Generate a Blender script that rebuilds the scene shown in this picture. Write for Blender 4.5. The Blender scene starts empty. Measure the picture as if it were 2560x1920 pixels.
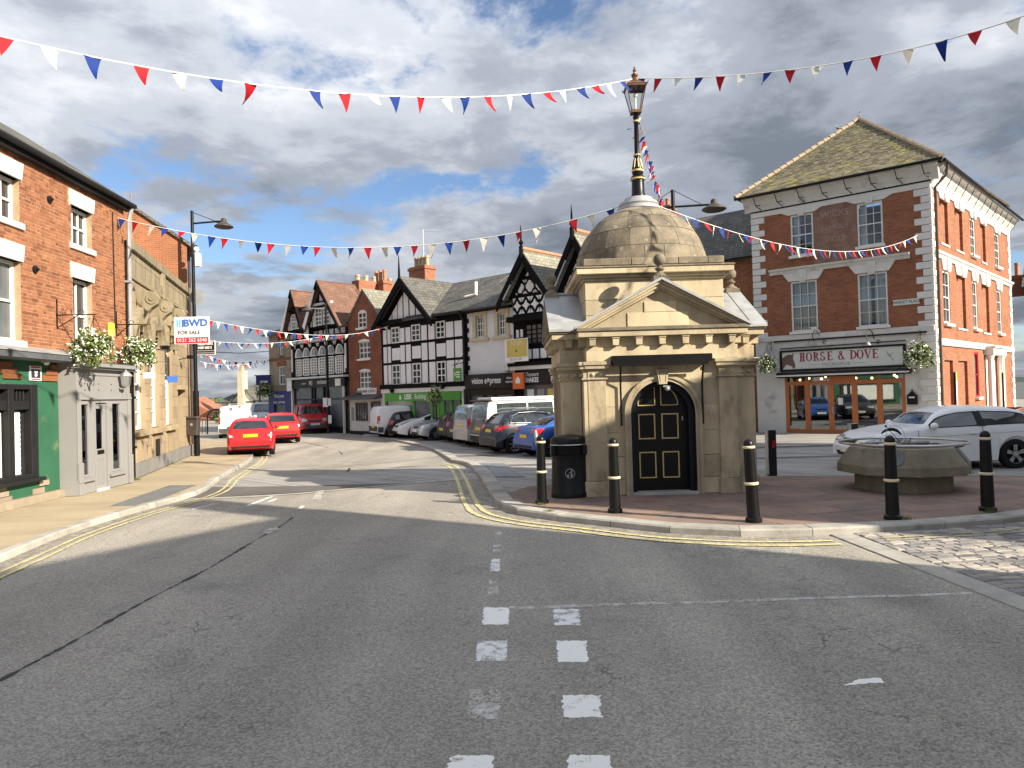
import bpy, bmesh, math, random
import numpy as np
from mathutils import Vector, Matrix
from mathutils.bvhtree import BVHTree
R_ = math.radians
rnd = random.Random(7)
scene = bpy.context.scene
COL = scene.collection

# ------------------------------------------------------------------ camera
F_, H_ = 1775.0, 2.05                     # focal length (px of a 2560 wide frame), eye height
ROLL, PITCH = 0.028, math.atan(25 / 1775)
_fw = Vector((0, math.cos(PITCH), math.sin(PITCH)))
_u0 = Vector((0, -math.sin(PITCH), math.cos(PITCH)))
_r0 = Vector((1, 0, 0))
_R = math.cos(ROLL) * _r0 - math.sin(ROLL) * _u0
_U = math.sin(ROLL) * _r0 + math.cos(ROLL) * _u0
cd = bpy.data.cameras.new('camera')
cd.sensor_width = 36.0
cd.lens = 36.0 * F_ / 2560
cd.clip_start = 0.1
cd.clip_end = 5000
cam = bpy.data.objects.new('camera', cd)
COL.objects.link(cam)
M = Matrix((_R, _U, -_fw)).transposed().to_4x4()
M.translation = (0, 0, H_)
cam.matrix_world = M
scene.camera = cam

# ------------------------------------------------------------------ sky + sun
SUN_EL = R_(27.5)
SUN_H = Vector((0.84, -0.545)).normalized()      # horizontal direction towards the sun
scene.view_settings.view_transform = 'Standard'
scene.view_settings.look = 'None'
scene.view_settings.gamma = 1
scene.view_settings.use_curve_mapping = False
scene.view_settings.exposure = 1.12
W = bpy.data.worlds.new('World')
scene.world = W
W.use_nodes = True
nt = W.node_tree
nt.nodes.clear()
def N(t, **k):
    n = nt.nodes.new(t)
    for a, b in k.items():
        setattr(n, a, b)
    return n
def LK(a, b):
    nt.links.new(a, b)
def math_(op, a, b=None, clamp=False):
    n = N('ShaderNodeMath', operation=op, use_clamp=clamp)
    for i, v in enumerate((a, b)):
        if v is None:
            continue
        if isinstance(v, (int, float)):
            n.inputs[i].default_value = v
        else:
            LK(v, n.inputs[i])
    return n.outputs[0]
def ramp(fac, stops, interp='EASE'):
    n = N('ShaderNodeValToRGB')
    n.color_ramp.interpolation = interp
    el = n.color_ramp.elements
    while len(el) < len(stops):
        el.new(0.5)
    for e, (p, c) in zip(el, stops):
        e.position = p
        e.color = (*c, 1) if len(c) == 3 else c
    LK(fac, n.inputs[0])
    return n.outputs[0]
def mixc(fac, a, b, bt='MIX'):
    n = N('ShaderNodeMix', data_type='RGBA', blend_type=bt)
    for i, v in ((0, fac), (6, a), (7, b)):
        if isinstance(v, (int, float)):
            n.inputs[i].default_value = v
        elif isinstance(v, tuple):
            n.inputs[i].default_value = (*v, 1)
        else:
            LK(v, n.inputs[i])
    return n.outputs[2]
def noise(vec, scale, detail=6, rough=0.55, dist=0.0, w=None):
    n = N('ShaderNodeTexNoise')
    if w is not None:
        n.noise_dimensions = '4D'
        n.inputs['W'].default_value = w
    n.inputs['Scale'].default_value = scale
    n.inputs['Detail'].default_value = detail
    n.inputs['Roughness'].default_value = rough
    n.inputs['Distortion'].default_value = dist
    if vec is not None:
        LK(vec, n.inputs['Vector'])
    return n.outputs[0]
sky = N('ShaderNodeTexSky', sky_type='NISHITA', sun_disc=False)
sky.sun_elevation = SUN_EL
sky.sun_rotation = math.atan2(SUN_H.x, SUN_H.y)
sky.air_density = 1.0
sky.dust_density = 0.6
sky.ozone_density = 2.0
tc = N('ShaderNodeTexCoord')
sep = N('ShaderNodeSeparateXYZ')
LK(tc.outputs['Generated'], sep.inputs[0])
zz = math_('ADD', math_('MAXIMUM', sep.outputs[2], 0.0), 0.16)
cx = math_('DIVIDE', sep.outputs[0], zz)
cy = math_('DIVIDE', sep.outputs[1], zz)
cmb = N('ShaderNodeCombineXYZ')
LK(cx, cmb.inputs[0]); LK(cy, cmb.inputs[1]); LK(math_('MULTIPLY', sep.outputs[2], 1.5), cmb.inputs[2])
cv = cmb.outputs[0]
n_cov = noise(cv, 1.25, 9, 0.62, 0.35, 3.1)
n_thk = noise(cv, 0.95, 8, 0.58, 0.3, 8.4)
n_fin = noise(cv, 3.2, 8, 0.6, 0.3, 1.2)
cov = ramp(math_('ADD', n_cov, math_('MULTIPLY', math_('SUBTRACT', n_fin, 0.5), 0.22)), [(0.395, (0, 0, 0)), (0.485, (1, 1, 1))])
thk = math_('ADD', n_thk, math_('MULTIPLY', math_('SUBTRACT', n_fin, 0.5), 0.42))
ccol = ramp(thk, [(0.32, (3.4, 3.45, 3.55)), (0.42, (2.45, 2.57, 2.78)), (0.52, (1.54, 1.66, 1.90)), (0.64, (0.82, 0.91, 1.08))])
skyc = mixc(1.0, sky.outputs[0], (0.50, 0.54, 0.60), 'MULTIPLY')
# cloud brightened towards the zenith, as overcast does, steepened for more fill light
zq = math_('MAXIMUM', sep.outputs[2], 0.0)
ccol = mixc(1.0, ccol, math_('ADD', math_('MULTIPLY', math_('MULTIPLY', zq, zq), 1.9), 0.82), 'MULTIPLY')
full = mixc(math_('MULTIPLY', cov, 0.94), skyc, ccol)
bg = N('ShaderNodeBackground')
bg.inputs['Strength'].default_value = 0.125
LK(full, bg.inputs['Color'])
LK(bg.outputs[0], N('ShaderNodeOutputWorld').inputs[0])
sd = bpy.data.lights.new('sun', 'SUN')
sd.energy = 4.8
sd.angle = R_(0.55)
sd.color = (1.0, 0.90, 0.74)
sun = bpy.data.objects.new('sun', sd)
COL.objects.link(sun)
_sv = Vector((SUN_H.x * math.cos(SUN_EL), SUN_H.y * math.cos(SUN_EL), math.sin(SUN_EL)))
sun.rotation_euler = _sv.to_track_quat('Z', 'Y').to_euler()
sun.location = (40, -25, 30)

# ------------------------------------------------------------------ survey helpers
def ray(x, y):
    return _fw + _R * ((x - 1280) / F_) + _U * ((960 - y) / F_)
def sst(a, b, x):
    t = min(1, max(0, (x - a) / (b - a)))
    return t * t * (3 - 2 * t)
def gz(X, Y):                              # the place falls away a little towards the far side
    return -0.25 * sst(15, 29, Y) * sst(-13, -5, X)
def G(x, y, off=0.0):                      # point of the ground (plus a step) seen at x, y
    d = ray(x, y)
    z = off
    for i in range(40):
        t = (z - H_) / d.z
        P = Vector((0, 0, H_)) + d * t
        z = gz(P.x, P.y) + off
    return P
def at(x, y, Y):
    d = ray(x, y)
    return Vector((0, 0, H_)) + d * (Y / d.y)

# ------------------------------------------------------------------ mesh helpers
class MB:
    def __init__(s):
        s.v = []; s.f = []; s.t = []
    def face(s, pts, tint=None):
        k = len(s.v)
        s.v += [tuple(p) for p in pts]
        s.f.append(tuple(range(k, k + len(pts))))
        s.t.append(tint)
    def grid(s, rows, closed=False, tint=None):     # rows: list of rings
        k = len(s.v); n = len(rows[0])
        for r in rows:
            s.v += [tuple(p) for p in r]
        for i in range(len(rows) - 1):
            for j in range(n if closed else n - 1):
                a = k + i * n + j; b = k + i * n + (j + 1) % n
                s.f.append((a, b, b + n, a + n)); s.t.append(tint)
        return k
    def box(s, x0, x1, y0, y1, z0, z1, tint=None):
        s.prism([(x0, z0), (x1, z0), (x1, z1), (x0, z1)], y0, y1, tint)
        return s
    def prism(s, poly, y0, y1, tint=None):          # polygon in (x, z), extruded along y
        k = len(s.v); n = len(poly)
        s.v += [(a, y0, b) for a, b in poly] + [(a, y1, b) for a, b in poly]
        s.f.append(tuple(range(k, k + n))); s.f.append(tuple(range(k + 2 * n - 1, k + n - 1, -1)))
        for i in range(n):
            j = (i + 1) % n
            s.f.append((k + j, k + i, k + n + i, k + n + j))
        s.t += [tint] * (n + 2)
        return s
    def slab(s, poly, z0, z1, tint=None):           # polygon in (x, y), extruded along z
        k = len(s.v); n = len(poly)
        s.v += [(a, b, z0) for a, b in poly] + [(a, b, z1) for a, b in poly]
        s.f.append(tuple(range(k + n - 1, k - 1, -1))); s.f.append(tuple(range(k + n, k + 2 * n)))
        for i in range(n):
            j = (i + 1) % n
            s.f.append((k + i, k + j, k + n + j, k + n + i))
        s.t += [tint] * (n + 2)
        return s
    def xprism(s, poly, x0, x1, tint=None):         # polygon in (y, z), extruded along x
        k = len(s.v); n = len(poly)
        s.v += [(x0, a, b) for a, b in poly] + [(x1, a, b) for a, b in poly]
        s.f.append(tuple(range(k, k + n))); s.f.append(tuple(range(k + 2 * n - 1, k + n - 1, -1)))
        for i in range(n):
            j = (i + 1) % n
            s.f.append((k + j, k + i, k + n + i, k + n + j))
        s.t += [tint] * (n + 2)
        return s
    def tube(s, pts, r, n=8, cap=True):
        pts = [Vector(p) for p in pts]
        rows = []
        for i, p in enumerate(pts):
            d = (pts[min(i + 1, len(pts) - 1)] - pts[max(i - 1, 0)]).normalized()
            a = d.orthogonal().normalized() if i == 0 else (a - d * a.dot(d)).normalized()
            b = d.cross(a)
            rr = r[i] if isinstance(r, (list, tuple)) else r
            rows.append([p + (a * math.cos(2 * math.pi * k / n) + b * math.sin(2 * math.pi * k / n)) * rr for k in range(n)])
        s.grid(rows, True)
        if cap:
            s.face(rows[0][::-1]); s.face(rows[-1])
        return s
    def lathe(s, prof, n=24, c=(0, 0), cap=True, ph=0.0):
        rows = [[(c[0] + r * math.cos(2 * math.pi * k / n + ph), c[1] + r * math.sin(2 * math.pi * k / n + ph), z) for k in range(n)] for r, z in prof]
        s.grid(rows, True)
        if cap:
            s.face(rows[0][::-1]); s.face(rows[-1])
        return s
    def ball(s, c, r, n=16, m=10, sq=(1, 1, 1)):
        rows = []
        for i in range(m + 1):
            th = math.pi * i / m
            rr = max(math.sin(th), 0.02)
            rows.append([(c[0] + sq[0] * r * rr * math.cos(2 * math.pi * k / n), c[1] + sq[1] * r * rr * math.sin(2 * math.pi * k / n), c[2] - sq[2] * r * math.cos(th)) for k in range(n)])
        s.grid(rows, True); s.face(rows[0][::-1]); s.face(rows[-1])
        return s
    def mesh(s, name, mat, smooth=False, weld=False, bevel=0):
        me = bpy.data.meshes.new(name)
        me.from_pydata(s.v, [], s.f)
        bm = bmesh.new(); bm.from_mesh(me)
        if weld:
            bmesh.ops.remove_doubles(bm, verts=bm.verts, dist=0.0005)
        bmesh.ops.recalc_face_normals(bm, faces=bm.faces)
        if bevel:
            bmesh.ops.bevel(bm, geom=[e for e in bm.edges if len(e.link_faces) == 2 and e.calc_face_angle(0) > 0.5], offset=bevel, segments=1, affect='EDGES', profile=0.5)
        bm.to_mesh(me); bm.free()
        if any(t is not None for t in s.t) and not bevel and not weld:
            at_ = me.attributes.new('tint', 'FLOAT', 'FACE')
            at_.data.foreach_set('value', [t or 0.0 for t in s.t])
        me.materials.append(mat if not isinstance(mat, str) else MAT[mat])
        if smooth:
            me.shade_smooth()
            me.set_sharp_from_angle(angle=R_(38))
        return me
    def build(s, name, mat, parent=None, smooth=False, weld=False, bevel=0, loc=None, rz=None):
        return link(name, s.mesh(name, mat, smooth, weld, bevel), parent, loc, rz)
def link(name, me, parent=None, loc=None, rz=None):
    o = bpy.data.objects.new(name, me)
    COL.objects.link(o)
    if parent is not None:
        o.parent = parent
    if loc is not None:
        o.location = loc
    if rz is not None:
        o.rotation_euler = (0, 0, rz)
    return o
def tag(o, label, cat, group=None, kind=None):
    o['label'] = label; o['category'] = cat
    if group: o['group'] = group
    if kind: o['kind'] = kind
    return o
def thing(name, label, cat, loc=(0, 0, 0), rz=0.0, group=None):
    return tag(link(name, None, None, loc, rz), label, cat, group)
def struct(o):
    o['kind'] = 'structure'
    return o
def stuff(o):
    o['kind'] = 'stuff'
    return o
def copy_tree(o, parent=None):
    c = o.copy(); COL.objects.link(c); c.parent = parent
    for ch in list(o.children):
        copy_tree(ch, c)
    return c
TEXTS = []
def text(body, size, mat, parent, loc, rot=(math.pi / 2, 0, 0), align='CENTER', ext=0.004, name='lettering', xs=1.0, bold=0.0, shear=0.0):
    cu = bpy.data.curves.new(name, 'FONT')
    cu.body = body; cu.size = size; cu.align_x = align; cu.align_y = 'CENTER'
    cu.extrude = ext; cu.offset = bold; cu.shear = shear; cu.resolution_u = 3
    cu.materials.append(MAT[mat])
    o = link(name, cu, parent, loc)
    o.rotation_euler = rot
    o.scale = (xs, 1, 1)
    TEXTS.append(o)
    return o
def flush_texts():
    dg = bpy.context.evaluated_depsgraph_get()
    for o in TEXTS:
        me = bpy.data.meshes.new_from_object(o.evaluated_get(dg))
        n = link('_t', me, o.parent)
        n.matrix_basis = o.matrix_basis.copy()
        nm = o.name.split('.')[0]
        cu = o.data
        bpy.data.objects.remove(o); bpy.data.curves.remove(cu)
        n.name = nm
        me.name = nm

# ------------------------------------------------------------------ materials
MAT = {}
def mk(name, col, rough=0.8, var=0.15, vs=2.0, col2=None, m2=(0.5, 0.65), s2=1.2, bump=0.0, bs=40.0, metal=0.0, spec=0.35, rand=0.0, fine=0.0, fs=60.0, coat=0.0, stretch=None, tint=0.0, kind=None, **kw):
    global nt
    m = bpy.data.materials.new(name); MAT[name] = m
    m.use_nodes = True
    nt = m.node_tree
    nt.nodes.clear()
    out = N('ShaderNodeOutputMaterial')
    p = N('ShaderNodeBsdfPrincipled')
    LK(p.outputs[0], out.inputs[0])
    p.inputs['Roughness'].default_value = rough
    p.inputs['Metallic'].default_value = metal
    p.inputs['Specular IOR Level'].default_value = spec
    if coat:
        p.inputs['Coat Weight'].default_value = coat
        p.inputs['Coat Roughness'].default_value = 0.04
    geo = N('ShaderNodeNewGeometry')
    pos = geo.outputs['Position']
    if stretch:
        mp = N('ShaderNodeMapping'); mp.inputs['Scale'].default_value = stretch
        LK(pos, mp.inputs[0]); vpos = mp.outputs[0]
    else:
        vpos = pos
    c = col
    hgt = None
    if kind == 'brick':
        tcn = N('ShaderNodeTexCoord'); sp = N('ShaderNodeSeparateXYZ'); LK(tcn.outputs['Object'], sp.inputs[0])
        cb = N('ShaderNodeCombineXYZ'); LK(math_('ADD', sp.outputs[0], sp.outputs[1]), cb.inputs[0]); LK(sp.outputs[2], cb.inputs[1])
        b = N('ShaderNodeTexBrick'); LK(cb.outputs[0], b.inputs['Vector'])
        b.inputs['Scale'].default_value = 1.0
        b.inputs['Color1'].default_value = (*kw.get('c1', col), 1)
        b.inputs['Color2'].default_value = (*kw.get('c2', col), 1)
        b.inputs['Mortar'].default_value = (*kw.get('mortar', (0.4, 0.33, 0.26)), 1)
        b.inputs['Mortar Size'].default_value = kw.get('ms', 0.006)
        b.inputs['Mortar Smooth'].default_value = 0.2
        b.inputs['Bias'].default_value = kw.get('bias', 0.0)
        b.inputs['Brick Width'].default_value = kw.get('bw', 0.225)
        b.inputs['Row Height'].default_value = kw.get('bh', 0.075)
        b.offset = kw.get('off', 0.5)
        c = b.outputs['Color']; hgt = b.outputs['Fac']
    if col2 is not None:
        f = ramp(noise(vpos, s2, 7, 0.6, 0.2), [(m2[0], (0, 0, 0)), (m2[1], (1, 1, 1))])
        c = mixc(f, c, col2)
    if var:
        f = noise(vpos, vs, 7, 0.6)
        mr = N('ShaderNodeMapRange'); LK(f, mr.inputs[0])
        mr.inputs[1].default_value = 0.3; mr.inputs[2].default_value = 0.7
        mr.inputs[3].default_value = 1 - var; mr.inputs[4].default_value = 1 + var
        c = mixc(1.0, c, mr.outputs[0], 'MULTIPLY')
    if fine:
        vn = N('ShaderNodeTexVoronoi'); vn.inputs['Scale'].default_value = fs; LK(pos, vn.inputs['Vector'])
        sp2 = N('ShaderNodeSeparateColor'); LK(vn.outputs['Color'], sp2.inputs[0])
        mr = N('ShaderNodeMapRange'); LK(sp2.outputs[0], mr.inputs[0])
        mr.inputs[3].default_value = 1 - fine; mr.inputs[4].default_value = 1 + fine
        c = mixc(1.0, c, mr.outputs[0], 'MULTIPLY')
    if kw.get('spots'):
        ss, th_, sc_ = kw['spots']
        vs_ = N('ShaderNodeTexVoronoi'); vs_.inputs['Scale'].default_value = ss; LK(pos, vs_.inputs['Vector'])
        dd_ = math_('ADD', vs_.outputs['Distance'], math_('MULTIPLY', math_('SUBTRACT', noise(pos, 22, 3, 0.6), 0.5), 0.25))
        f = math_('MULTIPLY', ramp(dd_, [(th_ * 0.7, (1, 1, 1)), (th_, (0, 0, 0))], 'LINEAR'), ramp(noise(pos, 2.4, 4, 0.6), [(0.45, (0, 0, 0)), (0.6, (1, 1, 1))], 'LINEAR'))
        c = mixc(math_('MULTIPLY', f, 0.75), c, sc_)
    if tint:
        oi = N('ShaderNodeObjectInfo'); an = N('ShaderNodeAttribute'); an.attribute_name = 'tint'
        f = math_('FRACT', math_('ADD', math_('MULTIPLY', oi.outputs['Random'], 7.31), an.outputs['Fac']))
        tcol = ramp(f, kw.get('tints', [(0, (1 - tint,) * 3), (1, (1 + tint,) * 3)]), 'LINEAR')
        c = mixc(1.0, c, tcol, 'MULTIPLY')
    if isinstance(c, tuple):
        p.inputs['Base Color'].default_value = (*c, 1)
    else:
        LK(c, p.inputs['Base Color'])
    if bump or hgt is not None:
        bn = N('ShaderNodeBump'); bn.inputs['Distance'].default_value = kw.get('bd', 0.01)
        bn.inputs['Strength'].default_value = bump or 0.3
        h = noise(pos, bs, 5, 0.65)
        if hgt is not None:
            h = math_('SUBTRACT', math_('MULTIPLY', h, 0.35), hgt)
        LK(h, bn.inputs['Height']); LK(bn.outputs[0], p.inputs['Normal'])
    if kw.get('em'):
        p.inputs['Emission Color'].default_value = (*kw['em'], 1); p.inputs['Emission Strength'].default_value = kw.get('es', 1)
    return m
def mk_glass(name, tintc, refl=0.25, rough=0.02):
    global nt
    m = bpy.data.materials.new(name); MAT[name] = m
    m.use_nodes = True; nt = m.node_tree; nt.nodes.clear()
    out = N('ShaderNodeOutputMaterial')
    tr = N('ShaderNodeBsdfTransparent'); tr.inputs[0].default_value = (*tintc, 1)
    gl = N('ShaderNodeBsdfGlossy'); gl.inputs['Roughness'].default_value = rough; gl.inputs[0].default_value = (0.9, 0.95, 1, 1)
    fr = N('ShaderNodeFresnel'); fr.inputs[0].default_value = 1.5
    mx = N('ShaderNodeMixShader')
    LK(math_('ADD', math_('MULTIPLY', fr.outputs[0], 0.9), refl, True), mx.inputs[0])
    LK(tr.outputs[0], mx.inputs[1]); LK(gl.outputs[0], mx.inputs[2]); LK(mx.outputs[0], out.inputs[0])
    return m
mk('asphalt', (0.325, 0.300, 0.256), 0.92, 0.13, 0.35, col2=(0.235, 0.222, 0.196), m2=(0.55, 0.72), s2=0.45, bump=1.0, bs=60, fine=0.34, fs=75, bd=0.012, spec=0.25)
mk('asphalt_far', (0.10, 0.10, 0.095), 0.95, 0.2, 0.05)
mk('tar', (0.028, 0.027, 0.026), 0.7, 0.4, 8, bump=0.6, bs=50, fine=0.4, fs=50)
mk('buff', (0.37, 0.30, 0.20), 0.9, 0.16, 0.8, col2=(0.30, 0.25, 0.175), m2=(0.52, 0.7), s2=0.5, bump=0.3, bs=80, fine=0.14, fs=90, stretch=(0.5, 1.6, 1))
mk('patch', (0.15, 0.15, 0.145), 0.9, 0.2, 2, bump=0.4, bs=80, fine=0.2, fs=80)
mk('kerb', (0.36, 0.34, 0.30), 0.85, 0.2, 2.5, col2=(0.26, 0.24, 0.20), m2=(0.55, 0.72), s2=2.2, bump=0.35, bs=50, fine=0.12, fs=110, tint=0.13)
mk('sett', (0.30, 0.287, 0.27), 0.9, 0.25, 6, spec=0.2, bump=0.4, bs=28, tint=0.4, bd=0.02, tints=[(0, (0.55, 0.56, 0.6)), (0.5, (0.95, 0.92, 0.9)), (0.85, (1.2, 1.12, 1.02)), (1, (1.35, 1.3, 1.2))])
mk('sett_joint', (0.10, 0.092, 0.08), 0.95, 0.3, 4, bump=0.4, bs=60)
mk('plaza', (0.27, 0.26, 0.245), 0.85, 0.22, 0.6, kind='brick', c1=(0.37, 0.35, 0.32), c2=(0.24, 0.232, 0.22), mortar=(0.12, 0.11, 0.10), ms=0.010, bw=0.21, bh=0.125, bump=0.7, bd=0.02)
mk('slab', (0.225, 0.163, 0.13), 0.85, 0.18, 1.6, col2=(0.20, 0.135, 0.105), m2=(0.5, 0.7), s2=0.9, bump=0.35, bs=22, fine=0.07, fs=120, tint=0.16, tints=[(0, (0.82, 0.86, 0.9)), (1, (1.18, 1.1, 1.05))])
mk('slab_joint', (0.075, 0.06, 0.05), 0.95, 0.3, 5)
mk('yellow', (0.58, 0.51, 0.25), 0.8, 0.25, 9, col2=(0.36, 0.33, 0.23), m2=(0.50, 0.60), s2=16, bump=0.4, bs=60, fine=0.1)
mk('stone', (0.45, 0.375, 0.25), 0.88, 0.20, 1.3, col2=(0.24, 0.18, 0.115), m2=(0.49, 0.74), s2=1.5, stretch=(1.6, 1.6, 0.8), bump=0.5, bs=24, tint=0.20, fine=0.05, fs=140)
mk('stone_old', (0.215, 0.18, 0.128), 0.92, 0.28, 2.6, col2=(0.125, 0.108, 0.08), m2=(0.44, 0.68), s2=2.2, bump=0.7, bs=22, spots=(7.0, 0.30, (0.36, 0.33, 0.25)), tint=0.22, fine=0.10, fs=70)
mk('stone_joint', (0.22, 0.17, 0.105), 0.95, 0.2, 4)
mk('bank', (0.305, 0.235, 0.15), 0.9, 0.14, 1.0, col2=(0.26, 0.20, 0.13), m2=(0.5, 0.75), s2=0.8, bump=0.3, bs=30, tint=0.14)
mk('bank_top', (0.26, 0.215, 0.14), 0.9, 0.2, 1.5, col2=(0.16, 0.135, 0.09), m2=(0.46, 0.68), s2=2.2, bump=0.4, bs=30, stretch=(3, 3, 0.5), tint=0.10)
mk('plinth', (0.19, 0.185, 0.175), 0.85, 0.2, 1.6, bump=0.3, bs=40)
mk('lead', (0.36, 0.365, 0.36), 0.55, 0.2, 1.8, col2=(0.25, 0.26, 0.265), m2=(0.5, 0.7), s2=2, metal=0.25)
mk('lead_dark', (0.10, 0.105, 0.115), 0.6, 0.25, 2.5, metal=0.2)
mk('black', (0.006, 0.006, 0.0065), 0.36, 0.3, 4, spec=0.28)
mk('black_matt', (0.010, 0.010, 0.011), 0.7, 0.25, 4)
mk('navy_black', (0.006, 0.009, 0.016), 0.4, 0.2, 4, spec=0.3)
mk('gold', (0.62, 0.46, 0.20), 0.5, 0.15, 6, metal=0.2)
mk('cream', (0.68, 0.57, 0.38), 0.6, 0.15, 6)
mk('white', (0.72, 0.71, 0.67), 0.65, 0.06, 2, col2=(0.62, 0.60, 0.54), m2=(0.62, 0.8), s2=2.5)
mk('white_old', (0.66, 0.65, 0.61), 0.8, 0.10, 1.5, col2=(0.40, 0.395, 0.375), m2=(0.52, 0.72), s2=1.5, bump=0.2, bs=40)
mk('frame_white', (0.76, 0.75, 0.70), 0.5, 0.06, 3)
mk('render_white', (0.70, 0.71, 0.72), 0.85, 0.07, 1.2, col2=(0.50, 0.50, 0.49), m2=(0.60, 0.8), s2=1.1, bump=0.25, bs=30)
mk('panel_white', (0.82, 0.82, 0.82), 0.85, 0.05, 1.2, col2=(0.66, 0.66, 0.645), m2=(0.58, 0.8), s2=1.3, stretch=(1, 1, 0.5))
mk('cream_stone', (0.56, 0.49, 0.33), 0.85, 0.12, 3)
mk('brick_body', (0.42, 0.30, 0.19), 0.95, 0.2, 3, bump=0.3, bs=40)
mk('brick', (0.27, 0.11, 0.056), 0.88, 0.14, 9, bump=0.4, bs=45, tint=0.3, tints=[(0, (0.62, 0.55, 0.55)), (0.25, (0.9, 0.86, 0.84)), (0.7, (1.08, 1.05, 1.0)), (1, (1.22, 1.25, 1.2))])
mk('brick_pub', (0.33, 0.12, 0.06), 0.9, 0.16, 0.9, kind='brick', c1=(0.35, 0.128, 0.062), c2=(0.22, 0.083, 0.045), mortar=(0.28, 0.185, 0.125), bump=0.55, col2=(0.29, 0.105, 0.055), m2=(0.56, 0.75), s2=0.7)
mk('brick_ghost', (0.30, 0.17, 0.13), 0.92, 0.25, 2.2, kind='brick', c1=(0.30, 0.165, 0.125), c2=(0.235, 0.14, 0.11), mortar=(0.27, 0.18, 0.14), bump=0.4)
mk('brick_far', (0.35, 0.13, 0.07), 0.9, 0.2, 0.8, kind='brick', c1=(0.36, 0.125, 0.065), c2=(0.25, 0.09, 0.05), mortar=(0.33, 0.24, 0.17), bump=0.4)
mk('brick_hair', (0.25, 0.09, 0.05), 0.9, 0.25, 0.8, kind='brick', c1=(0.26, 0.085, 0.042), c2=(0.18, 0.062, 0.035), mortar=(0.24, 0.15, 0.10), bump=0.4)
mk('brick_orange', (0.40, 0.165, 0.08), 0.9, 0.14, 0.8, kind='brick', c1=(0.29, 0.105, 0.048), c2=(0.22, 0.08, 0.038), mortar=(0.33, 0.21, 0.13), bump=0.5)
mk('brick_buff', (0.33, 0.27, 0.19), 0.9, 0.25, 0.9, kind='brick', c1=(0.34, 0.275, 0.19), c2=(0.24, 0.19, 0.135), mortar=(0.30, 0.25, 0.19), bump=0.4)
mk('slate', (0.12, 0.115, 0.10), 0.8, 0.25, 1.2, kind='brick', c1=(0.135, 0.128, 0.11), c2=(0.085, 0.083, 0.076), mortar=(0.035, 0.033, 0.03), ms=0.012, bw=0.28, bh=0.17, bump=0.6, col2=(0.20, 0.19, 0.12), m2=(0.6, 0.8), s2=0.8)
mk('slate_light', (0.24, 0.235, 0.185), 0.85, 0.25, 0.9, kind='brick', c1=(0.27, 0.26, 0.20), c2=(0.19, 0.185, 0.15), mortar=(0.10, 0.095, 0.08), ms=0.012, bw=0.28, bh=0.17, bump=0.5)
mk('tile_mossy', (0.165, 0.135, 0.085), 0.95, 0.22, 1.6, kind='brick', c1=(0.19, 0.155, 0.10), c2=(0.13, 0.115, 0.08), mortar=(0.05, 0.045, 0.035), ms=0.012, bw=0.2, bh=0.13, bump=0.6, col2=(0.20, 0.18, 0.08), m2=(0.5, 0.7), s2=1.2)
mk('tile_red', (0.30, 0.135, 0.08), 0.9, 0.22, 1.2, kind='brick', c1=(0.21, 0.105, 0.07), c2=(0.145, 0.085, 0.062), mortar=(0.06, 0.04, 0.03), ms=0.010, bw=0.2, bh=0.13, bump=0.5, col2=(0.24, 0.18, 0.12), m2=(0.60, 0.75), s2=1.4)
mk('roof_tile', (0.185, 0.165, 0.115), 0.95, 0.25, 2.5, col2=(0.23, 0.21, 0.07), m2=(0.50, 0.66), s2=1.5, bump=0.5, bs=30, tint=0.4, tints=[(0, (0.55, 0.52, 0.5)), (0.5, (0.95, 0.95, 0.9)), (1, (1.35, 1.3, 1.2))])
mk('ridge', (0.36, 0.28, 0.20), 0.9, 0.2, 4, col2=(0.25, 0.22, 0.12), s2=3)
mk('terracotta', (0.42, 0.20, 0.11), 0.85, 0.2, 4)
mk('pot_buff', (0.44, 0.35, 0.22), 0.85, 0.2, 4)
mk('timber', (0.008, 0.008, 0.009), 0.8, 0.3, 6, spec=0.12)
mk('shop_black', (0.012, 0.0115, 0.012), 0.5, 0.2, 3)
mk('vision_brown', (0.018, 0.014, 0.013), 0.5, 0.1, 3)
mk('shop_green', (0.024, 0.105, 0.055), 0.75, 0.12, 2, col2=(0.10, 0.15, 0.08), m2=(0.58, 0.72), s2=2.4, bump=0.2, bs=20)
mk('leek_green', (0.085, 0.33, 0.035), 0.5, 0.05, 1)
mk('shop_grey', (0.245, 0.24, 0.235), 0.6, 0.05, 1.2)
mk('shop_blue', (0.025, 0.035, 0.16), 0.5, 0.1, 2)
mk('cladding_wood', (0.20, 0.075, 0.03), 0.75, 0.3, 5, stretch=(2, 2, 12), tint=0.35)
mk('cladding_grey', (0.28, 0.23, 0.17), 0.85, 0.2, 5, tint=0.15)
mk('door_wood', (0.46, 0.15, 0.045), 0.45, 0.15, 4, stretch=(6, 6, 1.2), spec=0.5)
mk('curtain', (0.74, 0.75, 0.77), 0.9, 0.06, 3)
mk('blind', (0.80, 0.80, 0.74), 0.8, 0.05, 3)
mk('interior', (0.035, 0.03, 0.028), 0.9, 0.3, 1.5)
mk('pane_dark', (0.022, 0.025, 0.030), 0.06, 0.3, 2.0, spec=0.9)
mk('pane_grey', (0.10, 0.115, 0.125), 0.10, 0.45, 1.2, spec=0.8)
mk_glass('glass', (0.80, 0.86, 0.86), 0.10)
mk_glass('glass_shop', (0.62, 0.66, 0.66), 0.16)
mk_glass('glass_lamp', (0.92, 0.94, 0.92), 0.05)
mk('steel', (0.62, 0.62, 0.61), 0.28, 0.1, 4, metal=0.9)
mk('grey_metal', (0.36, 0.37, 0.38), 0.5, 0.15, 4, metal=0.4)
mk('pipe_brown', (0.055, 0.042, 0.036), 0.6, 0.2, 4)
mk('copper', (0.16, 0.085, 0.05), 0.45, 0.35, 9, metal=0.6)
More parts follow.
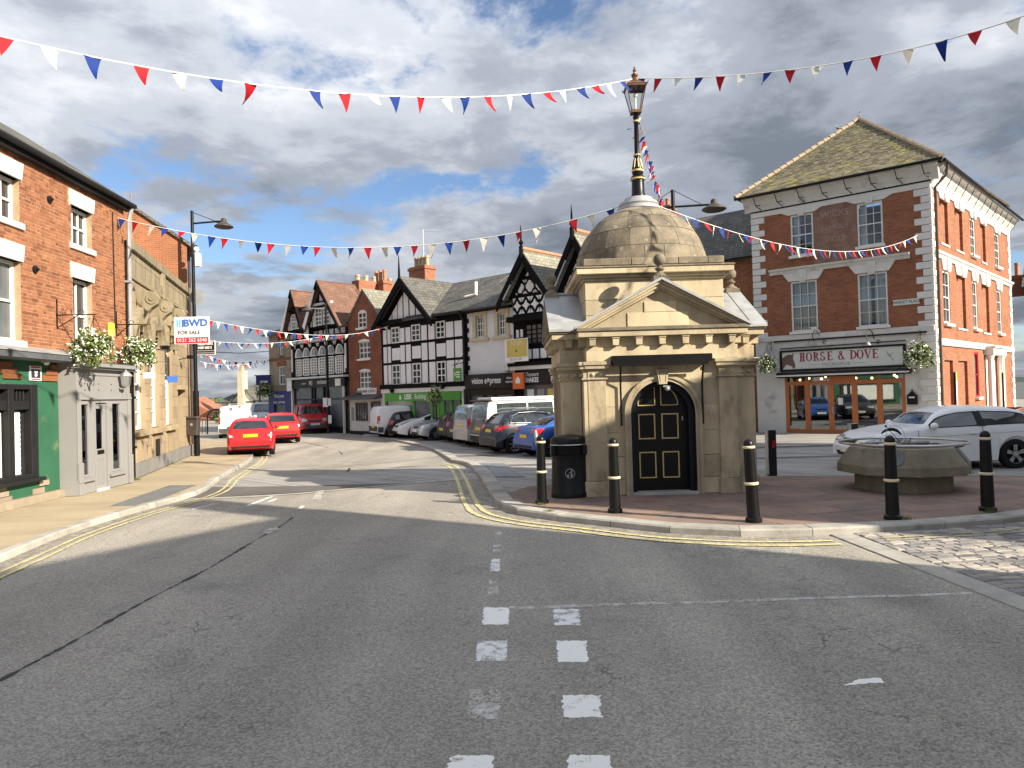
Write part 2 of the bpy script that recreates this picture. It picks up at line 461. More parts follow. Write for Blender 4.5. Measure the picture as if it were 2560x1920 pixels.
mk('concrete', (0.235, 0.205, 0.145), 0.92, 0.22, 2.2, col2=(0.15, 0.13, 0.09), m2=(0.52, 0.72), s2=2.0, bump=0.4, bs=30, fine=0.15, fs=90)
mk('plaque', (0.17, 0.185, 0.17), 0.5, 0.3, 5, metal=0.4)
mk('soil', (0.06, 0.045, 0.03), 0.95, 0.4, 9, bump=0.6)
mk('leaf', (0.10, 0.165, 0.035), 0.6, 0.35, 9, tint=0.4, tints=[(0, (0.45, 0.5, 0.5)), (0.6, (1, 1, 1)), (1, (1.6, 1.4, 1.0))])
mk('petal', (0.80, 0.78, 0.66), 0.7, 0.06, 9)
mk('petal_orange', (0.75, 0.20, 0.06), 0.7, 0.1, 9)
mk('petal_pink', (0.55, 0.10, 0.16), 0.7, 0.1, 9)
mk('grass', (0.11, 0.15, 0.03), 0.8, 0.3, 9)
mk('flag_red', (0.56, 0.015, 0.028), 0.7, 0.06, 3)
mk('flag_white', (0.78, 0.77, 0.70), 0.7, 0.05, 3)
mk('flag_blue', (0.012, 0.055, 0.32), 0.7, 0.06, 3)
mk('cord', (0.72, 0.71, 0.68), 0.8, 0.05, 3)
mk('cable', (0.02, 0.02, 0.02), 0.8, 0, 3)
mk('rubber', (0.010, 0.010, 0.010), 0.85, 0.2, 6)
mk('arch_black', (0.006, 0.006, 0.006), 0.9, 0.0, 3)
mk('alloy', (0.50, 0.51, 0.53), 0.3, 0.05, 3, metal=0.8)
mk('car_glass', (0.014, 0.018, 0.021), 0.04, 0.0, 1, spec=1.0, coat=0.6)
mk('car_glass_clear', (0.035, 0.045, 0.045), 0.05, 0.6, 2.5, spec=1.0, coat=0.6)
mk('lens_red', (0.42, 0.012, 0.015), 0.12, 0.25, 9, spec=0.8, coat=0.5)
mk('lens_clear', (0.55, 0.56, 0.56), 0.10, 0.4, 14, spec=0.9, coat=0.6, metal=0.3)
mk('plate_yellow', (0.78, 0.55, 0.02), 0.5, 0.04, 3)
mk('plate_white', (0.78, 0.78, 0.75), 0.5, 0.04, 3)
mk('trim_black', (0.012, 0.012, 0.013), 0.55, 0.1, 3)
mk('trim_grey', (0.06, 0.06, 0.063), 0.6, 0.1, 3)
def paint(name, col, metal=0.0, dirt=0.0):
    mk(name, col, 0.4, 0.04, 1.2, spec=0.3, coat=0.55 if max(col) > 0.1 else 0.3, metal=metal)
paint('paint_red', (0.52, 0.010, 0.014)); paint('paint_red2', (0.56, 0.010, 0.010)); paint('paint_postal', (0.45, 0.010, 0.018))
paint('paint_white', (0.82, 0.83, 0.83)); paint('paint_silver', (0.42, 0.44, 0.46), 0.6); paint('paint_navy', (0.006, 0.010, 0.022))
paint('paint_dark', (0.010, 0.0105, 0.012)); paint('paint_blue', (0.03, 0.11, 0.40), 0.25); paint('paint_brown', (0.05, 0.046, 0.04), 0.2)
paint('paint_grey', (0.30, 0.32, 0.34), 0.5); paint('paint_plum', (0.022, 0.009, 0.011)); paint('paint_yellow', (0.55, 0.50, 0.06))
mk('sign_white', (0.78, 0.78, 0.75), 0.55, 0.03, 2)
mk('sign_red', (0.55, 0.02, 0.05), 0.55, 0.03, 2)
mk('sign_blue', (0.05, 0.14, 0.45), 0.55, 0.03, 2)
mk('sign_sky', (0.10, 0.48, 0.70), 0.55, 0.03, 2)
mk('sign_ink', (0.035, 0.03, 0.045), 0.6, 0.03, 2)
mk('sign_maroon', (0.30, 0.02, 0.07), 0.55, 0.03, 2)
mk('sign_cream', (0.64, 0.67, 0.62), 0.5, 0.04, 2)
mk('sign_gold', (0.58, 0.45, 0.12), 0.5, 0.05, 2)
mk('sign_orange', (0.65, 0.15, 0.035), 0.5, 0.05, 2)
mk('sign_grey', (0.30, 0.30, 0.29), 0.6, 0.05, 2)
mk('horse_brown', (0.16, 0.10, 0.075), 0.7, 0.3, 9)
mk('faded_paint', (0.37, 0.26, 0.21), 0.9, 0.3, 6)
mk('alarm_yellow', (0.75, 0.58, 0.06), 0.5, 0.05, 2)
mk('reflector', (0.50, 0.012, 0.03), 0.3, 0.05, 4)
mk('bulb', (0.9, 0.7, 0.4), 0.4, 0, 1, em=(1.0, 0.62, 0.25), es=7.0)
mk('hill', (0.035, 0.055, 0.045), 1.0, 0.25, 0.02)
# road paint worn through to the asphalt: patchy cover, same wear wherever it lies
def mk_worn(name, col, lo, hi, s=7.0, base=(0.322, 0.298, 0.254)):
    m = mk(name, base, 0.9, 0.13, 0.35, bump=0.9, bs=60, fine=0.5, fs=62, bd=0.012)
    global nt
    nt = m.node_tree
    p = [n for n in nt.nodes if n.type == 'BSDF_PRINCIPLED'][0]
    src = p.inputs['Base Color'].links[0].from_socket
    g2 = N('ShaderNodeNewGeometry')
    a = math_('ADD', math_('MULTIPLY', noise(g2.outputs['Position'], s, 4, 0.6), 0.6), math_('MULTIPLY', noise(g2.outputs['Position'], s * 16, 3, 0.7), 0.4))
    f = ramp(a, [(lo, (0, 0, 0)), (hi, (1, 1, 1))], 'LINEAR')
    LK(mixc(f, src, col), p.inputs['Base Color'])
mk_worn('worn_white', (0.80, 0.80, 0.77), 0.44, 0.50)
mk_worn('grit', (0.17, 0.15, 0.115), 0.42, 0.60, 5.0)
mk_worn('stain', (0.19, 0.18, 0.16), 0.46, 0.70, 3.0)
mk_worn('worn_faint', (0.62, 0.62, 0.59), 0.48, 0.60)
mk_worn('worn_yellow', (0.52, 0.46, 0.22), 0.46, 0.54, 9.0, (0.26, 0.25, 0.235))
mk_worn('worn_strong', (0.88, 0.87, 0.81), 0.37, 0.43)

def crack_asphalt():
    global nt
    nt = MAT['asphalt'].node_tree
    p = [n for n in nt.nodes if n.type == 'BSDF_PRINCIPLED'][0]
    src = p.inputs['Base Color'].links[0].from_socket
    g2 = N('ShaderNodeNewGeometry'); pos = g2.outputs['Position']
    vm = N('ShaderNodeVectorMath', operation='ADD'); LK(pos, vm.inputs[0])
    nn = N('ShaderNodeTexNoise'); nn.inputs['Scale'].default_value = 5.0; LK(pos, nn.inputs['Vector'])
    sc = N('ShaderNodeVectorMath', operation='SCALE'); sc.inputs['Scale'].default_value = 0.35; LK(nn.outputs['Color'], sc.inputs[0]); LK(sc.outputs[0], vm.inputs[1])
    vo = N('ShaderNodeTexVoronoi', feature='DISTANCE_TO_EDGE'); vo.inputs['Scale'].default_value = 2.6; LK(vm.outputs[0], vo.inputs['Vector'])
    ln = ramp(vo.outputs['Distance'], [(0.0, (1, 1, 1)), (0.030, (0, 0, 0))], 'LINEAR')
    msk = ramp(noise(pos, 0.55, 4, 0.6), [(0.52, (0, 0, 0)), (0.66, (1, 1, 1))], 'LINEAR')
    pit = ramp(noise(pos, 30, 3, 0.6), [(0.56, (0, 0, 0)), (0.66, (1, 1, 1))], 'LINEAR')
    pm = math_('MULTIPLY', pit, ramp(noise(pos, 0.8, 4, 0.6), [(0.50, (0, 0, 0)), (0.64, (1, 1, 1))], 'LINEAR'))
    f = math_('MAXIMUM', math_('MULTIPLY', math_('MULTIPLY', ln, msk), 0.75), math_('MULTIPLY', pm, 0.7))
    c = mixc(f, src, (0.045, 0.043, 0.04))
    lane = N('ShaderNodeMapping'); lane.inputs['Rotation'].default_value = (0, 0, R_(-32)); lane.inputs['Scale'].default_value = (1.0, 0.10, 1); LK(pos, lane.inputs[0])
    lf = N('ShaderNodeMapRange'); LK(noise(lane.outputs[0], 0.9, 3, 0.5), lf.inputs[0]); lf.inputs[1].default_value = 0.35; lf.inputs[2].default_value = 0.65; lf.inputs[3].default_value = 0.86; lf.inputs[4].default_value = 1.12
    LK(mixc(1.0, c, lf.outputs[0], 'MULTIPLY'), p.inputs['Base Color'])
crack_asphalt()

for k_ in ('flag_red', 'flag_white', 'flag_blue'):          # thin cloth lets some light through
    nt = MAT[k_].node_tree
    p_ = [n for n in nt.nodes if n.type == 'BSDF_PRINCIPLED'][0]; o_ = [n for n in nt.nodes if n.type == 'OUTPUT_MATERIAL'][0]
    tl_ = N('ShaderNodeBsdfTranslucent'); mx_ = N('ShaderNodeMixShader'); mx_.inputs[0].default_value = 0.38
    LK(p_.inputs['Base Color'].links[0].from_socket, tl_.inputs[0]); LK(p_.outputs[0], mx_.inputs[1]); LK(tl_.outputs[0], mx_.inputs[2]); LK(mx_.outputs[0], o_.inputs[0])
# ------------------------------------------------------------------ ground
def crom(pts, step, close=False):
    pts = [Vector((p[0], p[1])) for p in pts]
    out = []
    for i in range(len(pts) - 1):
        p0 = pts[max(i - 1, 0)]; p1 = pts[i]; p2 = pts[i + 1]; p3 = pts[min(i + 2, len(pts) - 1)]
        for k in range(12):
            t = k / 12
            out.append(0.5 * ((2 * p1) + (p2 - p0) * t + (2 * p0 - 5 * p1 + 4 * p2 - p3) * t * t + (3 * p1 - p0 - 3 * p2 + p3) * t ** 3))
    out.append(pts[-1])
    res = [out[0]]; acc = 0.0
    for a, b in zip(out, out[1:]):
        L = (b - a).length
        while acc + L >= step:
            f = (step - acc) / L
            a = a + (b - a) * f
            res.append(a); L = (b - a).length; acc = 0.0
        acc += L
    if (res[-1] - out[-1]).length > step * 0.3:
        res.append(out[-1])
    return res
def offs(pts, d):                               # offset to the left of the direction of travel
    o = []
    for i, p in enumerate(pts):
        t = (pts[min(i + 1, len(pts) - 1)] - pts[max(i - 1, 0)]).normalized()
        o.append(p + Vector((-t.y, t.x)) * d)
    return o
def gsheet(name, poly, off, mat, parent=None):
    bm = bmesh.new()
    bm.faces.new([bm.verts.new((p[0], p[1], 0)) for p in poly])
    bmesh.ops.triangulate(bm, faces=bm.faces)
    for ax, vals in ((1, range(15, 31, 2)), (0, range(-13, -3, 2))):
        for v in vals:
            co = [0, 0, 0]; no = [0, 0, 0]; co[ax] = v; no[ax] = 1
            bmesh.ops.bisect_plane(bm, geom=bm.verts[:] + bm.edges[:] + bm.faces[:], plane_co=co, plane_no=no)
    bmesh.ops.triangulate(bm, faces=bm.faces)
    for v in bm.verts:
        v.co.z = gz(v.co.x, v.co.y) + off
    bmesh.ops.recalc_face_normals(bm, faces=bm.faces)
    me = bpy.data.meshes.new(name); bm.to_mesh(me); bm.free()
    if me.polygons and sum(p.normal.z for p in me.polygons) < 0:
        me.flip_normals()
    me.materials.append(MAT[mat])
    return link(name, me, parent)
def strip(name, left, right, off, mat, parent=None):
    mb = MB()
    mb.grid([[(a.x, a.y, gz(a.x, a.y) + off), (b.x, b.y, gz(b.x, b.y) + off)] for a, b in zip(left, right)])
    return mb.build(name, mat, parent)
mbg = MB(); mbg.face([(-900, -300, -1.2), (900, -300, -1.2), (900, 1500, -1.2), (-900, 1500, -1.2)])
struct(mbg.build('ground', 'asphalt_far'))
road = struct(gsheet('road', [(-45, -25), (60, -25), (60, 130), (-60, 130)], 0.0, 'asphalt'))

KLp = [G(0, 1407), G(163, 1339), G(326, 1286), G(500, 1236), G(550, 1199), G(597, 1172), G(619, 1160), G(633, 1144), G(628, 1129), G(600, 1113), G(560, 1104), G(470, 1097)]
d0 = KLp[0] - KLp[1]
KLp = [KLp[0] + d0 * 4, KLp[0] + d0 * 2] + KLp
KL = crom(KLp, 0.92)
KRp = [G(1131, 1157), G(1163, 1163), G(1176, 1171), G(1201, 1200), G(1220, 1232), G(1241, 1262), G(1258, 1276), G(1294, 1288), G(1365, 1300), G(1479, 1312), G(1663, 1333), G(1881, 1343), G(2100, 1338), G(2310, 1327), G(2470, 1316), G(2560, 1305), G(2800, 1270)]
KR = crom(KRp, 0.97)
FLp = [G(905, 1092), G(985, 1104), G(1040, 1115), G(1090, 1131), G(1131, 1157)]
FL = crom(FLp, 1.2)
def kerb_stones(pts, width, h, side, parent, name='kerb_stone'):
    for i in range(len(pts) - 1):
        a, b = pts[i], pts[i + 1]
        t = (b - a).normalized(); n = Vector((-t.y, t.x)) * side
        ta = (pts[i + 1] - pts[max(i - 1, 0)]).normalized(); tb = (pts[min(i + 2, len(pts) - 1)] - a).normalized()
        na = Vector((-ta.y, ta.x)) * side; nb = Vector((-tb.y, tb.x)) * side
        za, zb = gz(a.x, a.y), gz(b.x, b.y)
        a2 = a + t * 0.005; b2 = b - t * 0.005
        jz = rnd.uniform(-0.004, 0.004)
        prof = [(0.0, -0.15), (0.004, h - 0.025), (0.028, h + jz), (width - 0.01, h + jz), (width, h - 0.012), (width, -0.15)]
        mb = MB()
        mb.grid([[(a2 + na * p).to_3d() + Vector((0, 0, za + q)) for p, q in prof], [(b2 + nb * p).to_3d() + Vector((0, 0, zb + q)) for p, q in prof]])
        mb.face([(a2 + na * p).to_3d() + Vector((0, 0, za + q)) for p, q in prof])
        mb.face([(b2 + nb * p).to_3d() + Vector((0, 0, zb + q)) for p, q in prof])
        mb.build(name, 'kerb', parent)
# left pavement
inner = offs(KL, 0.16)
pav = struct(gsheet('pavement', [(p.x, p.y) for p in inner] + [(-40, 60), (-40, -8), (inner[0].x, -8)], 0.094, 'buff'))
kerb_stones(KL, 0.17, 0.105, 1, pav)
pq = [G(273, 1265, 0.1), G(366, 1262, 0.1), G(492, 1212, 0.1), G(424, 1213, 0.1)]
gsheet('repair_patch', [(p.x, p.y) for p in pq], 0.099, 'patch', pav)
# market place
plaza_edge = [(p.x, p.y) for p in FL] + [(p.x, p.y) for p in offs(KR, 0.2)]
plz = struct(gsheet('market_place', plaza_edge + [(16, 8), (60, 4), (60, 60), (-14, 60), (-9, 44)], 0.085, 'plaza'))
kerb_stones(FL, 0.34, 0.092, -1 if (FL[1] - FL[0]).x < 0 else 1, plz)
innR = offs(KR, 0.31)
kerb_stones(KR, 0.31, 0.108, 1, plz)
slab_poly = [(p.x, p.y) for p in innR if p.y < 14.4] + [(12.5, 13.4), (9.5, 14.8), (6, 15.5), (2, 15.5), (0.3, 15.0)]
pave = struct(gsheet('paving', slab_poly, 0.090, 'slab_joint'))
def clip(poly, a, b, c):                       # keep a*x + b*y <= c
    out = []
    for i in range(len(poly)):
        p, q = poly[i], poly[(i + 1) % len(poly)]
        dp = a * p[0] + b * p[1] - c; dq = a * q[0] + b * q[1] - c
        if dp <= 0: out.append(p)
        if dp * dq < 0:
            t = dp / (dp - dq); out.append((p[0] + (q[0] - p[0]) * t, p[1] + (q[1] - p[1]) * t))
    return out
def clip_convexish(poly, ring, gap=0.004):     # ring counter-clockwise; only its edges near the piece cut
    cx_ = sum(p[0] for p in poly) / len(poly); cy_ = sum(p[1] for p in poly) / len(poly)
    for i in range(len(ring)):
        p, q = ring[i], ring[(i + 1) % len(ring)]
        ex, ey = q[0] - p[0], q[1] - p[1]
        L = math.hypot(ex, ey)
        if L < 1e-6: continue
        nx, ny = ey / L, -ex / L
        poly = clip(poly, nx, ny, nx * p[0] + ny * p[1] - gap)
        if len(poly) < 3: return []
    return poly
def area(p):
    return 0.5 * sum(p[i][0] * p[(i + 1) % len(p)][1] - p[(i + 1) % len(p)][0] * p[i][1] for i in range(len(p)))
ring = slab_poly if area(slab_poly) > 0 else slab_poly[::-1]
ca, sa = math.cos(R_(14)), math.sin(R_(14))
pieces = []
v = -8.0; row = 0
while v < 20:
    hgt = rnd.choice([0.42, 0.5, 0.58]); u = -12 + rnd.uniform(0, 0.5)
    while u < 22:
        w = rnd.choice([0.5, 0.62, 0.75, 0.9])
        q = [(u + 0.004, v + 0.004), (u + w - 0.004, v + 0.004), (u + w - 0.004, v + hgt - 0.004), (u + 0.004, v + hgt - 0.004)]
        q = [(x * ca - y * sa, x * sa + y * ca) for x, y in q]
        q = clip_convexish(q, ring)
        if len(q) >= 3 and abs(area(q)) > 0.01:
            pieces.append(q)
        u += w
    v += hgt
pieces.sort(key=lambda q: q[0][0] ** 2 + q[0][1] ** 2)
rest = MB()
for i, q in enumerate(pieces):
    top = 0.1 + rnd.uniform(-0.002, 0.002)
    if i < 300:
        MB().slab(q, 0.06, top).build('paving_slab', 'slab', pave)
    else:
        rest.slab(q, 0.06, top, rnd.random())
if rest.v:
    stuff(rest.build('paving_slabs', 'slab', pave))
# foreground setts and the flush granite strip that ends the tarmac
sA, sB = G(2088, 1343).xy, G(2560, 1530).xy
sC, sD = G(2113, 1338).xy, G(2560, 1500).xy
sdir = (sB - sA).normalized(); sn = Vector((-sdir.y, sdir.x))
wst = 0.30
strip0 = [sA + sdir * (0.85 * i) for i in range(-1, 12)]
setts = struct(gsheet('setts', [tuple(sA + sn * wst)] + [(p.x, p.y) for p in KR if p.x > sA.x + 0.2] + [(14, 8), (14, -6), tuple(sA + sn * wst + sdir * 12)], 0.003, 'sett_joint'))
for a, b in zip(strip0, strip0[1:]):
    q = [a + sdir * 0.004, b - sdir * 0.004, b - sdir * 0.004 + sn * wst, a + sdir * 0.004 + sn * wst]
    kr = [p for p in KR]
    if all((c - min(kr, key=lambda k: (k - c).length)).y < 0.05 for c in q[2:3]):
        MB().slab([tuple(c) for c in q], -0.1, 0.014 + rnd.uniform(0, 0.004)).build('edging_stone', 'kerb', setts)
lst = []
ca, sa = math.cos(R_(9)), math.sin(R_(9))
v = -2.0
while v < 14:
    rh = rnd.uniform(0.12, 0.15); u = 0 + rnd.uniform(0, 0.2)
    while u < 14:
        w = rnd.uniform(0.17, 0.29)
        j = lambda: rnd.uniform(-0.008, 0.008)
        q = [(u + 0.007 + j(), v + 0.007 + j()), (u + w - 0.007 + j(), v + 0.007 + j()), (u + w - 0.007 + j(), v + rh - 0.007 + j()), (u + 0.007 + j(), v + rh - 0.007 + j())]
        q = [(x * ca - y * sa, x * sa + y * ca) for x, y in q]
        u += w
        c = Vector(q[0])
        if (c - sA).dot(sn) < -0.2 or c.x > 12.5: continue
        lim = sn.dot(sA) + wst + 0.01
        q = clip(q, -sn.x, -sn.y, -lim)
        if len(q) < 3: continue
        k = min(range(len(KR) - 1), key=lambda i: ((KR[i] + KR[i + 1]) / 2 - c).length)
        t = (KR[k + 1] - KR[k]).normalized(); nn = Vector((-t.y, t.x))
        if c.y > KR[k].y + 1.0: continue
        q = clip(q, nn.x, nn.y, nn.dot(KR[k]) - 0.01)
        if len(q) >= 3 and abs(area(q)) > 0.004:
            lst.append(q)
    v += rh
def seen(q):
    d = Vector((q[0][0], q[0][1], 0)) - Vector((0, 0, H_))
    z = d.dot(_fw)
    if z < 0.2: return 99
    x, y = d.dot(_R) / z, d.dot(_U) / z
    return d.length if abs(x) < 0.74 and abs(y) < 0.56 else 50 + d.length
lst.sort(key=seen)
rest = MB()
for i, q in enumerate(lst):
    h = 0.018 + rnd.uniform(0, 0.008)
    cx_ = sum(p[0] for p in q) / len(q); cy_ = sum(p[1] for p in q) / len(q)
    top = [(cx_ + (p[0] - cx_) * 0.9, cy_ + (p[1] - cy_) * 0.86) for p in q]
    mb = rest if i >= 300 else MB()
    tn = rnd.random() if i >= 300 else None
    n = len(q)
    for k in range(n):
        a, b = q[k], q[(k + 1) % n]; c, d = top[(k + 1) % n], top[k]
        mb.face([(a[0], a[1], -0.05), (b[0], b[1], -0.05), (b[0], b[1], h - 0.010), (a[0], a[1], h - 0.010)], tn)
        mb.face([(a[0], a[1], h - 0.010), (b[0], b[1], h - 0.010), (c[0], c[1], h), (d[0], d[1], h)], tn)
    mb.face([(p[0], p[1], h) for p in top], tn)
    if i < 300:
        mb.build('sett', 'sett', setts)
stuff(rest.build('setts_beyond', 'sett', setts))
# road furniture of paint and tar
def wob(pts, amp, f=1.0):
    return [p + Vector((rnd.uniform(-amp, amp), rnd.uniform(-amp, amp))) for p in pts]
fineL = [p for p in crom(KLp, 0.25) if p.y > 2]
kend = [i for i, p in enumerate(fineL) if p.y > 30]
fineL = fineL[:kend[0]] if kend else fineL
for dd in (-0.30, -0.46):
    a = wob(offs(fineL, dd), 0.008); b = wob(offs(fineL, dd - 0.055), 0.008)
    strip('yellow_line', a, b, 0.012, 'yellow', road)
strip('kerb_grit', offs(fineL, -0.005), wob(offs(fineL, -0.22), 0.03), 0.0025, 'grit', road)
fineR = crom(KRp, 0.2)
fineR = [p for p in fineR if p.x < sA.x - 0.02 or p.y > 14]
for dd in (-0.30, -0.52):
    pts = fineR if dd > -0.4 else fineR[2:]
    a = wob(offs(pts, dd), 0.008); b = wob(offs(pts, dd - 0.085), 0.01)
    strip('yellow_line', a, b, 0.012, 'yellow', road)
strip('kerb_grit', offs(fineR, -0.005), wob(offs(fineR, -0.26), 0.03), 0.0025, 'grit', road)
for k, dd in enumerate((-0.35, -0.5)):
    pts = [p for p in crom(KRp, 0.2) if p.x > sC.x + 0.15]
    strip('yellow_line', wob(offs(pts, dd), 0.015), wob(offs(pts, dd - 0.05), 0.02), 0.027, 'worn_yellow', setts)
def mark(px, mat, off=0.002, n=5, amp=0.012):
    c = [G(x, y).xy for x, y in px]
    if n == 1:
        return strip('road_marking', [c[0], c[3]], [c[1], c[2]], off, mat, road)
    q = []
    for i in range(4):
        a, b = c[i], c[(i + 1) % 4]; k = max(3, int((b - a).length / 0.02))
        q += [a + (b - a) * (j / k) + Vector((rnd.gauss(0, amp * .5), rnd.gauss(0, amp * .5))) for j in range(k)]
    mb = MB(); mb.face([(p.x, p.y, gz(p.x, p.y) + off) for p in q])
    return mb.build('road_marking', mat, road)
z2 = lambda x, y: (1000 + x / 1.418, 1100 + y / 1.418)
for (x0, y0, x1, y1, sl, mt) in [(337, 320, 357, 350, 0, 'worn_faint'), (331, 370, 357, 403, -3, 'worn_faint'), (324, 422, 354, 466, -4, 'worn_white'), (316, 495, 349, 552, -6, 'worn_faint'),
                                (297, 594, 387, 655, -6, 'worn_strong'), (275, 712, 379, 785, -8, 'worn_white'), (246, 885, 357, 990, -12, 'worn_faint'), (178, 1120, 332, 1215, -14, 'worn_strong'),
                                (543, 600, 636, 657, 2, 'worn_white'), (555, 712, 660, 788, 6, 'worn_strong'), (574, 905, 708, 984, 8, 'worn_strong'), (594, 1118, 746, 1215, 10, 'worn_strong')]:
    mark([z2(x0, y0), z2(x1, y0), z2(x1 + sl * 0.6 + 2, y1), z2(x0 + sl, y1)], mt)
mark([z2(387, 590), z2(2030, 540), z2(2030, 548), z2(387, 601)], 'worn_faint', n=1, amp=0.0)
mark([(2110, 1714), (2150, 1697), (2205, 1695), (2212, 1706)], 'worn_strong', n=2)
z7 = lambda x, y: (480 + x / 4.254, 960 + y / 4.254)
mark([z7(570, 1293), z7(620, 1293), z7(925, 1175), z7(890, 1175)], 'worn_white'); mark([z7(795, 1253), z7(850, 1253), z7(915, 1218), z7(870, 1222)], 'worn_white')
mark([z7(0, 1325), z7(0, 1345), z7(300, 1270), z7(240, 1262)], 'worn_faint'); mark([z7(1280, 1222), z7(1370, 1230), z7(1420, 1098), z7(1345, 1105)], 'worn_faint')
mark([z7(1130, 1325), z7(1170, 1330), z7(1200, 1300), z7(1160, 1295)], 'worn_white')
# tar seam
seam = [G(x, y).xy for x, y in ((-400, 1930), (0, 1702), (174, 1609), (370, 1499), (521, 1421), (640, 1350), (694, 1320), (733, 1293))]
sp_ = crom(seam, 0.06)
wd = [0.017 + 0.012 * math.sin(i * 0.37) * math.sin(i * 0.11) + rnd.uniform(-0.012, 0.014) for i in range(len(sp_))]
strip('tar_seam', [p + Vector((-w, w * 0.3)) for p, w in zip(sp_, wd)], [p + Vector((w, -w * 0.2)) for p, w in zip(sp_, wd)], 0.002, 'tar', road)
seam2 = crom([G(x, y).xy for x, y in ((755, 1105), (830, 1122), (858, 1140), (872, 1160), (866, 1180))], 0.15)
strip('tar_seam', wob(seam2, 0.02), wob([p + Vector((0.07, 0)) for p in seam2], 0.02), 0.002, 'tar', road)
mark([(655, 1327), (690, 1317), (703, 1324), (668, 1336)], 'worn_faint', 0.006)
def blot(px, mat):
    c = [G(x, y).xy for x, y in px]; c = crom(c + [c[0]], 0.12)
    mb = MB(); mb.face([(p.x + rnd.gauss(0, .03), p.y + rnd.gauss(0, .03), 0.0015) for p in c[:-1]]); mb.build('road_stain', mat, road)
blot([(1640, 1352), (1800, 1350), (1990, 1366), (1970, 1392), (1800, 1398), (1690, 1384)], 'stain')
blot([(440, 1284), (500, 1268), (570, 1262), (620, 1270), (560, 1284), (480, 1294)], 'stain')
# cobbled table crossing the road
tab = [G(470, 1246), G(720, 1234), G(1000, 1209), G(1202, 1195), G(1170, 1166), G(1000, 1167), G(860, 1181), G(740, 1190), G(600, 1196), G(520, 1216)]
gsheet('cobbled_band', [(p.x, p.y) for p in tab], 0.006, 'plaza', road)
a = crom([G(470, 1250).xy, G(720, 1238).xy, G(1000, 1212).xy, G(1204, 1196).xy], 0.8)
strip('band_edging', a, offs(a, 0.16), 0.009, 'kerb', road)
# drain grating in the market place
gr = [G(x, y, 0.1).xy for x, y in (((1080 + 560 / 5.267), 1120 + 200 / 5.267), (1080 + 960 / 5.267, 1120 + 200 / 5.267), (1080 + 1230 / 5.267, 1120 + 378 / 5.267), (1080 + 745 / 5.267, 1120 + 378 / 5.267))]
gt = thing('drain_grating', 'long ribbed dark metal drain grating set in the setts by the kerb', 'grating', (gr[0].x, gr[0].y, gz(*gr[0]) + 0.09))
o_ = gr[0]
zg = lambda p: gz(p.x, p.y) - gz(o_.x, o_.y)
mb = MB(); mb.face([((p - o_).x, (p - o_).y, zg(p) + 0.002) for p in gr]); mb.build('pit', 'arch_black', gt)
for i in range(13):
    f0, f1 = i / 13 + 0.012, i / 13 + 0.058
    q = [gr[0].lerp(gr[1], f0), gr[0].lerp(gr[1], f1), gr[3].lerp(gr[2], f1), gr[3].lerp(gr[2], f0)]
    mb = MB(); vs = [((p - o_).x, (p - o_).y, zg(p)) for p in q]
    for k in range(4):
        a, b = vs[k], vs[(k + 1) % 4]
        mb.face([(a[0], a[1], a[2]), (b[0], b[1], b[2]), (b[0], b[1], b[2] + 0.016), (a[0], a[1], a[2] + 0.016)])
    mb.face([(x, y, z + 0.016) for x, y, z in vs]); mb.build('bar', 'grey_metal', gt)

# ------------------------------------------------------------------ weighbridge kiosk (stone monument)
KC = Vector((2.80, 15.06, 0.1))
kio = thing('stone_kiosk', 'domed honey stone kiosk with pediments and a black arched door', 'kiosk', KC)
E_, W_ = 1.85, 1.39
def rot4(pts, k):
    for _ in range(k):
        pts = [(-y, x) + tuple(r) for x, y, *r in pts]
    return pts
# core: cross plan walls
core = MB()
front_recess = 0.40
cross = [(-W_, -E_ + front_recess), (W_, -E_ + front_recess), (W_, -W_), (E_ - 0.06, -W_), (E_ - 0.06, W_), (W_, W_), (W_, E_ - 0.06), (-W_, E_ - 0.06), (-W_, W_), (-E_ + 0.06, W_), (-E_ + 0.06, -W_), (-W_, -W_)]
core.slab(cross, 0, 2.75)
core.build('wall', 'stone_joint', kio)
yf = -E_ + 0.05                                   # face of the front wall
def arch_pts(hw, zs, n=14, x0=0.0):
    return [(x0 + hw * math.cos(math.pi * (1 - i / n)), zs + hw * math.sin(math.pi * (1 - i / n))) for i in range(n + 1)]
HW, ZS = 0.60, 1.52
def block(x0, x1, z0, z1, y, d=0.3, mat='stone', name='stone_block', par=None, bev=0.008):
    return MB().box(x0 + 0.003, x1 - 0.003, y, y + d, z0 + 0.003, z1 - 0.003).build(name, mat, par or kio, bevel=bev)
hwo = HW + 0.09
zc = [0.30, 0.72, 1.18, 1.66]
for s in (-1, 1):
    for a, b in zip([0.0] + zc, zc + [1.66]):
        if b <= a: continue
        xs = sorted((s * (hwo), s * (W_ - 0.33)))
        if b <= ZS + 0.01:
            block(xs[0], xs[1], a, b, yf + 0.02)
    # spandrel pieces
    for (za, zb) in ((1.18, 1.66), (1.66, 2.14), (2.14, 2.52)):
        poly = []
        n = 10
        zlo = za
        def xin(z):
            if z <= ZS: return hwo
            return math.sqrt(max(hwo * hwo - (z - ZS) ** 2, 0))
        zs_ = [za + (zb - za) * i / n for i in range(n + 1)]
        inn = [(s * max(xin(z), 0.004), z) for z in zs_]
        poly = inn + [(s * (W_ - 0.33), zb - 0.003), (s * (W_ - 0.33), za + 0.003)]
        inn2 = [inn[0]]
        for q in inn[1:]:
            if abs(q[0] - inn2[-1][0]) + abs(q[1] - inn2[-1][1]) > 1e-4: inn2.append(q)
        poly = [(x, z) for x, z in inn2] + poly[-2:]
        MB().prism(poly, yf + 0.02, yf + 0.32).build('stone_block', 'stone', kio)
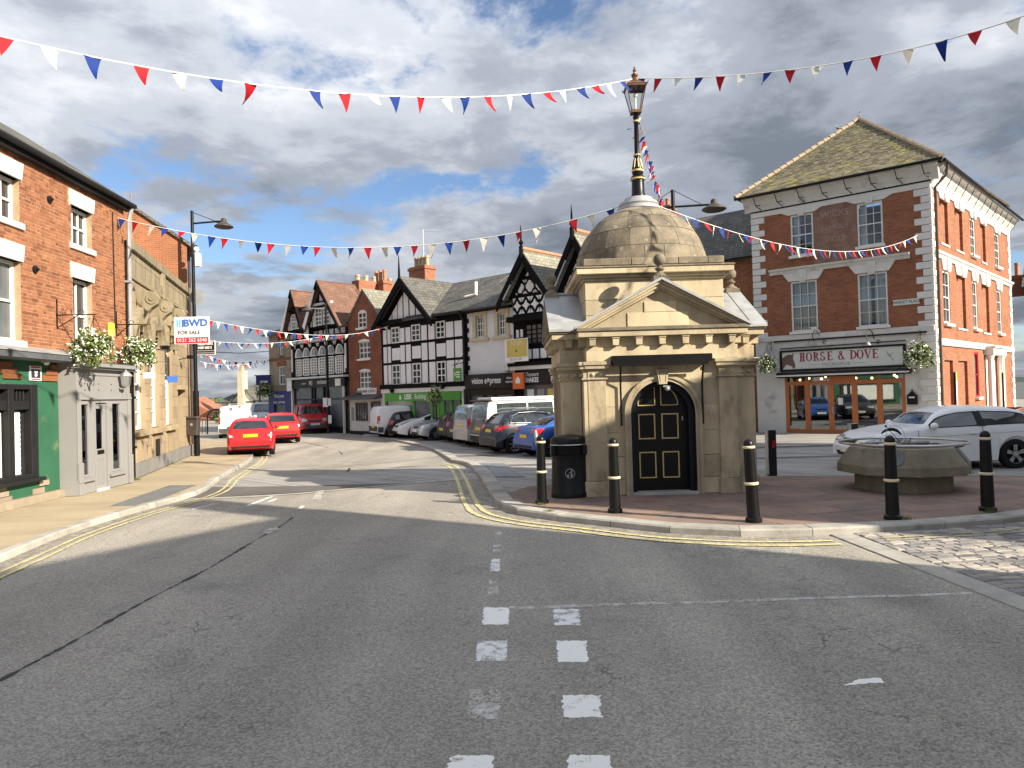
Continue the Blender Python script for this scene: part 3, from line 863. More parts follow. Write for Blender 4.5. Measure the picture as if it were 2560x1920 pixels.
# arch surround
mb = MB()
for r0, r1, y0 in ((HW, HW + 0.10, yf - 0.03), (HW + 0.06, HW + 0.12, yf - 0.055)):
    inner_ = [(-r0, 0.0)] + arch_pts(r0, ZS, 18) + [(r0, 0.0)]
    outer_ = [(-r1, 0.0)] + arch_pts(r1, ZS, 18) + [(r1, 0.0)]
    rows = [[(a[0], y0, a[1]), (b[0], y0, b[1]), (b[0], yf + 0.1, b[1]), (a[0], yf + 0.36, a[1])] for a, b in zip(inner_, outer_)]
    mb.grid(rows)
mb.build('arch_surround', 'stone', kio, smooth=True)
ks = MB(); ks.prism([(-0.075, 2.05), (0.075, 2.05), (0.115, 2.33), (-0.115, 2.33)], yf - 0.10, yf + 0.1)
ko = ks.build('keystone', 'stone', kio, bevel=0.006)
ki = MB()
for q in ([(-0.05, 2.10), (-0.04, 2.10), (-0.065, 2.285), (-0.075, 2.285)], [(0.04, 2.10), (0.05, 2.10), (0.075, 2.285), (0.065, 2.285)], [(-0.075, 2.285), (0.075, 2.285), (0.073, 2.297), (-0.073, 2.297)]):
    ki.prism(q, yf - 0.104, yf - 0.098)
ki.build('carving', 'stone_joint', ko)
# door
fr = MB()
inn = [(-0.50, 0.0)] + arch_pts(0.50, ZS, 18) + [(0.50, 0.0)]; out_ = [(-0.60, 0.0)] + arch_pts(0.60, ZS, 18) + [(0.60, 0.0)]
fr.grid([[(b[0], yf + 0.10, b[1]), (a[0], yf + 0.10, a[1]), (a[0], yf + 0.34, a[1])] for a, b in zip(inn, out_)])
fr.build('door_frame', 'navy_black', kio)
dr = MB(); dr.prism([(-0.51, 0.02)] + arch_pts(0.51, ZS, 18) + [(0.51, 0.02)], yf + 0.26, yf + 0.33)
door = dr.build('door', 'black', kio)
def goldframe(x0, x1, z0, z1, y=yf + 0.255):
    m = MB()
    for b in ((x0, x1, z0, z0 + 0.022), (x0, x1, z1 - 0.022, z1), (x0, x0 + 0.022, z0 + 0.022, z1 - 0.022), (x1 - 0.022, x1, z0 + 0.022, z1 - 0.022)):
        m.box(b[0], b[1], y - 0.012, y + 0.01, b[2], b[3])
    m.build('panel_moulding', 'gold', door)
for x0, x1 in ((-0.42, -0.10), (0.02, 0.34)):
    goldframe(x0, x1, 0.28, 0.78); goldframe(x0, x1, 1.02, 1.50)
for s, xc in ((-1, -0.10), (1, 0.02)):
    m = MB(); r = 0.32
    arc = [(xc + s * r * math.sin(t), 1.66 + 0.36 * math.cos(t)) for t in [math.pi / 2 * i / 10 for i in range(11)]]
    for a, b in zip(arc, arc[1:]):
        m.tube([(a[0], yf + 0.248, a[1]), (b[0], yf + 0.248, b[1])], 0.011, 6)
    m.tube([(xc, yf + 0.248, 1.66), (xc, yf + 0.248, 2.02)], 0.011, 6); m.tube([(xc, yf + 0.248, 1.66), (xc + s * r, yf + 0.248, 1.66)], 0.011, 6)
    m.build('panel_moulding', 'gold', door)
m = MB(); m.tube([(0.42, yf + 0.25, 1.36), (0.42, yf + 0.25, 1.44)], 0.012, 6); m.build('lock', 'steel', door)
m = MB(); m.ball((0.10, yf + 0.02, 1.97), 0.05); m.box(0.03, 0.17, yf + 0.03, yf + 0.25, 2.0, 2.03); m.build('porch_lamp', 'grey_metal', kio)
MB().box(-0.62, 0.62, yf - 0.06, yf + 0.4, -0.02, 0.045).build('step', 'kerb', kio, bevel=0.008)
# rolled shutter box and its side arms
m = MB(); m.box(-0.95, 0.90, yf - 0.20, yf + 0.0, 2.47, 2.60); m.box(-0.83, 0.80, yf - 0.28, yf - 0.20, 2.40, 2.45); m.box(-0.93, -0.86, yf - 0.27, yf, 2.42, 2.47)
sh = m.build('awning_box', 'black', kio)
for x in (-0.80, 0.72):
    m = MB(); m.tube([(x, yf - 0.24, 2.42), (x + 0.02, yf - 0.03, 2.05), (x + 0.02, yf - 0.03, 1.30)], 0.018, 6); m.build('awning_arm', 'black', sh)
# plinth, pilasters
def pil(cx_, cy_, ang, w=0.34, tall=2.17):
    p = link('pilaster', None, kio)
    parts = []
    c, s = math.cos(ang), math.sin(ang)
    def add(name, mb, mat='stone', bev=0.006, par=None):
        mb.v = [(cx_ + x * c - y * s, cy_ + x * s + y * c, z) for x, y, z in mb.v]
        return mb.build(name, mat, par or kio, bevel=bev)
    bpy.data.objects.remove(p)
    h = w / 2
    sh_ = add('pilaster', MB().box(-h, h, -0.10, 0.2, 0.28, tall))
    add('plinth', MB().box(-h - 0.035, h + 0.035, -0.135, 0.2, 0.0, 0.28), 'stone', 0.008, sh_)
    cap = MB(); cap.box(-h - 0.03, h + 0.03, -0.13, 0.2, tall, tall + 0.035)
    cap.box(-h, h, -0.105, 0.2, tall + 0.035, tall + 0.17)
    cap.box(-h - 0.025, h + 0.025, -0.125, 0.2, tall + 0.17, tall + 0.20)
    cap.box(-h - 0.06, h + 0.06, -0.165, 0.2, tall + 0.20, tall + 0.27)
    cap.box(-h - 0.085, h + 0.085, -0.19, 0.2, tall + 0.27, tall + 0.335)
    ca_ = add('capital', cap, 'stone', 0.006, sh_)
    for dx in (-0.075, 0.075):
        b = MB(); b.ball((dx, -0.115, tall + 0.10), 0.036, 10, 6, (1, 0.7, 1)); add('rosette', b, 'stone', 0, ca_)
for k in range(4):
    for s in (-1, 1):
        x, y = s * (W_ - 0.17), -E_ + 0.10
        for _ in range(k): x, y = -y, x
        pil(x, y, k * math.pi / 2)
        x, y = s * (E_ - 0.19), -W_ + 0.02          # return pilaster on the flank of the side arm
        if k in (0, 2):
            for _ in range(k): x, y = -y, x
            pil(x, y, k * math.pi / 2, 0.36)
        if k in (1, 3):
            x, y = s * (E_ - 0.19), -W_ + 0.02
            for _ in range(k): x, y = -y, x
            pil(x, y, k * math.pi / 2, 0.36)
# entablature, brackets, pediments per arm
def band(o, z0, z1, name, mat='stone'):
    e, w = E_ + o, W_ + o
    pl = [(-w, -e), (w, -e), (w, -w), (e, -w), (e, w), (w, w), (w, e), (-w, e), (-w, w), (-e, w), (-e, -w), (-w, -w)]
    return MB().slab(pl, z0, z1).build(name, mat, kio, bevel=0.007)
band(0.02, 2.505, 2.765, 'architrave'); band(-0.015, 2.765, 2.955, 'frieze')
band(0.17, 2.955, 3.06, 'cornice'); band(0.20, 3.06, 3.125, 'cornice', 'stone_old')
brk = MB(); brk.prism([(-0.055, 2.80), (0.055, 2.80), (0.06, 2.93), (-0.06, 2.93)], -0.15, 0.0); brk.box(-0.07, 0.07, -0.165, 0.0, 2.925, 2.953)
brme = brk.mesh('bracket', 'stone')
for k in range(4):
    for i in range(7):
        x = (-W_ + 0.10) + i * (2 * W_ - 0.20) / 6; y = -E_ + 0.02
        for _ in range(k): x, y = -y, x
        link('bracket', brme, kio, (x, y, 0), k * math.pi / 2)
    for s in (-1, 1):
        x, y = s * (E_ - 0.16), -W_ + 0.02
        for _ in range(k): x, y = -y, x
        link('bracket', brme, kio, (x, y, 0), k * math.pi / 2)
PA = 3.98
def arm(k):
    def add(name, mb, mat, par=None, bev=0.0, smooth=False):
        mb.v = [rot4([v], k)[0] for v in mb.v]
        return mb.build(name, mat, par or kio, bevel=bev, smooth=smooth)
    e = W_ + 0.20
    add('tympanum', MB().prism([(-e + 0.1, 3.12), (e - 0.1, 3.12), (0, PA - 0.13)], -E_ + 0.02, -1.2), 'stone')
    for (a, b, c, d) in ((-0.62, 0.52, 3.14, 3.40), (-0.30, 0.30, 3.405, 3.60)):
        if k == 0: add('stone_block', MB().box(a, b, -E_ - 0.0, -E_ + 0.05, c, d), 'stone', None, 0.006)
    sl = (PA - 3.12) / e
    for s in (-1, 1):
        for o0, o1, y0, nm, mt in ((0.0, 0.05, -E_ - 0.22, 'lead_flashing', 'lead'), (-0.055, -0.002, -E_ - 0.17, 'raking_cornice', 'stone'), (-0.11, -0.057, -E_ - 0.12, 'raking_cornice', 'stone'), (-0.155, -0.112, -E_ - 0.07, 'raking_cornice', 'stone')):
            x1 = s * (e + (0.03 if nm[0] == 'l' else -0.02))
            zb = PA - sl * abs(x1)
            poly = [(x1, zb + o0), (x1, zb + o1), (0, PA + o1), (0, PA + o0)]
            if nm[0] == 'r' and o0 < -0.05:
                xx = s * (e + (o0 + 0.02) / sl)
                poly = [(xx, 3.128), (s * (e + (o1 + 0.02) / sl), 3.128 + 0.0001), (0, PA + o1), (0, PA + o0)]
            add(nm, MB().prism(poly, y0, -E_ + 0.3 if nm[0] == 'r' else -E_ + 0.06), mt)
        # lead roof slope of the arm
        x1 = s * (e + 0.03); zb = PA - sl * abs(x1)
        mb = MB(); mb.prism([(x1, zb), (x1, zb + 0.035), (0, PA + 0.035), (0, PA)], -E_ + 0.06, -1.25)
        add('lead_roof', mb, 'lead')
    add('ridge_roll', MB().tube([(0, -E_ - 0.2, PA + 0.05), (0, -1.3, PA + 0.05)], 0.035, 8), 'lead')
    f = MB(); f.box(-0.14, 0.14, -E_ - 0.20, -E_ + 0.08, PA - 0.03, PA + 0.07)
    f.lathe([(0.13, PA + 0.07), (0.12, PA + 0.10), (0.07, PA + 0.13), (0.05, PA + 0.17), (0.085, PA + 0.20), (0.09, PA + 0.23), (0.045, PA + 0.25), (0.045, PA + 0.28)], 16, (0, -E_ - 0.06))
    f.ball((0, -E_ - 0.06, PA + 0.385), 0.115, 18, 12)
    add('ball_finial', f, 'stone_old', None, 0, True)
for k in range(4):
    arm(k)
# drum
D = 1.34
MB().box(-D + 0.03, D - 0.03, -D + 0.03, D - 0.03, 2.9, 4.10).build('drum', 'stone_joint', kio)
for k in range(4):
    for (z0, z1, cuts) in ((3.14, 3.42, (-1.34, -0.5, 0.4, 1.34)), (3.42, 3.72, (-1.34, -0.9, 0.15, 0.8, 1.34)), (3.72, 4.09, (-1.34, 0.25, 1.34))):
        for a, b in zip(cuts, cuts[1:]):
            mb = MB(); mb.box(a + 0.004, b - 0.004, -D, -D + 0.08, z0 + 0.003, z1 - 0.003)
            mb.v = [rot4([v], k)[0] for v in mb.v]
            mb.build('stone_block', 'stone', kio, bevel=0.005)
def sq(h, z0, z1, name, mat='stone'):
    return MB().box(-h, h, -h, h, z0, z1).build(name, mat, kio, bevel=0.010)
sq(D + 0.04, 4.09, 4.14, 'drum_cornice'); sq(D + 0.10, 4.14, 4.20, 'drum_cornice'); sq(D + 0.17, 4.20, 4.31, 'drum_cornice'); sq(D + 0.19, 4.31, 4.345, 'drum_cornice', 'stone_old')
sq(D - 0.02, 4.345, 4.38, 'blocking')
for k in range(4):
    for a, b in ((-1.36, -0.43), (-0.43, 0.48), (0.48, 1.36)):
        mb = MB(); mb.box(a + 0.004, b - 0.004 if b < 1.3 else b - 0.31, -1.37, -1.06, 4.38, 4.52)
        mb.v = [rot4([v], k)[0] for v in mb.v]
        mb.build('blocking_stone', 'stone_old', kio, bevel=0.012)
# dome of coursed stones
DR, DZ = 1.37, 4.46
MB().lathe([((DR - 0.012) * math.cos(t), DZ + (DR - 0.012) * math.sin(t)) for t in [R_(-6 + 96 * i / 20) for i in range(21)]], 48).build('dome', 'stone', kio, smooth=True)
els = [-6, 14, 31, 46, 59, 71, 82]
for ci in range(len(els) - 1):
    e0, e1 = R_(els[ci]), R_(els[ci + 1])
    n = max(6, int(round(17 * math.cos((e0 + e1) / 2))))
    ph = rnd.random()
    a_ = [ph + (i + rnd.uniform(-0.14, 0.14)) / n * 1.0 for i in range(n)]
    a_ = [2 * math.pi * (ph + (i + rnd.uniform(-0.14, 0.14)) / n) for i in range(n)]
    for i in range(n):
        t0 = a_[i]; t1 = a_[(i + 1) % n] + (2 * math.pi if i == n - 1 else 0)
        g = 0.0045; rm = DR * math.cos((e0 + e1) / 2)
        t0 += g / rm; t1 -= g / rm
        ee0, ee1 = e0 + g / DR, e1 - g / DR
        rows = []
        rr = DR + rnd.uniform(-0.004, 0.005)
        na = max(3, int((t1 - t0) / 0.09)); ne = 4
        for p in range(-1, ne + 2):
            e_ = ee0 + (ee1 - ee0) * min(max(p, 0), ne) / ne
            rad = rr if 0 <= p <= ne else rr - 0.03
            row = []
            for q in range(-1, na + 2):
                th = t0 + (t1 - t0) * min(max(q, 0), na) / na
                r2 = rad if 0 <= q <= na else rr - 0.03
                row.append((r2 * math.cos(e_) * math.cos(th), r2 * math.cos(e_) * math.sin(th), DZ + r2 * math.sin(e_)))
            rows.append(row)
        mb = MB(); mb.grid(rows)
        mb.build('dome_stone', 'stone_old', kio, smooth=True)
MB().lathe([(0.46, 5.76), (0.45, 5.82), (0.40, 5.84), (0.42, 5.88), (0.40, 5.93), (0.33, 5.95), (0.30, 6.02), (0.16, 6.03)], 32).build('lead_cap', 'lead', kio, smooth=True)
# notice case on the right-hand arm
m = MB(); m.box(E_ + 0.04, E_ + 0.14, -0.95, -0.75, 0.35, 2.5); nb = m.build('notice_case', 'black', kio)
MB().box(E_ - 0.02, E_ + 0.04, -0.97, -0.7, 0.9, 2.0).build('notice_panel', 'sign_white', nb)
MB().box(E_ - 0.0, E_ + 0.26, -1.0, -0.7, 2.5, 2.54).build('case_hood', 'sign_white', nb)
# the lamp standing on the dome
lp = thing('lamp_post', 'black and gold ornate lamp post with copper lantern standing on the stone dome', 'lamp post', KC + Vector((0, 0, 6.0)))
pr = MB(); pr.lathe([(0.155, 0.0), (0.15, 0.10), (0.14, 0.12), (0.13, 0.40), (0.13, 0.42)], 20)
pr.lathe([(0.16, 0.44), (0.14, 0.50), (0.10, 0.52), (0.115, 0.56), (0.12, 0.64), (0.085, 0.80), (0.062, 0.94), (0.075, 0.96)], 20)
pr.lathe([(0.055, 0.97), (0.047, 1.66), (0.06, 1.68), (0.055, 1.74), (0.07, 1.78), (0.05, 1.80), (0.05, 1.86)], 16)
pr.build('post', 'black', lp, smooth=True)
gd = MB(); gd.lathe([(0.15, 0.42), (0.165, 0.43), (0.165, 0.45), (0.15, 0.46)], 20); gd.lathe([(0.078, 0.94), (0.084, 0.955), (0.078, 0.97)], 16); gd.lathe([(0.126, 0.60), (0.129, 0.62), (0.124, 0.64)], 16); gd.lathe([(0.062, 1.665), (0.068, 1.68), (0.062, 1.70)], 16)
for i in range(8):
    th = i * math.pi / 4; gd.tube([(0.113 * math.cos(th), 0.113 * math.sin(th), 0.68), (0.072 * math.cos(th), 0.072 * math.sin(th), 0.88)], 0.008, 5)
gd.build('gilding', 'gold', lp)
lan = link('lantern', None, lp)
bpy.data.objects.remove(lan)
z0, z1, b0, b1 = 1.88, 2.40, 0.095, 0.20
fm = MB()
for sx, sy in ((1, 1), (1, -1), (-1, -1), (-1, 1)):
    fm.tube([(sx * b0, sy * b0, z0), (sx * b1, sy * b1, z1)], 0.011, 6)
for b, z, hh in ((b0, z0, 0.03), (b1, z1, 0.022)):
    fm.box(-b - 0.014, b + 0.014, -b - 0.014, -b + 0.01, z - hh, z + hh); fm.box(-b - 0.014, b + 0.014, b - 0.01, b + 0.014, z - hh, z + hh)
    fm.box(-b - 0.013, -b + 0.01, -b, b, z - hh, z + hh); fm.box(b - 0.01, b + 0.013, -b, b, z - hh, z + hh)
fm.box(-b0, b0, -b0, b0, z0 - 0.03, z0)
for sx in (-1, 1):
    fm.tube([(sx * (b1 + 0.02), -b1 - 0.02, z1), (sx * (b1 + 0.045), -b1 - 0.045, z1 + 0.07)], [0.012, 0.004], 5); fm.tube([(sx * (b1 + 0.02), b1 + 0.02, z1), (sx * (b1 + 0.045), b1 + 0.045, z1 + 0.07)], [0.012, 0.004], 5)
lant = fm.build('lantern', 'copper', lp)
for k in range(4):
    mb = MB(); mb.face([(-b0, -b0, z0), (b0, -b0, z0), (b1, -b1, z1), (-b1, -b1, z1)])
    mb.v = [rot4([v], k)[0] for v in mb.v]; mb.build('pane', 'glass_lamp', lant)
rf = MB(); ph4 = math.pi / 4; q2 = math.sqrt(2)
rf.lathe([((b1 + 0.02) * q2, z1 + 0.022), (0.20, z1 + 0.09), (0.13, z1 + 0.14), (0.11, z1 + 0.15)], 4, ph=ph4)
rf.lathe([(0.10, z1 + 0.14), (0.085, z1 + 0.20), (0.05, z1 + 0.23), (0.07, z1 + 0.26), (0.075, z1 + 0.29), (0.03, z1 + 0.31), (0.028, z1 + 0.34), (0.04, z1 + 0.37), (0.025, z1 + 0.41), (0.006, z1 + 0.47)], 14)
rf.build('lantern_roof', 'copper', lant)
gm = MB(); gm.tube([(0, 0, z0), (0, 0, z0 + 0.34)], 0.02, 8); gm.ball((0, 0, z0 + 0.36), 0.05, 10, 8); gm.build('burner', 'frame_white', lant)

# ------------------------------------------------------------------ bollards
def bollard():
    t = thing('bollard', '', 'bollard', group='round black cannon bollards along the kerb')
    MB().lathe([(0.118, 0.0), (0.118, 0.055), (0.108, 0.062), (0.092, 0.07), (0.074, 1.05), (0.074, 1.075), (0.073, 1.10)] + [(0.072 * math.cos(a), 1.12 + 0.085 * math.sin(a)) for a in [R_(90 * i / 6) for i in range(6)]] + [(0.004, 1.205)], 20).build('post', 'black', t, smooth=True)
    for z, r in ((1.085, 0.086), (0.56, 0.10)):
        MB().lathe([(r - 0.016, z - 0.022), (r, z - 0.014), (r + 0.005, z), (r, z + 0.014), (r - 0.016, z + 0.022)], 20).build('ring', 'cream', t, smooth=True)
    return t
b0_ = bollard()
BL = ['black cannon bollard with cream rings beside the big litter bin', 'black cannon bollard with cream rings standing left of the kiosk door', 'leaning black cannon bollard at the right corner of the stone kiosk',
      'black cannon bollard with grass at its foot in front of the concrete planter', 'black cannon bollard with cream rings standing before the white hatchback wheel']
for i, (px, py, lean) in enumerate(((1355, 1258, 0.8), (1538, 1281, 0.2), (1885, 1305, 2.2), (2232, 1298, 0.3), (2470, 1277, 0.3))):
    b = b0_ if i == 0 else copy_tree(b0_)
    b.location = G(px, py, 0.1); b.rotation_euler = (0, -R_(lean), rnd.uniform(0, 6))
    if lean > 1: b.rotation_euler = (0, -R_(lean), 0)
    b['label'] = BL[i]
def tuft(p, s, label):
    mb = MB()
    for i in range(70):
        a = rnd.uniform(0, 6.28); r = rnd.uniform(0, s); x, y = r * math.cos(a), r * math.sin(a) * 0.6
        h = rnd.uniform(0.3, 1.0) * s * 0.8; dx, dy = rnd.uniform(-.05, .05), rnd.uniform(-.05, .05)
        mb.face([(x, y, -0.005), (x + 0.008, y, -0.005), (x + dx, y + dy, h)])
    o = mb.build('grass_tuft', 'grass', None, loc=p); tag(o, label, 'grass', kind='stuff')
tuft(G(2262, 1300, 0.1), 0.12, 'green grass tuft at the foot of the bollard before the planter')
tuft(G(2478, 1282, 0.1), 0.11, 'grass tuft under the bollard before the white hatchback')
tuft(G(1372, 1280, 0.1), 0.10, 'low weeds growing behind the kerb near the litter bin')
tuft(G(2424, 1183, 0.1), 0.10, 'weeds at the foot of the concrete planter near the car')
tuft(G(340, 1200, 0.1), 0.12, 'weeds at the foot of the bank wall by the downpipe')
tuft(G(1350, 1262, 0.1), 0.07, 'thin weeds round the bollard beside the litter bin')
# square recycled posts with red reflectors
def sqpost(p, label, rz=0.1):
    t = thing('marker_post', label, 'post', p, rz, 'square black posts on the market place')
    MB().box(-0.085, 0.085, -0.085, 0.085, 0.0, 1.0).build('post', 'black_matt', t, bevel=0.006)
    MB().box(-0.105, -0.087, -0.07, 0.07, 0.02, 1.0).build('steel_face', 'steel', t); MB().box(-0.02, 0.05, -0.094, -0.086, 0.62, 0.77).build('reflector', 'reflector', t)
    MB().box(-0.09, 0.09, -0.09, 0.09, 1.001, 1.012).build('cap', 'grey_metal', t)
sqpost(G(1930, 1188, 0.09), 'square black post with red reflector standing between kiosk and pub front')
sqpost(G(2145, 1165, 0.09) + Vector((0.1, 0.4, 0)), 'square black post at the bonnet end of the white hatchback')
sqpost(G(2395, 1168, 0.09) + Vector((0, 0.1, 0)), 'square black post beside the door of the white hatchback')
# litter bin
lb = thing('litter_bin', 'tall black oval litter bin with tidy symbol standing beside the stone kiosk', 'bin', (1.02, 13.30, 0.1))
def oval(prof, n=28, ax=1.0, ay=0.72):
    m_ = MB(); m_.lathe(prof, n); m_.v = [(x * ax, y * ay, z) for x, y, z in m_.v]; return m_
oval([(0.345, 0.0), (0.345, 0.09), (0.335, 0.10), (0.315, 0.74), (0.33, 0.75), (0.33, 0.785), (0.31, 0.79)]).build('body', 'black', lb, smooth=True)
oval([(0.27, 0.79), (0.27, 0.97)]).build('aperture', 'arch_black', lb)
for x in (-0.29, 0.29):
    MB().box(x - 0.045, x + 0.045, -0.14, 0.14, 0.79, 0.97).build('pillar', 'black', lb, bevel=0.01)
oval([(0.33, 0.97), (0.335, 1.0), (0.335, 1.09), (0.30, 1.13), (0.10, 1.165), (0.005, 1.17)]).build('hood', 'black', lb, smooth=True)
oval([(0.338, 0.972), (0.344, 0.98), (0.338, 0.988)]).build('trim_ring', 'steel', lb)
m = MB(); ring_ = [(0.085 * math.cos(a), -0.243 - 0.0 * a, 0.46 + 0.085 * math.sin(a)) for a in [2 * math.pi * i / 24 for i in range(25)]]
m.tube(ring_, 0.006, 5, False); m.tube([(0.02, -0.243, 0.40), (0.025, -0.243, 0.47)], 0.011, 5); m.tube([(0.025, -0.243, 0.47), (0.03, -0.243, 0.51)], 0.014, 5); m.ball((0.03, -0.243, 0.525), 0.013, 8, 6); m.tube([(0.02, -0.243, 0.49), (-0.02, -0.243, 0.47)], 0.007, 5); m.tube([(0.03, -0.243, 0.40), (0.045, -0.243, 0.455)], 0.010, 5)
m.box(-0.055, -0.02, -0.246, -0.24, 0.40, 0.44)
m.build('tidy_symbol', 'grey_metal', lb)
# concrete planter with steel ring and sundial
pl = thing('concrete_planter', 'octagonal weathered concrete planter on a narrow base with plaques', 'planter', (7.24, 13.26, 0.1), R_(8))
MB().lathe([(0.90, 0.0), (0.90, 0.33)], 8, ph=math.pi / 8).build('base', 'concrete', pl, bevel=0.012)
MB().lathe([(0.95, 0.33), (1.22, 0.335), (1.22, 0.50), (0.98, 0.82), (0.90, 0.84), (0.88, 0.76), (0.1, 0.76)], 8, ph=math.pi / 8).build('bowl', 'concrete', pl, bevel=0.008)
MB().lathe([(0.86, 0.78), (0.5, 0.80), (0.05, 0.80)], 16).build('soil', 'soil', pl)
ap = math.cos(math.pi / 8)
for k in range(8):
    th = -math.pi / 2 + k * math.pi / 4
    sl_ = math.atan2(0.24 * ap, 0.32)
    pts = [(-0.17, -0.11), (-0.13, -0.11), (-0.13, -0.15), (0.13, -0.15), (0.13, -0.11), (0.17, -0.11), (0.17, 0.11), (0.13, 0.11), (0.13, 0.15), (-0.13, 0.15), (-0.13, 0.11), (-0.17, 0.11)]
    raised = k in (1, 7, 4)
    mb = MB(); mb.prism([(x * (1 if raised else 1.1), z) for x, z in pts], -0.018 if raised else -0.004, 0.02)
    o = mb.build('plaque' if raised else 'carved_panel', 'plaque' if raised else 'concrete', pl)
    o.matrix_local = Matrix.Rotation(th + math.pi / 2, 4, 'Z') @ Matrix.Translation((0, -1.10 * ap, 0.66)) @ Matrix.Rotation(-sl_, 4, 'X')
    s_ = MB(); s_.tube([(0, -0.86 * ap, 0.80), (0, -1.02, 0.83), (0, -1.12, 0.90)], 0.014, 6)
    if k % 2:
        o = s_.build('ring_stay', 'pipe_brown', pl); o.rotation_euler = (0, 0, th + math.pi / 2)
m = MB(); m.tube([(1.14 * math.cos(a), 1.14 * math.sin(a), 0.90) for a in [2 * math.pi * i / 48 for i in range(49)]], 0.024, 8, False); m.build('steel_ring', 'steel', pl, smooth=True)
pl.scale = (0.93, 0.93, 0.95)
sn_ = thing('sundial', 'small armillary sundial standing in the concrete planter', 'sundial', pl.location + Vector((-0.12, 0.0, 0.79)))
m = MB(); m.tube([(0.17 * math.cos(a), 0.05 * math.sin(a), 0.20 + 0.17 * math.sin(a)) for a in [2 * math.pi * i / 28 for i in range(29)]], 0.007, 5, False); m.build('ring', 'steel', sn_)
m = MB(); m.tube([(-0.05 + 0.2 * math.cos(a), 0.06, 0.14 + 0.16 * math.sin(a)) for a in [R_(20 + 130 * i / 14) for i in range(15)]], [0.012 + 0.02 * math.sin(math.pi * i / 14) for i in range(15)], 6); m.build('hour_band', 'black', sn_)
m = MB(); m.tube([(-0.17, 0, 0.36), (0.10, 0, 0.05)], 0.006, 5); m.ball((-0.17, 0, 0.365), 0.022, 8, 6); m.tube([(0.0, 0, 0.0), (0.0, 0, 0.06)], 0.05, 8); m.build('gnomon', 'black', sn_)
for i, (dx, dy) in enumerate(((-0.55, -0.35), (-0.42, -0.42), (0.35, -0.45), (0.5, 0.2))):
    tag(MB().ball((0, 0, 0.03), 0.07 + 0.02 * (i % 2), 10, 6, (1.4, 1, 0.6)).build('stone', ('frame_white', 'kerb', 'pipe_brown', 'kerb')[i], None, loc=pl.location + Vector((dx, dy, 0.79)), smooth=True),
        ['pale rounded stone lying in the planter by the rim', 'grey rounded stone lying beside the pale stone in the planter', 'dark brown stone lying on the planter soil', 'grey stone lying behind the sundial in the planter'][i], 'stone')
# ------------------------------------------------------------------ facade kit
class Fac:
    def __init__(s, name, label, cat, o, ang, group=None):
        a = R_(ang)
        s.o = Vector((o[0], o[1], 0)); s.d = Vector((math.sin(a), math.cos(a), 0)); s.n = Vector((-s.d.y, s.d.x, 0))
        s.root = thing(name, label, cat, (o[0], o[1], 0), math.atan2(s.d.y, s.d.x), group)
    def uz(s, x, y, v=0.0):
        c = Vector((0, 0, H_)); d = ray(x, y); o = s.o + s.n * v
        t = (o - c).dot(s.n) / d.dot(s.n); P = c + d * t
        return (P - s.o).dot(s.d), P.z
    def rect(s, x0, y0, x1, y1, v=0.0):
        a = s.uz(x0, y0, v); b = s.uz(x1, y1, v)
        return (a[0], b[0], b[1], a[1])
    def part(s, name, mb, mat, par=None, bevel=0, smooth=False):
        return mb.build(name, mat, par or s.root, bevel=bevel, smooth=smooth)
    def box(s, name, mat, u0, u1, v0, v1, z0, z1, par=None, bevel=0):
        return MB().box(u0, u1, v0, v1, z0, z1).build(name, mat, par or s.root, bevel=bevel)
    def world(s, u, v, z):
        return s.o + s.d * u + s.n * v + Vector((0, 0, z))
def wall_mb(u0, u1, z0, z1, holes, v=0.0, t=0.25, top=None):
    us = sorted({u0, u1, *[h[0] for h in holes if u0 < h[0] < u1], *[h[1] for h in holes if u0 < h[1] < u1]})
    zs = sorted({z0, z1, *[h[2] for h in holes if z0 < h[2] < z1], *[h[3] for h in holes if z0 < h[3] < z1]})
    mb = MB()
    for i in range(len(us) - 1):
        for j in range(len(zs) - 1):
            um, zm = (us[i] + us[i + 1]) / 2, (zs[j] + zs[j + 1]) / 2
            if any(h[0] < um < h[1] and h[2] < zm < h[3] for h in holes): continue
            mb.face([(us[i], v, zs[j]), (us[i + 1], v, zs[j]), (us[i + 1], v, zs[j + 1]), (us[i], v, zs[j + 1])])
    for a, b, c, d in holes:
        mb.face([(a, v, c), (a, v + t, c), (a, v + t, d), (a, v, d)]); mb.face([(b, v, c), (b, v, d), (b, v + t, d), (b, v + t, c)])
        mb.face([(a, v, d), (a, v + t, d), (b, v + t, d), (b, v, d)]); mb.face([(a, v, c), (b, v, c), (b, v + t, c), (a, v + t, c)])
    mb.face([(u0, v, z0), (u0, v, z1), (u0, v + t, z1), (u0, v + t, z0)]); mb.face([(u1, v, z0), (u1, v + t, z0), (u1, v + t, z1), (u1, v, z1)])
    mb.face([(u0, v, z1), (u1, v, z1), (u1, v + t, z1), (u0, v + t, z1)])
    return mb
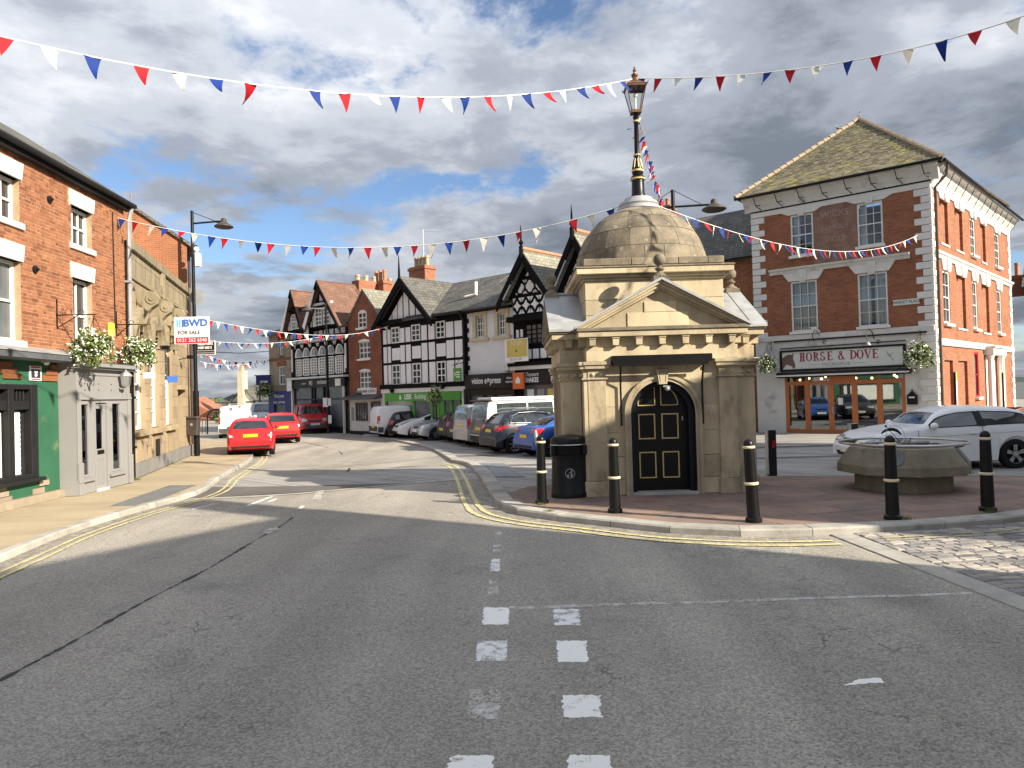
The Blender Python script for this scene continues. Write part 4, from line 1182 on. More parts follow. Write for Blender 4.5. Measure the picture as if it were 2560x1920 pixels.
def window(F, r, nx=2, nz=2, v=0.09, fm='frame_white', pm='pane_dark', fw=0.06, bar=0.022, sill=None, sash=True, arch=0.0, curtain=False, name='window', par=None, sillmat=None, pane=True):
    u0, u1, z0, z1 = r
    m = MB()
    d0, d1 = v, v + 0.07
    m.box(u0, u0 + fw, d0, d1, z0, z1); m.box(u1 - fw, u1, d0, d1, z0, z1)
    m.box(u0 + fw, u1 - fw, d0, d1, z0, z0 + fw); m.box(u0 + fw, u1 - fw, d0, d1, z1 - fw, z1)
    if arch:
        n = 8; pts = []
        for i in range(n + 1):
            x = u0 + (u1 - u0) * i / n; k = 2 * i / n - 1
            pts.append((x, z1 + arch * (1 - k * k)))
        m.prism([(u0, z1 - 0.01)] + pts + [(u1, z1 - 0.01)], d0, d1)
    for i in range(1, nx):
        x = u0 + fw + (u1 - u0 - 2 * fw) * i / nx; m.box(x - bar / 2, x + bar / 2, d0 + 0.012, d1 - 0.02, z0 + fw, z1 - fw)
    for i in range(1, nz):
        z = z0 + fw + (z1 - z0 - 2 * fw) * i / nz
        b = bar * (2.2 if sash and nz % 2 == 0 and i == nz // 2 else 1)
        m.box(u0 + fw, u1 - fw, d0 + 0.005, d1 - 0.022, z - b / 2, z + b / 2)
    w = m.build(name, fm, par or F.root)
    if pane:
        pb = MB(); pb.face([(u0 + fw * 0.5, d0 + 0.05, z0 + fw * 0.5), (u1 - fw * 0.5, d0 + 0.05, z0 + fw * 0.5), (u1 - fw * 0.5, d0 + 0.05, z1 - fw * 0.5), (u0 + fw * 0.5, d0 + 0.05, z1 - fw * 0.5)])
        pb.build('pane', pm, w)
    if curtain:
        cb = MB(); W2 = u1 - u0
        for (a, b) in curtain:
            xa, xb = u0 + W2 * a, u0 + W2 * b; n = max(6, int((xb - xa) / 0.035))
            cb.grid([[(xa + (xb - xa) * i / n, d1 + 0.12 + 0.03 * math.sin(i * 1.9) + rnd.uniform(-.008, .008), z) for i in range(n + 1)] for z in (z0 + 0.02, z1 - 0.02)])
        cb.build('curtain', 'curtain', w)
    if sill:
        MB().box(u0 - sill, u1 + sill, -0.10 + (v - 0.09), d0 + 0.02, z0 - 0.12, z0).build('sill', sillmat or fm, w, bevel=0.008)
    return w
def coursed(F, u0, u1, z0, z1, ch, lens, holes, mat, v, dep, name, par, gap=0.005, maxobj=300, bond=True, jit=0.003, sortkey=None):
    out = []
    z = z0; row = 0
    while z < z1 - ch * 0.3:
        zt = min(z + ch, z1)
        u = u0 - (lens[row % len(lens)] * 0.5 if bond else rnd.uniform(0, lens[0]))
        k = row
        while u < u1:
            L = lens[k % len(lens)]; k += 1
            segs = [(max(u, u0) + gap, min(u + L, u1) - gap)]
            for h in holes:
                if min(zt, h[3]) - max(z, h[2]) > ch * 0.35:
                    ns = []
                    for a, b in segs:
                        if h[1] <= a or h[0] >= b: ns.append((a, b))
                        else:
                            if h[0] - a > 0.02: ns.append((a, h[0] - gap * 0.3))
                            if b - h[1] > 0.02: ns.append((h[1] + gap * 0.3, b))
                    segs = ns
            for a, b in segs:
                if b - a > 0.02: out.append((a, b, z + gap, zt - gap))
            u += L
        z += ch; row += 1
    out.sort(key=sortkey or (lambda q: q[0]))
    rest = MB(); cache = {}
    for i, (a, b, c, d) in enumerate(out):
        dj = rnd.uniform(-jit, jit)
        if i < maxobj:
            key = (round(b - a, 3), round(d - c, 3))
            if key not in cache:
                cache[key] = MB().box(0, b - a, 0, dep, 0, d - c).mesh(name, mat)
            link(name, cache[key], par, (a, v - dj, c))
        else:
            rest.box(a, b, v - dj, v - dj + dep, c, d, rnd.random())
    if rest.v:
        stuff(rest.build(name + '_work', mat, par))
def foliage(name, label, p, r, group, pot=True, flowers=130, leaves=420, sq=(1, 1, 0.85), drape=0.25, orange=8):
    t = thing(name, label, 'hanging basket', p, 0, group)
    lv = MB(); fl = MB(); og = MB()
    def quad(mb, c, s, tn=None):
        n = Vector((rnd.gauss(0, 1), rnd.gauss(0, 1), rnd.gauss(0.3, 1))).normalized(); a = n.orthogonal().normalized(); b = n.cross(a)
        ang = rnd.uniform(0, 6.28); a2 = a * math.cos(ang) + b * math.sin(ang); b2 = n.cross(a2)
        mb.face([c - a2 * s, c - b2 * s * 0.55, c + a2 * s, c + b2 * s * 0.55], tn)
    def pt(lo, hi):
        d = Vector((rnd.gauss(0, 1), rnd.gauss(0, 1), rnd.gauss(0, 1))).normalized()
        rr = r * (rnd.uniform(lo ** 3, hi ** 3)) ** (1 / 3) * (0.9 + 0.18 * math.sin(d.x * 5 + d.z * 4) + 0.1 * math.sin(d.y * 7))
        q = Vector((d.x * sq[0], d.y * sq[1], d.z * sq[2])) * rr
        if q.z < -r * 0.2: q.z *= 1 + drape
        return q
    for i in range(leaves): quad(lv, pt(0.45, 1.0), r * rnd.uniform(0.08, 0.16), rnd.random())
    for k in range(14):                       # trailing stems
        a = rnd.uniform(0, 6.28); L = r * rnd.uniform(0.5, 1.0); q0 = Vector((math.cos(a) * r * .75, math.sin(a) * r * .75, -r * .25))
        for j in range(14):
            q = q0 + Vector((math.cos(a) * .12 * r * j / 14 + rnd.gauss(0, .05) * r, math.sin(a) * .12 * r * j / 14 + rnd.gauss(0, .05) * r, -L * j / 14))
            quad(lv, q, r * rnd.uniform(.06, .11), rnd.random())
            if rnd.random() < .35: quad(fl, q + Vector((math.cos(a), math.sin(a), 0)) * r * .06, r * rnd.uniform(.05, .08))
    for i in range(flowers): quad(fl, pt(0.92, 1.06), r * rnd.uniform(0.055, 0.095)); 
    for i in range(orange):
        q = pt(0.9, 1.05); q.z = abs(q.z) + r * 0.35; q.x *= .6; q.y *= .6; quad(og, q, r * 0.09)
    stuff(lv.build('foliage', 'leaf', t)); stuff(fl.build('flowers', 'petal', t))
    if orange: stuff(og.build('orange_flowers', 'petal_orange', t))
    MB().lathe([(r * 0.15, -r * 0.45), (r * 0.45, -r * 0.25), (r * 0.55, 0.0)], 12).build('bowl', 'soil', t)
    return t
def chains(t, r, h):
    m = MB()
    for a in (0.3, 2.4, 4.5):
        m.tube([(r * 0.5 * math.cos(a), r * 0.5 * math.sin(a), 0), (0, 0, h)], 0.006, 4)
    m.build('chain', 'black', t)
def bracket(F, u, z, L, label, grp, drop=0.3):
    b = thing('basket_bracket', label, 'bracket', F.world(u, 0, z), F.root.rotation_euler.z, grp)
    MB().box(-0.015, 0.015, -0.02, 0.0, -0.3, 0.35).build('plate', 'black', b)
    MB().tube([(0, 0, 0), (0, -L, 0)], 0.013, 6).build('arm', 'black', b)
    MB().tube([(0, -0.01, -0.28), (0, -L * 0.55, -0.01)], 0.010, 6).build('strut', 'black', b)
    m = MB()
    for cy_, rr in ((-L * 0.3, 0.07), (-L * 0.62, 0.055)):
        m.tube([(0, cy_ + rr * math.cos(a), 0.02 + rr * 0.6 + rr * math.sin(a)) for a in [R_(-90 + 300 * i / 14) for i in range(15)]], 0.006, 4)
        
    m.build('scroll', 'black', b)
    return b
def chimney(F, u, v, z0, z1, w, d, pots, mat='brick_far', potmat='terracotta', along='u', ph=0.45):
    c = MB().box(u - w / 2, u + w / 2, v - d / 2, v + d / 2, z0, z1).build('chimney', mat, F.root)
    MB().box(u - w / 2 - 0.06, u + w / 2 + 0.06, v - d / 2 - 0.06, v + d / 2 + 0.06, z1 - 0.22, z1 - 0.08).build('oversail', mat, c)
    for i in range(pots):
        f = (i + 0.5) / pots - 0.5
        cu, cv_ = (u + f * w * 0.9, v) if along == 'u' else (u, v + f * d * 0.9)
        MB().lathe([(0.13, z1), (0.12, z1 + ph * 0.8), (0.15, z1 + ph * 0.82), (0.14, z1 + ph), (0.10, z1 + ph), (0.10, z1 + ph * 0.7)], 12, (cu, cv_)).build('chimney_pot', potmat, c, smooth=True)
    return c
def roof_slope(F, name, pts, mat, th=0.06, par=None):       # planar slab from a polygon of (u, v, z)
    P = [Vector(p) for p in pts]; n = (P[1] - P[0]).cross(P[2] - P[0]).normalized()
    if n.z < 0: n = -n
    mb = MB(); mb.face(P); lo = [p - n * th for p in P]; mb.face(lo[::-1])
    for i in range(len(P)):
        j = (i + 1) % len(P); mb.face([P[i], lo[i], lo[j], P[j]])
    return mb.build(name, mat, par or F.root)
def pipe(F, name, pts, r, mat, par=None):
    return MB().tube(pts, r, 8).build(name, mat, par or F.root, smooth=True)

# ------------------------------------------------------------------ left: brick shop with green and grey fronts
oL = G(322, 1200, 0.1)
L1 = Fac('brick_shop', 'orange brick shop house with white lintels above green and grey shopfronts', 'shop', oL, -3.0)
uL0 = -9.5
w2 = L1.rect(177, 511, 230, 627); w4 = L1.rect(181, 693, 233, 880)
uw = w2[1] - w2[0]
u1r = L1.uz(48, 520)[0]
w1 = (u1r - uw * 1.05, u1r, w2[2], w2[3]); w3 = (u1r - uw * 1.05, u1r, w4[2] + 0.05, w4[3])
ze = L1.uz(318, 531)[1]
holes = [w1, w2, w3, w4]
zg = 3.05
L1.part('wall', wall_mb(uL0, 0.0, zg - 0.6, ze, holes, 0.0, 0.22), 'brick_body')
L1.box('side_wall', 'brick_orange', uL0, 0.0, 0.22, 5.0, 0.0, ze)
lints = []
for w in (w2, w4, w1, w3):
    lh = 0.34
    lints.append((w[0] - 0.10, w[1] + 0.10, w[3], w[3] + lh))
bh = holes + lints + [(w[0] - 0.08, w[1] + 0.08, w[2] - 0.12, w[2]) for w in holes]
coursed(L1, uL0, 0.0, zg - 0.6, ze, 0.0745, (0.222, 0.111), bh, 'brick', -0.005, 0.10, 'brick', L1.root, 0.0058, 300, sortkey=lambda q: abs(q[0] + 4.2) + 0.0 * q[2])
for w, l in zip((w2, w4, w1, w3), lints):
    MB().prism([(l[0] + 0.06, l[2]), (l[1] - 0.06, l[2]), (l[1] + 0.0, l[3]), (l[0] - 0.0, l[3])], -0.045, 0.15).build('lintel', 'white', L1.root, bevel=0.006)
window(L1, w2, 3, 2, 0.13, sill=0.09, sillmat='white'); window(L1, w1, 3, 2, 0.13, sill=0.09, sillmat='white')
window(L1, w4, 2, 2, 0.13, sill=0.09, sillmat='white'); window(L1, w3, 1, 2, 0.13, pm='pane_grey', sill=0.09, sillmat='white')
for i, (px, py) in enumerate(((121, 498), (85, 673))):
    u, z = L1.uz(px, py)
    m = MB(); m.tube([(u, -0.01, z), (u, -0.05, z)], 0.075, 14); m.tube([(u, -0.05, z), (u, -0.10, z)], 0.03, 8); m.build('tie_plate', 'black_matt', L1.root)
# eaves, roof
L1.box('fascia', 'black_matt', uL0, 0.10, -0.16, -0.02, ze - 0.02, ze + 0.13)
pipe(L1, 'gutter', [(uL0, -0.24, ze + 0.12), (0.12, -0.24, ze + 0.12)], 0.065, 'black_matt')
rv, rz_ = 2.5, ze + 2.0
roof_slope(L1, 'roof', [(uL0, -0.27, ze + 0.16), (0.14, -0.27, ze + 0.16), (0.14, rv, rz_), (uL0, rv, rz_)], 'slate', 0.07)
roof_slope(L1, 'roof', [(uL0, 5.2, ze + 0.16), (0.14, 5.2, ze + 0.16), (0.14, rv, rz_), (uL0, rv, rz_)], 'slate', 0.07)
L1.part('gable', MB().xprism([(0.0, ze - 0.2), (5.0, ze - 0.2), (rv, rz_ - 0.1)], -0.25, 0.0), 'brick_orange')
# downpipe
pipe(L1, 'downpipe', [(0.05, -0.20, ze + 0.08), (0.06, -0.10, ze - 0.25), (0.06, -0.09, 3.1)], 0.055, 'grey_metal')
pipe(L1, 'downpipe', [(0.06, -0.09, 3.1), (0.06, -0.09, 0.1)], 0.06, 'black')
for z in (ze - 1.9, 2.2, 0.9):
    L1.box('pipe_clip', 'grey_metal' if z > 3 else 'black', -0.03, 0.15, -0.16, 0.0, z, z + 0.06)
uc, _ = L1.uz(280, 600)
pipe(L1, 'cable', [(uc, -0.03, ze - 0.2), (uc + 0.03, -0.03, 4.0)], 0.012, 'cable')
# alarm box
u, z = L1.uz(271, 824)
al = tag(MB().prism([(-0.10, -0.16), (0.0, -0.2), (0.10, -0.16), (0.10, 0.17), (-0.10, 0.17)], -0.09, 0.0).build('alarm_box', 'alarm_yellow', None, bevel=0.015, loc=L1.world(u, -0.02, z), rz=L1.root.rotation_euler.z), 'yellow burglar alarm box on the orange brick wall', 'alarm box')
# --- green shopfront
GS = -0.06
uG1 = L1.uz(143, 1244, 0)[0]
zfas = L1.uz(100, 890, GS)[1]
fwr = L1.rect(-60, 962, 92, 1192, GS)
wb = (-9.0, fwr[1], fwr[2], L1.uz(88, 962, GS)[1])
L1.part('green_shopfront', wall_mb(uL0, uG1, 0.1, zfas, [wb], GS, 0.2), 'shop_green')
gfx = L1.root
m = MB(); fv = GS - 0.05
m.box(wb[0], wb[1], fv, fv + 0.15, wb[2], wb[2] + 0.09); m.box(wb[1] - 0.22, wb[1], fv, fv + 0.15, wb[2] + 0.09, wb[3]); m.box(wb[0], wb[1] - 0.22, fv, fv + 0.15, wb[3] - 0.10, wb[3])
um0, um1 = L1.uz(16, 1100, GS)[0], L1.uz(31, 1100, GS)[0]
zt0, zt1 = L1.uz(60, 1024, GS)[1], L1.uz(60, 1002, GS)[1]
m.box(um0, um1, fv, fv + 0.15, wb[2] + 0.09, wb[3] - 0.10); m.box(um1, wb[1] - 0.22, fv + 0.03, fv + 0.15, zt0, zt1); m.box(wb[0], um0, fv + 0.03, fv + 0.15, zt0, zt1)
for k in (0.35, 0.55, 0.75): 
    x = um1 + (wb[1] - 0.22 - um1) * k; m.box(x - 0.015, x + 0.015, fv + 0.06, fv + 0.1, zt1, wb[3] - 0.1)
sw = m.build('shop_window', 'black_matt', gfx, bevel=0.006)
MB().box(wb[0] - 0.1, wb[1] + 0.06, GS - 0.16, GS + 0.02, wb[2] - 0.07, wb[2]).build('sill', 'black_matt', sw)
MB().box(wb[0], wb[1] - 0.1, GS + 0.10, GS + 0.11, wb[2], wb[3]).build('pane', 'pane_dark', sw)
bm0 = MB()
n = 26; z0, z1 = wb[2] + 0.10, zt0 - 0.04
for i in range(n):
    z = z0 + (z1 - z0) * i / n; bm0.box(um1 + 0.02, um1 + (wb[1] - 0.22 - um1) * 0.68, GS + 0.070 + 0.006 * (i % 2), GS + 0.085, z, z + (z1 - z0) / n * 0.93)
bm0.build('blind', 'blind', sw)
bm0 = MB(); bm0.box(wb[0], um0 - 0.03, GS + 0.075, GS + 0.085, z0, z1); bm0.build('blind', 'blind', sw)
def boards(lst, sx, sy, ox, oy, mat, nm):
    for x0, y0, x1, y1 in lst:
        r = L1.rect(ox + x0 / sx, oy + y0 / sx, ox + x1 / sx, oy + y1 / sx + (x1 - x0) / sx * sy, GS)
        MB().box(max(r[0], -8), r[1], GS - 0.035, GS, r[2], r[3]).build(nm, mat, L1.root, bevel=0.004)
boards([(-150, 1200, 130, 1262), (-150, 1268, 180, 1335), (20, 1345, 240, 1402), (575, 1250, 650, 1300), (520, 1310, 650, 1368), (478, 1376, 650, 1432)], 4.609, 0.08, 0, 640, 'cladding_wood', 'timber_board')
boards([(-150, 1262, 65, 1318), (-150, 1335, 95, 1398), (-150, 1410, 140, 1482), (500, 1158, 620, 1222), (415, 1262, 558, 1332), (415, 1338, 580, 1408)], 5.186, -0.20, 0, 980, 'cladding_grey', 'pale_board')
L1.box('base_board', 'cladding_grey', uL0, uG1 + 0.02, GS - 0.09, GS, 0.1, 0.27)
# canopy
uC = L1.uz(165, 880, GS)[0]
L1.part('canopy', MB().xprism([(0.0, zfas + 0.14), (-0.42, zfas + 0.02), (-0.44, zfas - 0.10), (-0.30, zfas - 0.14), (-0.1, zfas - 0.02), (0.0, zfas - 0.02)], uL0, uC), 'lead_dark')
L1.part('flashing', MB().xprism([(0.0, zfas + 0.18), (-0.44, zfas + 0.045), (-0.44, zfas + 0.025), (0.0, zfas + 0.15)], uL0, uC + 0.05), 'lead')
# small square sign
r = L1.rect(72, 914, 101.5, 952, GS)
sg = tag(MB().box(0, r[1] - r[0], -0.02, 0, 0, r[3] - r[2]).build('wall_sign', 'sign_white', None, loc=L1.world(r[0], GS, r[2]), rz=L1.root.rotation_euler.z), 'small square sign with white bird emblem on the green shopfront', 'sign')
sw_, sh_ = r[1] - r[0], r[3] - r[2]
MB().box(sw_ * 0.1, sw_ * 0.9, -0.024, -0.02, sh_ * 0.18, sh_ * 0.76).build('dark_field', 'sign_ink', sg)
MB().box(sw_ * 0.1, sw_ * 0.9, -0.024, -0.02, sh_ * 0.86, sh_ * 0.96).build('red_band', 'sign_red', sg)
MB().box(sw_ * 0.12, sw_ * 0.88, -0.024, -0.02, sh_ * 0.05, sh_ * 0.13).build('foot_band', 'sign_maroon', sg)
MB().prism([(sw_ * 0.5, sh_ * 0.24), (sw_ * 0.62, sh_ * 0.36), (sw_ * 0.56, sh_ * 0.48), (sw_ * 0.7, sh_ * 0.7), (sw_ * 0.5, sh_ * 0.58), (sw_ * 0.36, sh_ * 0.7), (sw_ * 0.42, sh_ * 0.45), (sw_ * 0.38, sh_ * 0.32)], -0.028, -0.024).build('bird_emblem', 'sign_white', sg)
u, z = L1.uz(104, 907, GS)
fl_ = thing('flood_light', 'small white flood light on the green fascia under the canopy', 'light', L1.world(u, GS, z), L1.root.rotation_euler.z)
MB().ball((0, -0.10, 0), 0.06, 12, 8, (1.3, 0.8, 0.9)).build('head', 'sign_white', fl_, smooth=True); MB().tube([(0, 0, 0.02), (0, -0.08, 0.03)], 0.015, 6).build('arm', 'sign_white', fl_)
# --- grey shopfront (shallow bay)
gv = -0.40
ua, ub = L1.uz(192, 1100, gv)[0], L1.uz(328, 1100, gv)[0] - 0.02
ul = uG1 + 0.03
zt = L1.uz(200, 921, gv)[1]
def grey(name, mb, bev=0.004, par=None): return mb.build(name, 'shop_grey', par or L1.root, bevel=bev)
wl = L1.rect(201.5, 1011, 222, 1186, gv); wr_ = L1.rect(280, 1009, 301, 1170, gv); dd = L1.rect(237, 1008, 271, 1219, gv)
zw0 = (wl[2] + wr_[2]) / 2; zw1 = (wl[3] + wr_[3]) / 2
gh = [(wl[0] - 0.07, wl[1] + 0.07, zw0 - 0.05, zw1 + 0.05), (dd[0] - 0.05, dd[1] + 0.02, 0.1, zw1 + 0.07), (wr_[0] - 0.07, wr_[1] + 0.07, zw0 - 0.05, zw1 + 0.05)]
grey('grey_shopfront', wall_mb(ua, ub, 0.1, zt, gh, gv, 0.10), 0)
sp = MB(); sp.slab([(ul, 0.0), (ua, gv), (ua, gv + 0.1), (ul + 0.05, 0.1)], 0.1, zt); grey('splayed_side', sp)
sp = MB(); sp.slab([(ul - 0.02, -0.01), (ua - 0.01, gv - 0.035), (ua + 0.02, gv - 0.02), (ul + 0.02, 0.02)], 0.1, 0.42); grey('skirting', sp)
grey('return_side', MB().box(ub - 0.1, ub, gv + 0.1, 0.0, 0.1, zt))
for (a, b, c, d, p) in ((ua, ua + 0.15, 0.1, zt - 0.55, 0.03), (ub - 0.16, ub, 0.1, zt - 0.55, 0.03), (ua - 0.01, ua + 0.17, 0.1, 0.80, 0.055), (ub - 0.18, ub + 0.01, 0.1, 0.80, 0.055)):
    grey('pilaster', MB().box(a, b, gv - p, gv, c, d))
zf0 = L1.uz(204, 994, gv)[1]
grey('fascia_rail', MB().box(ua, ub, gv - 0.05, gv, zf0 - 0.05, zf0)); grey('fascia_rail', MB().box(ua + 0.1, ub - 0.1, gv - 0.02, gv, zt - 0.14, zt - 0.1))
m = MB(); m.slab([(ul - 0.02, -0.03), (ua - 0.03, gv - 0.12), (ub + 0.08, gv - 0.12), (ub + 0.08, 0.0), (ul, 0.0)], zt, zt + 0.05); m.slab([(ul - 0.05, -0.06), (ua - 0.05, gv - 0.19), (ub + 0.12, gv - 0.19), (ub + 0.12, 0.0), (ul, 0.0)], zt + 0.05, zt + 0.13)
grey('cornice', m, 0)
m = MB(); m.slab([(ul, 0.0), (ua - 0.02, gv - 0.1), (ub + 0.05, gv - 0.1), (ub + 0.05, 0.0)], zt + 0.13, zt + 0.16); m.build('lead_top', 'lead_dark', L1.root)
L1.box('shop_interior', 'interior', ua + 0.1, ub - 0.1, 0.10, 0.2, 0.1, zt)
for i, r in enumerate((gh[0], gh[2])):
    m = MB(); f = 0.055
    m.box(r[0], r[0] + f, gv - 0.012, gv + 0.05, r[2], r[3]); m.box(r[1] - f, r[1], gv - 0.012, gv + 0.05, r[2], r[3]); m.box(r[0] + f, r[1] - f, gv - 0.012, gv + 0.05, r[2], r[2] + f); m.box(r[0] + f, r[1] - f, gv - 0.012, gv + 0.05, r[3] - f, r[3])
    o = grey('shop_window', m, 0.004)
    grey('sill', MB().box(r[0] - 0.12, r[1] + 0.12, gv - 0.07, gv, r[2] - 0.10, r[2] - 0.04), 0.004, o)
    MB().box(r[0] + 0.02, r[1] - 0.02, gv + 0.03, gv + 0.036, r[2], r[3]).build('pane', 'glass_shop', o)
    MB().box(r[0] - 0.1, r[1] + 0.1, gv + 0.2, gv + 0.24, r[2] + 0.05, r[2] + (0.62 if i == 0 else 0.3)).build('display_board', 'cladding_grey', o)
d = gh[1]
dm = MB(); dm.box(d[0] + 0.05, d[1] - 0.05, gv + 0.02, gv + 0.06, 0.12, 1.05); dm.box(d[0] + 0.05, d[0] + 0.12, gv + 0.02, gv + 0.06, 1.05, d[3] - 0.06); dm.box(d[1] - 0.19, d[1] - 0.05, gv + 0.02, gv + 0.06, 1.05, d[3] - 0.06); dm.box(d[0] + 0.17, d[1] - 0.17, gv + 0.02, gv + 0.06, d[3] - 0.18, d[3] - 0.06)
do = grey('door', dm)
fm_ = MB(); fm_.box(d[0], d[0] + 0.05, gv - 0.02, gv + 0.08, 0.1, d[3]); fm_.box(d[1] - 0.05, d[1], gv - 0.02, gv + 0.08, 0.1, d[3]); fm_.box(d[0] + .05, d[1] - .05, gv - 0.02, gv + 0.08, d[3] - 0.05, d[3]); grey('door_frame', fm_, 0.003, do)
MB().box(d[0] + 0.15, d[1] - 0.15, gv + 0.04, gv + 0.046, 1.04, d[3] - 0.17).build('pane', 'glass_shop', do)
MB().box((d[0] + d[1]) / 2 - 0.14, (d[0] + d[1]) / 2 + 0.14, gv + 0.005, gv + 0.02, 0.93, 1.02).build('letter_plate', 'black', do)
um = (d[0] + d[1]) / 2
for a, b in ((d[0] + 0.16, um - 0.03), (um + 0.03, d[1] - 0.16)):
    m = MB()
    for q in ((a, b, 0.24, 0.265), (a, b, 0.815, 0.84), (a, a + 0.02, 0.265, 0.815), (b - 0.02, b, 0.265, 0.815)): m.box(q[0], q[1], gv + 0.008, gv + 0.02, q[2], q[3])
    grey('panel_moulding', m, 0, do)
MB().box(d[0] + 0.05, d[1] - 0.05, gv - 0.05, gv + 0.1, 0.09, 0.135).build('threshold', 'frame_white', do)
for i in range(4):
    for j in range(2):
        m = MB(); m.tube([(ua + 0.35 + i * (ub - ua - 0.7) / 3, gv - 0.015, zf0 + 0.17 + 0.14 * j), (ua + 0.35 + i * (ub - ua - 0.7) / 3, gv, zf0 + 0.17 + 0.14 * j)], 0.012, 6); m.build('fixing', 'black_matt', L1.root)
# wall lantern
u, z = L1.uz(312, 950, gv - 0.15)
ll = thing('wall_lantern', 'grey hexagonal wall lantern on the grey shopfront fascia', 'lantern', L1.world(u, gv - 0.18, z), L1.root.rotation_euler.z)
MB().lathe([(0.05, -0.17), (0.10, -0.12), (0.12, 0.08), (0.13, 0.09)], 6).build('glass_body', 'steel', ll); MB().lathe([(0.15, 0.09), (0.09, 0.17), (0.02, 0.22), (0.02, 0.25)], 6).build('cap', 'grey_metal', ll); MB().tube([(0, 0, -0.16), (0, 0.10, -0.22), (0, 0.18, -0.18)], 0.02, 6).build('arm', 'grey_metal', ll)
# hanging baskets
for i, (px, py, L, r, lab) in enumerate(((141, 788, 0.85, 0.44, 'white flowered hanging basket over the green canopy end on the brick shop'), (290, 812, 0.62, 0.42, 'white flowered hanging basket beside the grey downpipe of the brick shop'))):
    u, z = L1.uz(px, py)
    bracket(L1, u, z, L, ['black scrolled bracket on brick wall holding the basket over the green canopy', 'black scrolled bracket on brick wall holding the basket beside the downpipe'][i], 'basket brackets')
    p = L1.world(u, -L + 0.05, z - 0.66)
    t = foliage('hanging_basket', lab, p, r, 'hanging baskets', leaves=620, flowers=420); chains(t, r, 0.64)
# aerials on the roof
for i, (px, py, Yd) in enumerate(((262, 480, 21.5), (327, 490, 22.0))):
    p = at(px, py, Yd)
    t = thing('aerial', ['television aerial rising behind the slate roof of the brick shop', 'television aerial on a pole beside the brick gable'][i], 'aerial', (p.x, p.y, 6.9), 0.4, 'television aerials')
    h = p.z - 6.9
    MB().tube([(0, 0, 0), (0, 0, h + 0.1)], 0.018, 6).build('pole', 'grey_metal', t)
    m = MB()
    for k in range(7): m.tube([(-0.18, -0.25 + k * 0.09, h), (0.18, -0.25 + k * 0.09, h)], 0.006, 4)
    m.tube([(0, -0.3, h), (0, 0.35, h)], 0.010, 4)
    for k in range(4): m.tube([(-0.26, 0.35, h - 0.2 + k * 0.13), (0.26, 0.35, h - 0.2 + k * 0.13)], 0.006, 4)
    m.build('elements', 'steel', t)
# tall rendered gable behind the brick shop
g0 = at(0, 300, 24); 
rg = Fac('rendered_house', 'brown rendered gable of a taller house behind the slate roof', 'house', (-19.5, 21), 90)
rg.part('gable', MB().prism([(-8, 0), (3.0, 0), (3.0, 10.2), (1.6, 11.3), (-2.5, 14.6), (-8, 10.2)], 0, 6), 'cream_stone')
rg.part('coping', MB().prism([(3.1, 10.1), (3.1, 10.3), (-2.5, 14.85), (-2.5, 14.6)], -0.1, 6.1), 'stone_old')

# ------------------------------------------------------------------ stone bank
oB = G(337, 1197, 0.1)
BK = Fac('stone_bank', 'honey stone bank with tall arched windows and carved scroll keystones', 'bank', oB, -15.0)
uB1 = BK.uz(479, 1135)[0]
zp = BK.uz(325, 601)[1]
u0B = -0.05
cols = [BK.uz(352, 1000)[0], BK.uz(390, 1000)[0], BK.uz(424, 1000)[0]]
ww = 0.62
zs0, zsp = BK.uz(346, 1076)[1], BK.uz(356, 850)[1]
bh = []
for c in cols:
    bh.append((c - ww, c + ww, zs0, zsp))
    for k in range(5):                                 # stepped rectangles approximate the arch head
        a0 = math.asin(k / 5); 
        bh.append((c - ww * math.cos(a0), c + ww * math.cos(a0), zsp + ww * k / 5, zsp + ww * (k + 1) / 5))
dc = BK.uz(455, 1100)[0]
dh = (dc - 0.55, dc + 0.5, 0.1, BK.uz(455, 975)[1])
bh.append(dh)
BK.part('wall', wall_mb(u0B, uB1, 0.1, zp - 0.02, bh, 0.03, 0.45), 'bank')
BK.box('side_wall', 'bank', u0B, uB1, 0.48, 7, 0.1, zp - 0.02)
zpl = BK.uz(340, 1158)[1]
BK.box('plinth', 'plinth', u0B - 0.02, uB1 + 0.02, -0.06, 0.06, 0.1, zpl)
zu = BK.uz(324, 695)[1]
coursed(BK, u0B, uB1, zpl, zu, 0.36, (0.92, 0.70), bh, 'bank', 0.0, 0.10, 'stone_block', BK.root, 0.004, 300, jit=0.0015)
coursed(BK, u0B, uB1, zu + 0.12, zp - 0.25, 0.46, (1.3, 1.0), [], 'bank_top', 0.0, 0.10, 'stone_block', BK.root, 0.005, 300, jit=0.0015)
BK.box('string_course', 'bank_top', u0B, uB1 + 0.03, -0.05, 0.1, zu, zu + 0.12, bevel=0.01)
BK.box('parapet_coping', 'bank_top', u0B, uB1 + 0.05, -0.09, 0.5, zp - 0.25, zp, bevel=0.015)
uS, zS = BK.uz(404, 700)
MB().prism([(uS - 0.25, zS + 0.45), (uS + 0.25, zS + 0.45), (uS + 0.2, zS - 0.2), (uS, zS - 0.65), (uS - 0.2, zS - 0.2)], -0.08, 0.05).build('carved_shield', 'bank_top', BK.root, bevel=0.03)
